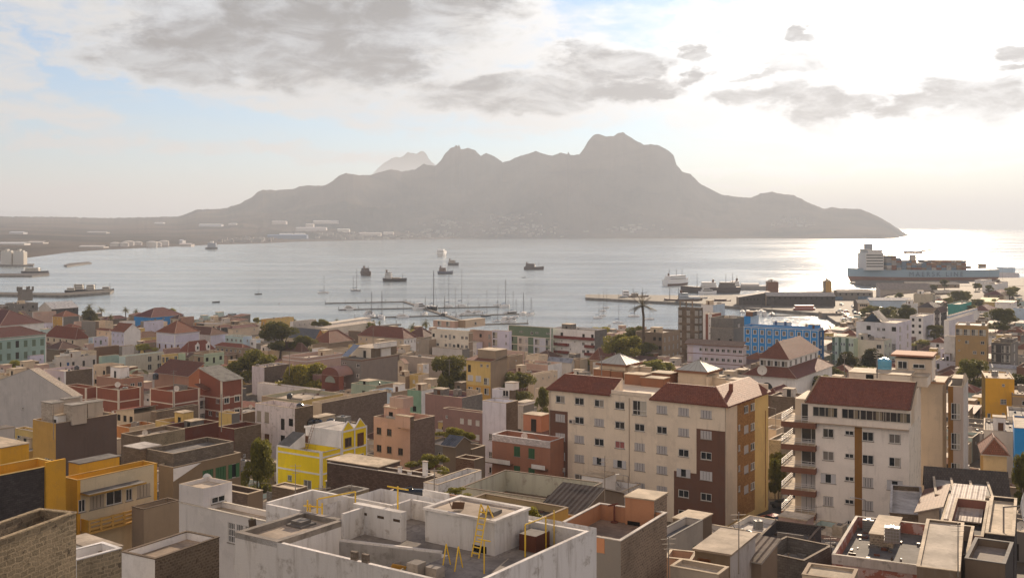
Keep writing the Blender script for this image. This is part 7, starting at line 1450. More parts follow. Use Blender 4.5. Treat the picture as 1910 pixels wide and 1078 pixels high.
# ================= boats =================
def hull(L, Bm, Dp, m, deckm=None, sheer=.12, transom=.75, keel=0, m2=None, band=.35):
    """pointed hull along +x, waterline z = 0, deck at about Dp"""
    b = MB(); n = 9; st = []
    for i in range(n):
        s = i / (n - 1); x = -L / 2 + L * s; w = Bm / 2 * (transom + (1 - transom) * math.sin(min(1, s * 2.0) * math.pi / 2)) if s < .5 else Bm / 2 * math.cos((s - .5) * 2 * math.pi / 2) ** .75
        st.append((x, max(w, .02 * Bm), Dp * (1 + sheer * (2 * s - .8) ** 2 * 2)))
    for (x0, w0, d0), (x1, w1, d1) in zip(st, st[1:]):
        for sg in (1, -1):
            lo = [(x0 * .96, sg * w0 * .8, -.3), (x1 * .96, sg * w1 * .8, -.3)]; mid = [(x0, sg * w0 * .95, d0 * band), (x1, sg * w1 * .95, d1 * band)]; hi = [(x0, sg * w0, d0), (x1, sg * w1, d1)]
            for a_, c_, mm in ((lo, mid, m2 or m), (mid, hi, m)):
                q = [a_[0], a_[1], c_[1], c_[0]]; b.poly(q if sg < 0 else q[::-1], mm)
        b.poly([(x0, -w0, d0), (x1, -w1, d1), (x1, w1, d1), (x0, w0, d0)], deckm or m)
    x, w, d = st[0]; b.poly([(x * .96, w * .8, -.3), (x * .96, -w * .8, -.3), (x, -w, d), (x, w, d)], m)
    return b
WH = mat('paint', (.72, .72, .73)); DKH = mat('paint', (.035, .035, .045)); TEAK = mat('paint', (.30, .22, .15)); SUP = mat('paint', (.58, .57, .56)); RST = mat('paint', (.16, .075, .05)); GLS = mat('glass'); MST = mat('paint', (.13, .12, .12)); CVR = mat('paint', (.06, .12, .25))
def sailboat_proto(k):
    key = ('sail', k)
    if key in PROTO: return PROTO[key]
    L = 12.0; Bm = 3.6; hc = [WH, DKH, WH, mat('gloss', (.35, .36, .38))][k]; parts = [('hull', hull(L, Bm, 1.25, hc, SUP))]
    c = MB(); c.prism([(-2.5, -1.1), (3.4, -.6), (3.4, .6), (-2.5, 1.1)], 1.2, 1.75, SUP); c.box(-2.3, 2.6, -1.08, -1.04, 1.4, 1.6, GLS); c.box(-2.3, 2.6, 1.04, 1.08, 1.4, 1.6, GLS); c.box(-4.2, -2.4, -.9, .9, 2.6, 2.7, CVR); 
    for x in (-4.1, -2.5): c.tube((x, -.85, 1.3), (x, -.85, 2.6), .03, .03, MST, 4); c.tube((x, .85, 1.3), (x, .85, 2.6), .03, .03, MST, 4)
    parts.append(('cabin', c)); m = MB(); m.tube((.8, 0, 1.2), (.8, 0, 16.5), .20, .14, MST, 6); m.tube((-3.6, 0, 2.4), (.8, 0, 2.5), .17, .15, CVR, 6); m.tube((.8, -.9, 9.5), (.8, .9, 9.5), .03, .03, MST, 4); m.tube((.8, -.8, 6), (.8, .8, 6), .03, .03, MST, 4)
    m.tube((5.9, 0, 1.4), (.8, 0, 16.2), .03, .03, MST, 3); m.tube((-5.9, 0, 1.3), (.8, 0, 16.4), .025, .025, MST, 3); m.tube((.8, 1.7, 1.3), (.8, .9, 9.5), .02, .02, MST, 3); m.tube((.8, -1.7, 1.3), (.8, -.9, 9.5), .02, .02, MST, 3); parts.append(('mast', m))
    if k == 3: m = MB(); m.tube((-3.6, 0, 1.2), (-3.6, 0, 11), .18, .13, MST, 6); parts.append(('mizzen_mast', m))
    PROTO[key] = [(nm, q.mesh(nm)) for nm, q in parts]; return PROTO[key]
def motor_proto(k):
    key = ('motor', k)
    if key in PROTO: return PROTO[key]
    if k == 0:  # cabin cruiser
        c = MB(); c.prism([(-4.2, -1.5), (3.0, -1.2), (3.0, 1.2), (-4.2, 1.5)], 1.3, 2.7, SUP); c.prism([(-3.6, -1.3), (1.2, -1.1), (1.2, 1.1), (-3.6, 1.3)], 2.72, 3.9, SUP); c.box(-3.5, 2.6, -1.52, -1.49, 1.9, 2.4, GLS); c.box(-3.0, 1.0, -1.3, -1.27, 3.1, 3.6, GLS); c.box(1.2, 1.25, -1, 1, 3.0, 3.6, GLS); c.box(-3.5, 2.6, 1.49, 1.52, 1.9, 2.4, GLS); c.tube((-2, 0, 3.9), (-2, 0, 6.0), .05, .03, MST, 5)
        parts = [('hull', hull(12, 3.9, 1.5, WH, SUP)), ('cabin', c)]
    elif k == 1:  # catamaran
        h = hull(12, 1.6, 1.5, WH, SUP); b = MB(); 
        for dy in (-2.6, 2.6):
            for f_, mi in zip(h.f, h.mi): b.poly([(h.v[i][0], h.v[i][1] + dy, h.v[i][2]) for i in f_], h.ml[mi])
        c = MB(); c.box(-5, 2.5, -2.6, 2.6, .9, 1.5, WH); c.prism([(-4.5, -2.5), (2.4, -2.1), (2.4, 2.1), (-4.5, 2.5)], 1.5, 2.8, SUP); c.box(-4, 2, -2.52, -2.49, 1.9, 2.5, GLS); c.box(2.4, 2.45, -1.9, 1.9, 1.9, 2.5, GLS); c.box(-5, -4.5, -2.4, 2.4, 2.7, 2.85, SUP)
        m = MB(); m.tube((.8, 0, 2.8), (.8, 0, 18), .20, .14, MST, 6); m.tube((-4, 0, 3.5), (.8, 0, 3.6), .2, .15, CVR, 6); parts = [('hull', b), ('cabin', c), ('mast', m)]
    else:         # open skiff
        c = MB(); 
        for x in (-1.2, 0, 1.2): c.box(x - .12, x + .12, -.7, .7, .45, .5, TEAK)
        parts = [('hull', hull(5.5, 1.7, .62, [None, None, DKH, WH, RST][k], mat('paint', (.10, .08, .06)))), ('thwart', c)]
    PROTO[key] = [(nm, q.mesh(nm)) for nm, q in parts]; return PROTO[key]
def boat(parts, name, px, py, rz, s, label, cat='boat', group=None, mast=None):
    p = at_z(px, py, 0); o = empty(name, p, rz, label, cat, group); o.scale = (s, s, s)
    for nm, me in parts:
        q = link(nm, me, o)
        if mast and 'mast' in nm: q.scale = (1, 1, mast)
    return o
# sailing boats: px, waterline py, mast top py, heading, length px, kind
SB = [(482, 549, 521, .5, 9, 1, 'dark hulled sailing yacht, the one farthest towards the open bay'), (603, 547, 513, .1, 17, 0, 'white sailing yacht anchored alone off the pontoons'), (664, 543, 501, -.6, 16, 3, 'two masted dark ketch anchored off the pontoons'),
      (808, 577, 505, -1.2, 14, 1, 'very tall masted dark yacht at the pontoon corner'), (836, 572, 513, .3, 14, 2, 'white yacht with tall mast at the upper pontoon'), (860, 571, 501, .2, 17, 2, 'broad white yacht with the tallest mast'), (692, 592, 545, 1.2, 10, 2, 'slim sailing yacht behind the cabin cruiser'), (712, 594, 542, -1.3, 12, 2, 'sailing yacht seen stern on at the lower pontoon'),
      (793, 587, 553, 1.4, 8, 0, 'small sloop beside the pontoon spine'), (829, 588, 553, 1.5, 11, 1, 'brown hulled sloop on the pontoon spine'), (848, 591, 536, .1, 14, 2, 'low white sloop left of the motor yachts'), (907, 590, 540, .6, 14, 1, 'dark sloop among the right pontoon boats'), (928, 570, 530, .4, 12, 0, 'sloop at the end of the upper right pontoon'), (942, 573, 521, 1.0, 14, 2, 'white sloop next to the upper right pontoon end'), (956, 584, 543, .8, 13, 1, 'dark two tone sloop right of the pontoon'), (947, 584, 560, .5, 10, 2, 'short masted sloop right of the pontoon'), (927, 600, 560, .9, 12, 2, 'sloop on the lowest pontoon near the green block'), (976, 587, 546, 1.3, 10, 0, 'white sloop at the pontoon tip, the first of two'), (990, 588, 555, 1.2, 9, 2, 'white sloop at the pontoon tip, the second of two'),
      (1116, 594, 545, .1, 15, 0, 'white sloop beside the moored trio off the trees'), (1125, 581, 541, .9, 10, 2, 'middle sloop of the moored trio off the trees'), (1131, 575, 539, .8, 8, 2, 'farthest sloop of the moored trio off the trees'), (1125, 590, 560, .8, 8, 0, 'nearest small sloop of the moored trio'), (1153, 603, 548, -.5, 15, 2, 'grey sloop moored alone before the tall palm'), (1182, 591, 545, .1, 18, 0, 'white yacht just behind the tall palm'), (1211, 596, 570, .1, 15, 0, 'white yacht right of the tall palm trunk'), (872, 584, 548, .7, 12, 2, 'sloop wedged between two motor yachts'), (962, 592, 556, 1.0, 9, 0, 'little sloop nearest the green block roof'), (1443, 577, 556, 1.3, 8, 0, 'white sloop at the inner quay, behind the blue hotel'), (1420, 582, 558, 1.4, 8, 2, 'sloop at the inner quay above the grey block walls'), (1385, 583, 560, 1.3, 8, 0, 'small sloop moored below the ferry quay'), (1440, 588, 560, 1.3, 9, 2, 'blue covered sloop by the blue hotel roof')]
for px, py, mt, rz, lp, k, lb in SB:
    Y = F * CH / (py - HY); s = lp * Y / F / 12.0 / max(.35, abs(math.cos(rz))); s = 1.2 * min(max(s, .45), 1.35); ml = (py - mt) * Y / F / s / 16.4
    boat(sailboat_proto(k), 'sailing_boat', px, py, rz, s, lb, 'sailing boat', 'sailing boats moored in the bay', ml)
MBo = [(652, 578, 0, .2, 24, 'white cabin cruiser on the middle left pontoon'), (689, 587, 0, .9, 15, 'grey white cruiser by the lower left pontoon'), (751, 592, 1, .4, 21, 'white catamaran at the lower pontoon'), (784, 577, 0, 1.0, 20, 'tall bluish motor yacht at the pontoon corner'), (874, 585, 0, .5, 17, 'white flybridge yacht on the right pontoon'), (891, 584, 1, .8, 14, 'white catamaran beside the flybridge yacht'), (943, 601, 0, 1.2, 13, 'cruiser behind the green block, the first of two'), (956, 600, 0, 1.1, 13, 'cruiser behind the green block, the second of two'), (862, 588, 0, .4, 10, 'small cruiser by the spine of the pontoons'),
       (1320, 548, 0, .1, 34, 'sleek white motor yacht beside the dark ship'), (1395, 587, 0, 1.4, 11, 'cruiser moored behind the grey block walls'), (1412, 588, 0, 1.45, 11, 'bow on cruiser moored near the blue hotel'), (1425, 589, 0, 1.5, 11, 'bow on cruiser next to the blue hotel roof'), (1137, 609, 0, .1, 9, 'little launch behind the balcony block'), (1317, 561, 0, .2, 22, 'low white launch alongside the quay')]
for px, py, k, rz, lp, lb in MBo:
    Y = F * CH / (py - HY); s = lp * Y / F / 12.0 / max(.4, abs(math.cos(rz))); boat(motor_proto(k), 'catamaran' if k == 1 else 'motor_boat', px, py, rz, min(s, 1.6), lb, 'boat', 'motor boats in the marina')
for px, py, rz, s, k, lb in ((433, 587, .1, 1.0, 2, 'dark open skiff off the beach'), (403, 564, .5, 1.1, 2, 'dark rowing boat farther off the beach'), (399, 598, .1, .8, 2, 'small dark skiff close to the beach'), (406, 563, .2, .6, 4, 'tiny boat next to the dark rowing boat'), (1565, 507, .1, 1.3, 2, 'lone dark launch in the sun glitter'), (977, 518, .0, .9, 2, 'tiny dark boat below the old coaster'), (1671, 470, .1, 2.0, 2, 'distant dark boat beyond the container ship'), (521, 566, 1.5, .5, 2, 'mooring buoy boat in the open bay'), (1037, 569, 1.4, .4, 2, 'tiny dark buoy boat mid bay')):
    boat(motor_proto(k), 'rowing_boat', px, py, rz, s, lb, 'boat')
# ---- ships ----
def ship(name, label, px, py, rz, L, Bm, Dp, hc, parts_fn, cat='ship', m2=None):
    p = at_z(px, py, 0); o = empty(name, p, rz, label, cat); hull(L, Bm, Dp, hc, mat('paint', (.20, .13, .10)), .10, .8, m2=m2).build('hull', o)
    for nm, m in parts_fn(L, Bm, Dp): m.build(nm, o)
    return o
def sup(L, B, D, x0=-.45, x1=-.2, lv=3, m=None, fun=True):
    m = m or SUP; b = MB()
    for k in range(lv):
        i = k * .012 * L; b.box(L * x0 + i, L * x1 - i, -B * (.42 - .05 * k), B * (.42 - .05 * k), D + 2.4 * k, D + 2.4 * k + 2.3, m)
        b.box(L * x0 + i + .3, L * x1 - i - .3, -B * (.42 - .05 * k) - .04, -B * (.42 - .05 * k), D + 2.4 * k + 1.1, D + 2.4 * k + 1.7, GLS); b.box(L * x1 - i, L * x1 - i + .04, -B * .3, B * .3, D + 2.4 * k + 1.1, D + 2.4 * k + 1.7, GLS)
    out = [('superstructure', b)]
    if fun: f = MB(); f.tube((L * (x0 + .06), 0, D + 2.4 * lv - .5), (L * (x0 + .05), 0, D + 2.4 * lv + 2.4), 1.0, .9, RST, 10); out.append(('funnel', f))
    return out
def masts(xs, h, D, boom=0):
    b = MB()
    for x in xs:
        b.tube((x, 0, D), (x, 0, D + h), .28, .14, MST, 6); b.tube((x, -1.5, D + h * .75), (x, 1.5, D + h * .75), .1, .1, MST, 4)
        if boom: b.tube((x, 0, D + 2), (x + boom, .5, D + h * .6), .15, .1, MST, 5)
    return [('mast', b)]
BRH = mat('paint', (.13, .075, .055)); BKH = mat('paint', (.045, .035, .038)); CRS = mat('paint', (.42, .36, .30))
ship('fishing_ship', 'dark rust brown fishing ship seen nearly bow on', 684, 514, -1.05, 26, 8, 4.5, BRH, lambda L, B, D: sup(L, B, D, -.4, .05, 2, mat('paint', (.20, .13, .11))) + masts([-6, 5], 9, D, 4))
ship('coaster', 'small dark coaster with white bridge aft', 737, 525, -.22, 27, 7.5, 3.2, BKH, lambda L, B, D: sup(L, B, D, -.42, -.14, 3) + masts([8.5], 6, D) + [('hatch', (lambda b: (b.box(-3, 6, -2.4, 2.4, D, D + 1.2, CRS), b)[1])(MB()))])
ship('trawler', 'blue and dark trawler with cluttered deck', 831, 511, -.3, 20, 6.5, 3.2, mat('paint', (.13, .15, .22)), lambda L, B, D: sup(L, B, D, -.4, .0, 2, mat('paint', (.28, .20, .17))) + masts([-5, 3], 8, D, 4), m2=BKH)
ship('trawler', 'dark trawler with slim mast behind the other', 846, 495, -.4, 18, 6, 3.6, mat('paint', (.10, .09, .10)), lambda L, B, D: sup(L, B, D, -.42, .1, 2, CRS) + masts([4], 11, D))
ship('ferry', 'white ferry seen stern on, farthest out', 825, 478, 1.45, 52, 15, 6, SUP, lambda L, B, D: [('superstructure', (lambda b: (b.box(-24, 12, -7.2, 7.2, D, D + 3, WH), b.box(-23, 8, -7.2, 7.2, D + 3, D + 6, SUP), b.box(-23.1, -23, -6.5, 6.5, D + 4, D + 5, GLS), b.box(-20, 0, -5.5, 5.5, D + 6, D + 8.5, WH), b)[4])(MB()))] + masts([-6], 12, D + 6))
ship('coaster', 'old brown coaster alone in mid bay', 996, 503, -.18, 28, 8, 3.8, mat('paint', (.10, .07, .065)), lambda L, B, D: sup(L, B, D, -.42, .05, 2, mat('paint', (.15, .10, .09))) + masts([-8, 7], 8, D))
ship('passenger_ship', 'white passenger ship leaving the inner harbour', 1262, 532, .75, 38, 9, 5.5, WH, lambda L, B, D: sup(L, B, D, -.40, .30, 2, WH) + masts([-12, 9, 0], 9, D + 3), m2=RST)
ship('cargo_ship', 'long dark cargo ship with crane mast behind the quay', 1325, 546, 3.02, 54, 10, 5, mat('paint', (.12, .10, .10)), lambda L, B, D: sup(L, B, D, -.1, .16, 2, SUP) + sup(L, B, D, -.42, -.14, 2, mat('paint', (.2, .18, .17)), False) + masts([12, -14, -20], 13, D))
ship('supply_ship', 'white and grey supply ship at the far quay', 1392, 540, 3.05, 42, 9, 3.6, mat('paint', (.35, .34, .34)), lambda L, B, D: sup(L, B, D, .16, .36, 2, SUP) + masts([9], 10, D) + [('deck_house', (lambda b: (b.box(-12, 5, -3.4, 3.4, D, D + 2.2, SUP), b)[1])(MB()))])
ship('trawler', 'long brown trawler with blue white deckhouse at the quay', 1275, 565, .03, 30, 7, 3.2, BRH, lambda L, B, D: sup(L, B, D, -.12, .12, 2, mat('paint', (.42, .48, .55))) + [('deck_house', (lambda b: (b.box(3, 13, -2.6, 2.6, D, D + 1.8, mat('paint', (.42, .46, .5))), b)[1])(MB()))] + masts([-11, -4], 9, D))
ship('tug', 'small white blue tug at the quay head', 1168, 558, .1, 10, 5, 2.4, mat('paint', (.30, .38, .46)), lambda L, B, D: sup(L, B, D, -.3, .2, 2, WH, False))
ship('fishing_ship', 'low brown fishing boats moored along the quay', 1190, 558, .02, 18, 5, 2.6, BRH, lambda L, B, D: sup(L, B, D, -.3, .0, 1, CRS, False) + masts([-4, 4], 7, D, 5))
ship('barge', 'brown open barge at the quay under the terminal', 1345, 566, .05, 16, 6, 2.2, RST, lambda L, B, D: [('hatch', (lambda b: (b.box(-5, 4, -2, 2, D, D + 1.4, BRH), b)[1])(MB()))])
ship('dredger', 'small square dredger off the oil terminal', 395, 465, .0, 32, 16, 5, mat('paint', (.10, .09, .09)), lambda L, B, D: [('superstructure', (lambda b: (b.box(-10, 12, -6, 6, D, D + 12, mat('paint', (.25, .28, .34))), b.box(-4, 4, -4, 4, D + 12, D + 17, SUP), b)[2])(MB()))])
ship('excursion_boat', 'red and white excursion boat in the inner basin', 1500, 583, .0, 18, 6, 1.6, mat('paint', (.40, .08, .05)), lambda L, B, D: [('deck_house', (lambda b: (b.box(-7, 7, -2.4, 2.4, D, D + 1.6, mat('paint', (.45, .12, .08))), b.box(-7.5, 7.5, -2.6, 2.6, D + 1.6, D + 1.8, WH), b.box(-6, 6, -2.2, 2.2, D + 1.8, D + 3.4, mat('paint', (.45, .12, .08))), b.box(-6.5, 6.5, -2.5, 2.5, D + 3.4, D + 3.6, WH), b)[4])(MB()))])
# left pier vessels
for px, py, L, rz, lb in ((150, 544, 16, .1, 'white decked workboat on the pier, the middle of the cluster'), (135, 546, 13, .2, 'dark workboat at the inner end of the pier cluster'), (172, 545, 14, .0, 'cluttered workboat with cream cabin at the pier'), (200, 544, 12, .2, 'low dark workboat at the pier tip'), (66, 509, 34, .05, 'dark ship with white decks lying at the far jetty')):
    ship('workboat', lb, px, py, rz, L, L * .3, 2.2, BKH, lambda L, B, D: sup(L, B, D, -.35, .15, 2 if L > 13 else 1, mat('paint', (.5, .47, .42)), False) + masts([L * .2], 6, D), 'boat')
# container ship
Yc_ = F * CH / (523 - HY); cs_ = empty('container_ship', at_z(1718, 526, 0), .02, 'huge container ship with blue hull alongside the port quay', 'container ship')
Lc = 162.0; hull(Lc, 28, 13.5, mat('paint', (.30, .42, .52)), mat('paint', (.2, .15, .12)), .05, .85, m2=mat('paint', (.32, .16, .12)), band=.42).build('hull', cs_, (0, 0, 0), rad(0)); cs_.rotation_euler = (0, 0, rad(181))
Cx = lambda px: -((px - 1718) * (Yc_) / F)
b = MB(); 
for (a0, a1, z0, z1) in ((1610, 1642, 13.5, 32), (1614, 1640, 32, 35.5), (1608, 1618, 35.5, 36.5)): b.box(Cx(a0), Cx(a1), -13, 13, z0, z1, SUP)
for k in range(5): b.box(Cx(1611), Cx(1641), -13.05, 13.05, 17 + 3 * k, 18.2 + 3 * k, GLS)
b.box(Cx(1617), Cx(1627), -5, 5, 35.5, 42, mat('paint', (.35, .38, .42))); b.tube((Cx(1636), 0, 35), (Cx(1636), 0, 45), .5, .3, MST, 6); b.box(Cx(1632), Cx(1640), -1, 1, 41, 41.6, MST); b.build('superstructure', cs_)
rc = random.Random(8); CCOL = [(.30, .12, .08), (.36, .34, .33), (.45, .42, .40), (.16, .25, .36), (.30, .20, .14), (.22, .22, .24), (.40, .22, .12)]
for i, px in enumerate(range(1648, 1790, 9)):
    b = MB(); hgt = [6, 6, 5, 4, 4, 4, 3, 3, 4, 3, 4, 4, 4, 4, 4, 4][i]
    for r in range(hgt): b.box(Cx(px), Cx(px + 8.4), -12.5, 12.5, 13.6 + 2.6 * r, 16.1 + 2.6 * r, mat('corr', rc.choice(CCOL)))
    b.build('container_stack', cs_)
for px in (1698, 1752):
    b = MB(); b.box(Cx(px), Cx(px + 9), -3, 3, 13.5, 30, mat('paint', (.48, .42, .36))); b.box(Cx(px - 12), Cx(px + 22), -1.3, 1.3, 31, 34, mat('paint', (.45, .42, .4))); b.tube((Cx(px + 16), 0, 33), (Cx(px + 45), 0, 36), 1.1, .7, mat('paint', (.42, .38, .36)), 6)
    if px == 1698: b.build('deck_crane', cs_)
m = MB(); 
tx = bpy.data.curves.new('hull_lettering', 'FONT'); tx.body = 'MAERSK LINE'; tx.size = 7; tx.space_character = 1.5; tx.extrude = .05; tx.materials.append(mat('paint', (.16, .22, .30)))
to = bpy.data.objects.new('lettering', tx); COL.objects.link(to); bpy.context.view_layer.update(); me_ = bpy.data.meshes.new_from_object(to); bpy.data.objects.remove(to); to = link('hull_lettering', me_, cs_); to.location = (Cx(1687), 14.2, 4.8 + 2.0); to.rotation_euler = (rad(90), 0, rad(180))
for px0, px1, z1 in ((1795, 1835, 9), (1826, 1838, 13), (1798, 1810, 11)):
    p = at_z((px0 + px1) / 2, 512, 2.4); w = (px1 - px0) * p.y / F; b = MB(); n = max(1, int(w / 6.2))
    for i in range(n):
        for r in range(int(z1 / 2.6)): b.box(-w / 2 + i * w / n, -w / 2 + (i + .96) * w / n, -3, 3, r * 2.6, r * 2.6 + 2.5, mat('corr', rc.choice(CCOL)))
    tag(b.build('container_row', None, (p.x, p.y, 2.4)), {1795: 'long row of stacked containers on the port quay', 1826: 'tall short container pile at the end of the port quay', 1798: 'second container pile on the port quay behind the row'}[px0], 'containers')
# pontoons
def pont(name, pix, w, label, z=.55):
    b = MB(); pts = [at_z(px, py, z) for px, py in pix]
    for p, q in zip(pts, pts[1:]):
        d = (q - p); n = Vector((-d.y, d.x, 0)).normalized() * w / 2; b.prism([(p - n).to_2d(), (q - n).to_2d(), (q + n).to_2d(), (p + n).to_2d()], -.2, z, mat('concrete', (.16, .14, .13)))
        k = int(d.length / 14)
        for i in range(k + 1): r = p.lerp(q, i / max(1, k)); b.tube((r.x + n.x, r.y + n.y, 0), (r.x + n.x, r.y + n.y, 2.4), .16, .16, mat('paint', 'dark'), 6)
    return tag(b.build(name), label, 'pontoon', 'floating pontoons of the marina')
pont('pontoon', [(607, 565), (756, 562)], 2.6, 'outermost floating pontoon of the marina'); pont('pontoon', [(754, 562), (856, 596)], 3.4, 'slanting main pontoon that joins all the others'); pont('pontoon', [(632, 577), (778, 574)], 2.2, 'middle left pontoon with the cabin cruiser'); pont('pontoon', [(816, 573.5), (934, 571.5)], 2.2, 'upper right pontoon with tall masted yachts')
pont('pontoon', [(662, 592), (826, 588)], 2.2, 'lower left pontoon with the catamaran'); pont('pontoon', [(852, 588), (996, 584)], 2.2, 'long right pontoon with many yachts'); pont('pontoon', [(905, 604), (985, 602)], 2.2, 'lowest right pontoon behind the green block'); pont('pontoon', [(690, 609), (744, 604)], 4.5, 'short broad landing stage by the waterfront'); pont('pontoon', [(1440, 588), (1545, 586)], 2.0, 'pontoon in the glittering inner basin')
# cars
def car_proto(c):
    key = ('car', c)
    if key in PROTO: return PROTO[key]
    m = mat('gloss', c); b = MB(); prof = [(-2.1, .35), (-2.1, .85), (-1.2, .98), (-.75, 1.42), (.65, 1.42), (1.25, .98), (2.05, .88), (2.1, .35)]
    for sg in (-.82, .82): b.poly([(x, sg, z) for x, z in (prof if sg < 0 else prof[::-1])][::-1], m)
    for (x0, z0), (x1, z1) in zip(prof, prof[1:]): b.poly([(x0, -.82, z0), (x0, .82, z0), (x1, .82, z1), (x1, -.82, z1)][::-1], m)
    g = MB(); g.poly([(-1.18, -.74, 1.0), (-1.18, .74, 1.0), (-.78, .7, 1.40), (-.78, -.7, 1.40)], GLS); g.poly([(1.22, .74, 1.02), (1.22, -.74, 1.02), (.70, -.7, 1.41), (.70, .7, 1.41)], GLS)
    for sg in (-.83, .83): g.poly([(-1.05, sg, 1.0), (1.1, sg, 1.0), (.62, sg, 1.36), (-.72, sg, 1.36)], GLS)
    v = [(p[0] * 1.005, p[1], p[2] + .012) for p in g.v]; g.v = v
    w = MB(); 
    for x in (-1.3, 1.3):
        for sg in (-1, 1): w.tube((x, sg * .86, .32), (x, sg * .62, .32), .32, .32, mat('paint', (.02, .02, .02)), 12)
    h = MB()
    for sg in (-.6, .6): h.box(-2.13, -2.08, sg - .16, sg + .16, .62, .76, mat('gloss', (.5, .5, .48)))
    PROTO[key] = [('body', b.mesh('body')), ('windows', g.mesh('windows')), ('wheels', w.mesh('wheels')), ('headlights', h.mesh('headlights'))]; return PROTO[key]
def car(X, Y, z, rz, c, label, group=None):
    o = empty('parked_car', (X, Y, z), rz, label, 'car', group)
    for nm, me in car_proto(c): link(nm, me, o)
# lane between the blocks
def strip(name, pts, w, m, label, dz=.12):
    b = MB(); dense = []
    for (x0, y0), (x1, y1) in zip(pts, pts[1:]):
        for i in range(12): dense.append((x0 + (x1 - x0) * i / 12, y0 + (y1 - y0) * i / 12))
    dense.append(pts[-1]); rows = []
    for i, (x, y) in enumerate(dense):
        a = dense[max(0, i - 1)]; c = dense[min(len(dense) - 1, i + 1)]; d = Vector((c[0] - a[0], c[1] - a[1])).normalized(); n = Vector((-d.y, d.x)) * w / 2; rows.append(((x - n.x, y - n.y), (x + n.x, y + n.y)))
    for (a, b0), (c, d0) in zip(rows, rows[1:]): b.poly([(*q, ground(*q) + dz) for q in (a, c, d0, b0)], m)
    return tag(b.build(name), label, kind='structure')
ASP = mat('asphalt', (.045, .042, .040))
strip('lane', [(22, 136), (28, 145), (34.5, 154), (43.5, 167), (56, 185), (75, 212)], 7, ASP, 'dark lane between the two apartment blocks')
strip('street', [(-35, 90), (-24, 118), (-6, 150), (20, 190), (60, 250)], 6, ASP, 'street through the middle of the town')
strip('avenue', [(150, 430), (215, 415), (290, 470), (330, 520)], 12, ASP, 'avenue behind the white waterfront office')
strip('car_park', [(205, 640), (235, 700), (262, 780), (270, 850)], 34, mat('asphalt', (.10, .095, .09)), 'sunlit harbour car park', .25)
LANE = [(43.0, 170, -.95, (.06, .06, .065), 'dark car parked facing the camera in the lane'), (46.3, 175, -.95, (.40, .40, .40), 'pale van roofed car behind the dark lane car'), (34.2, 150.5, -.9, (.10, .10, .11), 'dark car at the foot of the big cream block'), (36.2, 154.5, -.9, (.02, .02, .02), 'black car with glinting windscreen in the lane'), (38.6, 158.5, -.9, (.30, .05, .04), 'dull red car half hidden in the lane')]
for X, Y, rz, c, lb in LANE: car(X, Y, ground(X, Y) + .14, math.pi + rz - math.pi * .0, c, lb)
rc = random.Random(21); CC = [(.5, .5, .5), (.6, .6, .6), (.08, .08, .09), (.35, .36, .38), (.3, .05, .04), (.06, .10, .2)]; n = 0
for row in range(7):
    for k in range(6):
        t_ = (row + .5) / 7; X = 208 + 58 * t_ + (k - 2.5) * 4.6 + rc.uniform(-.6, .6); Y = 655 + 180 * t_ + rc.uniform(-3, 3)
        if rc.random() < .2: continue
        car(X, Y, ground(X, Y) + .27, rc.choice([1.5, 1.6, 4.7]), rc.choice(CC), 'car glinting in the crowded harbour car park', 'cars in the harbour car park')
for k in range(46):
    p = at_z(rc.uniform(1566, 1650), rc.uniform(563, 598), 2.2); car(p.x, p.y, max(2.05, ground(p.x, p.y)) + .05, rc.choice([0.1, 1.6, .8]), rc.choice(CC), 'car glinting on the busy quay road', 'cars on the quay road')
for k in range(12):
    p = at_z(rc.uniform(1556, 1640), rc.uniform(548, 562), 2.2); b = MB(); b.box(-6, 6, -1.2, 1.2, 0, 2.6, mat('corr', rc.choice([(.30, .12, .08), (.36, .34, .33), (.16, .25, .36)]))); tag(b.build('shipping_container', None, (p.x, p.y, 2.05), rc.uniform(-.2, .2)), 'single shipping container standing on the quay', 'container', 'containers on the quay')
for X, Y, c, lb in ((163, 430, (.55, .55, .55), 'white car glinting near the low white house'), (168, 436, (.3, .3, .32), 'grey car parked near the low white house'), (158, 426, (.5, .5, .52), 'silver car at the avenue corner')): car(X, Y, ground(X, Y) + .14, .6, c, lb)
# masts, lamps and poles
def lamp(px, pyb, pyt, Y, label, name='street_lamp', arm=1.2):
    X = (px - CX) * Y / F; z0 = CH - (pyb - HY) * Y / F; z1 = CH - (pyt - HY) * Y / F; g = max(ground(X, Y), 0); z0 = min(z0, g) if name != 'roof_mast' else z0
    o = empty(name, (X, Y, z0), 0, label, name.replace('_', ' ')); b = MB(); h = z1 - z0; b.tube((0, 0, 0), (0, 0, h), .09 if Y > 120 else .05, .05 if Y > 120 else .03, mat('metal', (.22, .20, .18)), 7); b.build('pole', o)
    b = MB()
    if name == 'street_lamp': b.tube((0, 0, h), (-arm, 0, h + .25), .05, .04, mat('metal', (.3, .28, .26)), 5); b.box(-arm - .5, -arm, -.12, .12, h + .18, h + .30, mat('paint', (.5, .48, .44))); b.build('lamp_head', o)
    else:
        for k in range(3): b.tube((-.55 + .1 * k, 0, h - .2 - .35 * k), (.55 - .1 * k, .1, h - .2 - .35 * k), .025, .025, mat('metal', (.3, .26, .22)), 4)
        b.build('aerial', o)
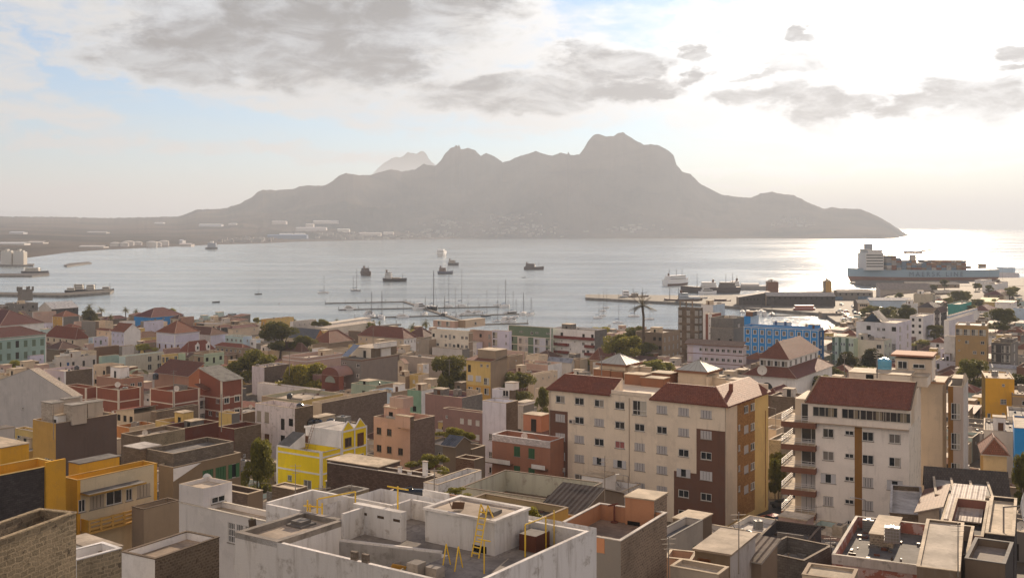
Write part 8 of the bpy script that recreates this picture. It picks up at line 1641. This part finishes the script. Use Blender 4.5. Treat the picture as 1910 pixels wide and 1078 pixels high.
for px, pb_, pt_, Y, lb in ((1172, 930, 888, 140, 'street lamp before the cream block wall'), (1614, 1000, 932, 120, 'slim street lamp before the ochre strip'), (1447, 830, 762, 190, 'white lane lamp below the mansard roof corner'), (337, 600, 567, 640, 'thin dark mast behind the salmon wall'), (1056, 620, 578, 600, 'thin flagpole between green and red blocks'), (1745, 650, 622, 500, 'white globe lamp on the avenue'), (1712, 656, 640, 480, 'lamp before the ochre apartment house'), (1846, 498, 475, 1150, 'tall floodlight mast on the port quay'), (1870, 500, 475, 1180, 'second floodlight mast far on the port quay'), (1668, 560, 520, 930, 'lamp mast among the port sheds'), (1718, 545, 522, 980, 'lamp mast before the long warehouse'), (1480, 560, 540, 900, 'quay lamp beside the ferry terminal'), (83, 546, 537, 980, 'lamp on the left pier, nearer the fort'), (113, 546, 537, 980, 'lamp on the left pier, nearer the workboats')): lamp(px, pb_, pt_, Y, lb)
for px, pb_, pt_, Y, lb in ((810, 945, 872, 73, 'rusty aerial mast behind the slab wall'), (1128, 935, 850, 96, 'pale aerial mast on the derelict hall'), (1378, 1070, 955, 78, 'tall rusty aerial with four arms beside the pale hut'), (1549, 1030, 1000, 90, 'thin rod on the flaking pink house'), (1787, 1075, 975, 72, 'tall dark aerial rod on the rough concrete roof'), (1247, 1078, 1000, 76, 'slim pole at the salmon patio'), (551, 930, 865, 105, 'thin aerial mast before the yellow house'), (602, 935, 905, 76, 'silver aerial with many rods on the white terrace'), (656, 925, 903, 78, 'flat aerial on the kerbed grey roof'), (1575, 700, 660, 230, 'aerial on the upper roof of the balcony block'), (1636, 705, 655, 140, 'aerial beside the blue tank'), (324, 760, 690, 200, 'aerial over the brick corner house'), (413, 805, 735, 180, 'aerial mast before the brick hall'), (100, 820, 755, 120, 'thin rod beside the cisterns'), (1122, 700, 662, 172, 'small lamp rod behind the mansard roof'), (978, 680, 655, 260, 'aerial near the plum walled house'), (838, 700, 670, 262, 'aerial above the rounded tree'), (696, 645, 610, 300, 'aerial on the white cubes'), (540, 700, 655, 260, 'bare rod behind the bright acacia')): lamp(px, pb_, pt_, Y, lb, 'roof_mast')
q = at_z(1438, 690, 16); dsh2 = roof_thing('dish', (cs.W2(-cs.a * .62, -1.2)[0], cs.W2(-cs.a * .62, -1.2)[1], cs.zt - .6), -.2, 'huge round one on the mission hall', 2.3)
# left shore: silos, oil tanks, sheds
for px, w, lb in ((11, 20, 'white silo block at the water, the first'), (34, 19, 'white silo block at the water, the second')):
    p = at_z(px, 494, 2); o = empty('silo', p, 0, lb, 'silo', 'white silo blocks'); s_ = p.y / F; W_ = w * s_; b = MB(); b.box(-W_ / 2, W_ / 2, 0, W_ * .8, 0, 20, mat('paint', (.50, .49, .47))); b.box(W_ / 2 - .1, W_ / 2 + .3, 0, W_ * .8, 0, 19, mat('paint', (.5, .46, .4))); b.build('wall', o)
    b = MB(); 
    for i in range(3): b.box(-W_ / 2 + i * W_ * .33 + .5, -W_ / 2 + i * W_ * .33 + W_ * .25, 2, W_ * .6, 20, 22 + (i % 2) * 2, mat('paint', (.48, .46, .43)))
    b.build('roof_box', o)
for i, (px, r) in enumerate(((215, 9), (240, 10), (256, 9), (283, 10), (292, 9), (306, 9), (232, 8))):
    py = 458 - (i % 3) * 1.5; Y = F * CH / (462 - HY) + 40 + (i % 3) * 90; X = (px - CX) * Y / F; rr = r * Y / F; b = MB(); b.lathe([(rr, -3), (rr, 12 + i % 2 * 3)], mat('paint', (.50, .46, .42)), 20); o = empty('oil_tank', (X, Y, max(1, ground(X, Y) + 1)), 0, 'pale round oil tank on the far left shore', 'oil tank', 'oil tanks on the far shore'); b.build('wall', o)
    b = MB(); b.lathe([(rr * 1.01, 12 + i % 2 * 3), (rr * .5, 14.4 + i % 2 * 3), (0, 15 + i % 2 * 3)], mat('paint', (.58, .53, .47)), 20); b.build('roof', o)
far_o = None
def farland_z(px, Y):
    ys = F * CH / (max(interp(FARSHORE, px), HY + 4) - HY); yr = 7300
    hr = max(CH - (interp(RIDGE, px) - HY) * yr / F, 1); tt = (Y - ys) / (yr - ys); w_ = min(1, max(0, (hr - 90) / 220)); e = 1 + .5 * w_ * w_ * (3 - 2 * w_)
    return max(hr * (.25 * tt + .75 * max(tt, 0) ** (e + .8)), 2)
def far_place(px, py):
    lo, hi = F * CH / (max(interp(FARSHORE, px), HY + 4) - HY), 7000.0
    for _ in range(40):
        mid = (lo + hi) / 2; z = farland_z(px, mid)
        if CH - (py - HY) * mid / F < z: hi = mid
        else: lo = mid
    return (px - CX) * lo / F, lo, farland_z(px, lo)
for px, py, w, h, c, lb in ((392, 421, 42, 4, (.50, .50, .55), 'long pale blue factory roof on the far plain'), (433, 419, 14, 3, (.45, .42, .42), 'small pale hall beside the far factory'), (296, 417, 16, 2.5, (.6, .6, .62), 'tiny white hall high on the far plain'), (535, 441, 74, 4, (.16, .22, .36), 'long low blue shed on the far shore'), (533, 438, 24, 2.5, (.55, .55, .57), 'white roof before the blue far shed'), (558, 438, 20, 3, (.50, .5, .52), 'white hall beside the blue far shed'), (580, 427, 56, 4, (.50, .46, .46), 'long pale factory on the mountain foot'), (607, 414, 46, 3, (.52, .47, .45), 'upper long pale factory on the mountain foot'), (577, 420, 14, 3, (.5, .46, .44), 'short pale hall between the two far factories'), (640, 430, 22, 4, (.54, .5, .46), 'pale hall with lit roof on the far shore'), (690, 437, 40, 4, (.50, .44, .40), 'row of pale halls at the far waterline'), (724, 436, 18, 4, (.5, .45, .42), 'last pale hall of the far waterline row'), (520, 415, 26, 3, (.48, .43, .42), 'dim long hall on the upper far plain'), (30, 435, 26, 3, (.42, .42, .46), 'grey blue hall on the far left plain'), (180, 434, 36, 2, (.40, .36, .34), 'faint long wall on the far left plain'), (20, 455, 50, 2.5, (.58, .56, .54), 'long white strip roof on the left shore'), (65, 453, 30, 2, (.44, .40, .36), 'sandy long hall on the left shore'), (170, 461, 46, 2, (.46, .42, .38), 'long low pale wall before the oil tanks'), (337, 452, 6, 7, (.42, .42, .44), 'pale tower beside the oil tanks'), (345, 458, 22, 3, (.44, .38, .34), 'cluster house right of the oil tanks')):
    X, Y, z = far_place(px, py + h * .5); k = Y / F; b = MB(); b.box(-w * k / 2, w * k / 2, 0, 40, -6, h * k, mat('paint', c)); o = empty('far_hall', (X, Y, z), 0, lb, 'hall', 'halls on the far shore'); b.build('wall', o)
    b = MB(); b.poly([(-w * k / 2 - 1, -1, h * k), (w * k / 2 + 1, -1, h * k), (w * k / 2 + 1, 20, h * k + 3), (-w * k / 2 - 1, 20, h * k + 3)], mat('paint', tuple(min(.6, q * 1.2) for q in c))); b.poly([(-w * k / 2 - 1, 20, h * k + 3), (w * k / 2 + 1, 20, h * k + 3), (w * k / 2 + 1, 41, h * k), (-w * k / 2 - 1, 41, h * k)], mat('paint', tuple(min(.6, q * 1.2) for q in c))); b.build('roof', o)
rf = random.Random(33); fb_ = MB(); fc_ = [mat('paint', c) for c in ((.26, .23, .21), (.22, .18, .16), (.32, .30, .28))]
for i in range(420):
    cxp = rf.choice([(700, 440, 60, 6), (780, 438, 70, 8), (860, 432, 90, 12), (950, 428, 80, 16), (1010, 430, 60, 13), (830, 415, 40, 8), (960, 405, 50, 10), (1180, 425, 60, 9), (1480, 415, 40, 9), (650, 437, 50, 5), (460, 446, 50, 4)])
    px = rf.gauss(cxp[0], cxp[2] * .5); py = rf.gauss(cxp[1], cxp[3] * .5); sh = interp(FARSHORE, px)
    if py > sh - 1.2: py = sh - rf.uniform(1.2, 4)
    X, Y, z = far_place(px, py); w, h = rf.uniform(4, 13), rf.uniform(1.5, 4); fb_.box(X - w, X + w, Y - 6, Y + 6, z - 8, z + h, rf.choice(fc_))
tag(fb_.build('far_houses'), 'hundreds of tiny pale houses at the hazy foot of the mountain', kind='stuff')

# people on the seafront, a few pixels tall
def person(px, py, rz, c1, c2, label):
    p = at_z(px, py, 2.2); X, Y = p.x, p.y; z = max(ground(X, Y), 2.0)
    J = [(0, 0, .95), (0, 0, 1.2), (0, 0, 1.45), (0, 0, 1.55), (0, .02, 1.68), (-.2, 0, 1.42), (-.26, 0, 1.15), (-.24, -.08, .9), (.2, 0, 1.42), (.26, 0, 1.15), (.24, -.08, .9), (-.1, 0, .9), (-.11, -.05, .5), (-.12, 0, .05), (-.12, -.14, .03), (.1, 0, .9), (.11, .06, .5), (.12, .1, .05), (.12, -.04, .03)]
    E = [(0, 1), (1, 2), (2, 3), (3, 4), (2, 5), (5, 6), (6, 7), (2, 8), (8, 9), (9, 10), (0, 11), (11, 12), (12, 13), (13, 14), (0, 15), (15, 16), (16, 17), (17, 18)]
    rr_ = [.15, .14, .15, .06, .11, .07, .05, .035, .07, .05, .035, .1, .07, .05, .04, .1, .07, .05, .04]
    me = bpy.data.meshes.new('person'); me.from_pydata(J, E, []); me.materials.append(mat('paint', c1)); me.skin_vertices.new() if hasattr(me.skin_vertices, 'new') else None
    o = link('person', me, None, (X, Y, z), rz); md = o.modifiers.new('skin', 'SKIN')
    for i, r in enumerate(rr_): me.skin_vertices[0].data[i].radius = (r, r)
    me.skin_vertices[0].data[0].use_root = True; o.modifiers.new('sub', 'SUBSURF').render_levels = 1
    tag(o, label, 'person')
for px, py, c1, lb in ((632, 602, (.06, .06, .08), 'person in dark clothes standing on the seafront terrace'), (638, 602, (.30, .10, .08), 'person in a reddish shirt on the seafront terrace'), (648, 604, (.20, .20, .22), 'person in grey walking near the sailcloth restaurant')):
    try: person(px, py, .3, c1, c1, lb)
    except Exception as e: print('person', e)
# ================= low houses that fill the gaps between the others =================
def corners(bd): return [bd.W2(x, y) for x, y in ((-bd.a, 0), (0, 0), (0, bd.b), (-bd.a, bd.b))]
FOOT = [corners(q) for q in BLD]; FBB = [(min(c[0] for c in f), max(c[0] for c in f), min(c[1] for c in f), max(c[1] for c in f)) for f in FOOT]
def sat(f, g):
    for P_ in (f, g):
        for i in range(4):
            x0, y0 = P_[i]; x1, y1 = P_[(i + 1) % 4]; nx, ny = y1 - y0, x0 - x1
            a = [nx * x + ny * y for x, y in f]; b_ = [nx * x + ny * y for x, y in g]
            if max(a) <= min(b_) + .01 or max(b_) <= min(a) + .01: return False
    return True
VIS = []
for q in BLD:
    us = [CX + F * c[0] / c[1] for c in corners(q)]; hp = q.H * F / q.Y; VIS.append((min(us), max(us), q.yc, q.yc + hp * q.hid, q.Y))
rr = random.Random(17); n_f = 0; COLS = ['grey', 'sand', 'mud', 'pale', 'cream', 'white', 'grey', 'tan', 'mud', 'yellow', 'rust', 'aqua', 'concrete', 'sand', 'pink', 'pale']
CN = {'grey': 'grey', 'sand': 'sand coloured', 'mud': 'brown', 'pale': 'pale grey', 'cream': 'cream', 'white': 'white', 'pink': 'pink', 'tan': 'tan', 'rose': 'rose', 'yellow': 'yellow', 'rust': 'rusty red', 'aqua': 'pale green', 'concrete': 'concrete grey'}
LAN = [[(22, 136), (28, 145), (34.5, 154), (43.5, 167), (56, 185), (75, 212)], [(-35, 90), (-24, 118), (-6, 150)]]
def near_lane(x, y):
    for pl in LAN:
        for (x0, y0), (x1, y1) in zip(pl, pl[1:]):
            for i in range(5):
                if math.hypot(x0 + (x1 - x0) * i / 5 - x, y0 + (y1 - y0) * i / 5 - y) < 11: return True
    return False
usedlab = set()
grid = [(i * 9.6, j * 9.6) for i in range(-66, 75) for j in range(-38, 95)]
th = rad(35); cand = []
for gx, gy in grid:
    x = gx * math.cos(th) + gy * math.sin(th); y = -gx * math.sin(th) + gy * math.cos(th)
    if 75 < y < (640 if x / y < .33 else 900) and abs(x / y) < .53: cand.append((y, x))
cand.sort()
PICK = []
for y, x in cand:
    px = CX + F * x / y; s = interp(SHORE, px)
    if y > s - 34 or (450 < px < 1010 and y > 540) or (x / y > .33 and y > 640 and x < 275) or near_lane(x, y) or rr.random() < .12: continue
    w, d = rr.uniform(6.2, 9.3), rr.uniform(6.2, 9.3); h = rr.uniform(3.2, 5.6) if y > 130 else rr.uniform(3, 4)
    if any(math.hypot(x - tx, y - ty) < 5 + min(r_, 3) for tx, ty, r_ in TREES): continue
    c_ = [(x + lx * math.cos(th) + ly * math.sin(th), y - lx * math.sin(th) + ly * math.cos(th)) for lx, ly in ((-w, 0), (0, 0), (0, d), (-w, d))]
    bb_ = (min(q[0] for q in c_), max(q[0] for q in c_), min(q[1] for q in c_), max(q[1] for q in c_))
    if any(not (bb_[1] < f[0] or bb_[0] > f[1] or bb_[3] < f[2] or bb_[2] > f[3]) and sat(c_, g) for f, g in zip(FBB, FOOT)): continue
    zt = ground(x, y) + h; yc = HY + (CH - zt) * F / y; us = [CX + F * q[0] / q[1] for q in c_]; u0, u1 = min(us), max(us)
    bad = False; hidden = False
    for v0, v1, t0, t1, Yv in VIS:
        if Yv > y and u1 > v0 + 2 and u0 < v1 - 2 and yc - 8 < t1 and yc + h * F / y > t0:
            bad = True; break
    if bad:
        h = 2.6; zt = ground(x, y) + h; yc = HY + (CH - zt) * F / y
        if any(Yv > y and u1 > v0 + 2 and u0 < v1 - 2 and yc - 4 < t1 and yc + h * F / y > t0 for v0, v1, t0, t1, Yv in VIS): continue
    PICK.append((x, y, w, d, h, yc, u0, u1, rr.random()))
    FOOT.append(c_); FBB.append(bb_)
# what the picture shows of them: rays against plain boxes
from mathutils.bvhtree import BVHTree
vv, ff, own = [], [], []
def addbox(c4, z0, z1, who):
    k = len(vv); vv.extend([(q[0], q[1], z) for z in (z0, z1) for q in c4])
    for f_ in ((0, 1, 5, 4), (1, 2, 6, 5), (2, 3, 7, 6), (3, 0, 4, 7), (4, 5, 6, 7)): ff.append(tuple(k + q for q in f_)); own.append(who)
for i, q in enumerate(BLD): addbox(corners(q), q.zb, q.zt, -1 - i)
for i, (x, y, w, d, h, yc, u0, u1, _) in enumerate(PICK):
    g0 = ground(x, y); addbox(FOOT[len(BLD) + i], g0 - 1, g0 + h, i)
bvh = BVHTree.FromPolygons(vv, ff); CNT = {}
for py in range(560, 1078, 2):
    for px in range(1, 1910, 2):
        hit = bvh.ray_cast(Vector((0, 0, CH)), Vector(((px - CX) / F, 1, -(py - HY) / F)).normalized())
        if hit[2] is not None: CNT[own[hit[2]]] = CNT.get(own[hit[2]], 0) + 1
print('hidden named', [BLD[i].label for i in range(len(BLD)) if CNT.get(-1 - i, 0) < 12])
order = sorted([i for i in range(len(PICK)) if CNT.get(i, 0) >= 14], key=lambda i: -CNT[i]); nb0 = len(BLD); NKEEP = max(0, 305 - nb0); named = list(BLD); rest_o = []
rr = random.Random(18)
for n_, i in enumerate(order):
    x, y, w, d, h, yc, u0, u1, _ = PICK[i]
    cc = rr.choice(COLS); rt_ = rr.choice(['flat', 'flat', 'flat', 'flat', 'hip', 'mono']) if y > 200 else 'flat'; lab = None
    for nb in sorted(named, key=lambda q: math.hypot(q.X - x, q.Y - y))[:8]:
        side = 'left of' if u1 < nb.px[1] else 'right of' if u0 > nb.px[1] else ('in front of' if y < nb.Y else 'behind')
        nm_ = ' '.join(nb.label.split()[:8])
        while nm_.split()[-1] in ('with', 'and', 'of', 'the', 'by', 'below', 'behind', 'before', 'between', 'beside', 'under', 'at', 'on', 'near', 'a', 'above', 'to', 'four', 'its', 'two', 'in', 'next', 'over', 'from', 'joined', 'half'): nm_ = ' '.join(nm_.split()[:-1])
        l2 = f"small {CN[cc]} {'tiled' if rt_ != 'flat' else 'flat'} house {side} the {nm_}"
        if l2 not in usedlab and len(l2.split()) <= 16: lab = l2; break
    solo = n_ < NKEEP and lab
    if solo: usedlab.add(lab)
    bd = bld(lab if solo else 'low house', u0, CX + F * x / y, u1, yc, Y=y, A=cc, B=rr.choice([cc, cc, 'mud', 'grey']), kA=rr.choice(['plaster', 'plaster', 'stain']), kB=rr.choice(['plaster', 'block', 'stain']), wa=rr.choice(['', 'x', '1.1', 'g', 'd.1']), wb=rr.choice(['', '', 'm', '1']), roof=rt_, tile=rr.choice(['tile', 'tiledark', (.24, .10, .06)]), par=rr.uniform(.3, .9),
             a=w, b=d, ang=35, clutter=(rr.choice([0, 1, 2]) if rt_ == 'flat' else 0) if solo else 0, deck=rr.choice(['deck', 'sand', 'concrete', 'pale', 'tan']), rh=None if rt_ == 'hip' else .9)
    if not solo: rest_o.append(bd.o)
def collect(o, M, mb, bag):
    M2 = M @ o.matrix_basis; bag.append(o)
    if o.type == 'MESH':
        me = o.data; base = len(mb.v); mb.v += [tuple(M2 @ v.co) for v in me.vertices]
        for p in me.polygons: mb.f.append(tuple(base + i for i in p.vertices)); mb.mi.append(mb.mid(me.materials[p.material_index]))
    for c in o.children: collect(c, M2, mb, bag)
from mathutils import Matrix
rest, bag = MB(), []
for o in rest_o: collect(o, Matrix.Identity(4), rest, bag)
if bag: bpy.data.batch_remove(bag)
if rest.f: tag(rest.build('low_houses'), 'many small low houses crowded in the gaps of the town', kind='stuff')
print('named', nb0, 'cands', len(PICK), 'visible', len(order), 'rest', len(rest_o), 'objects', len(S.objects))
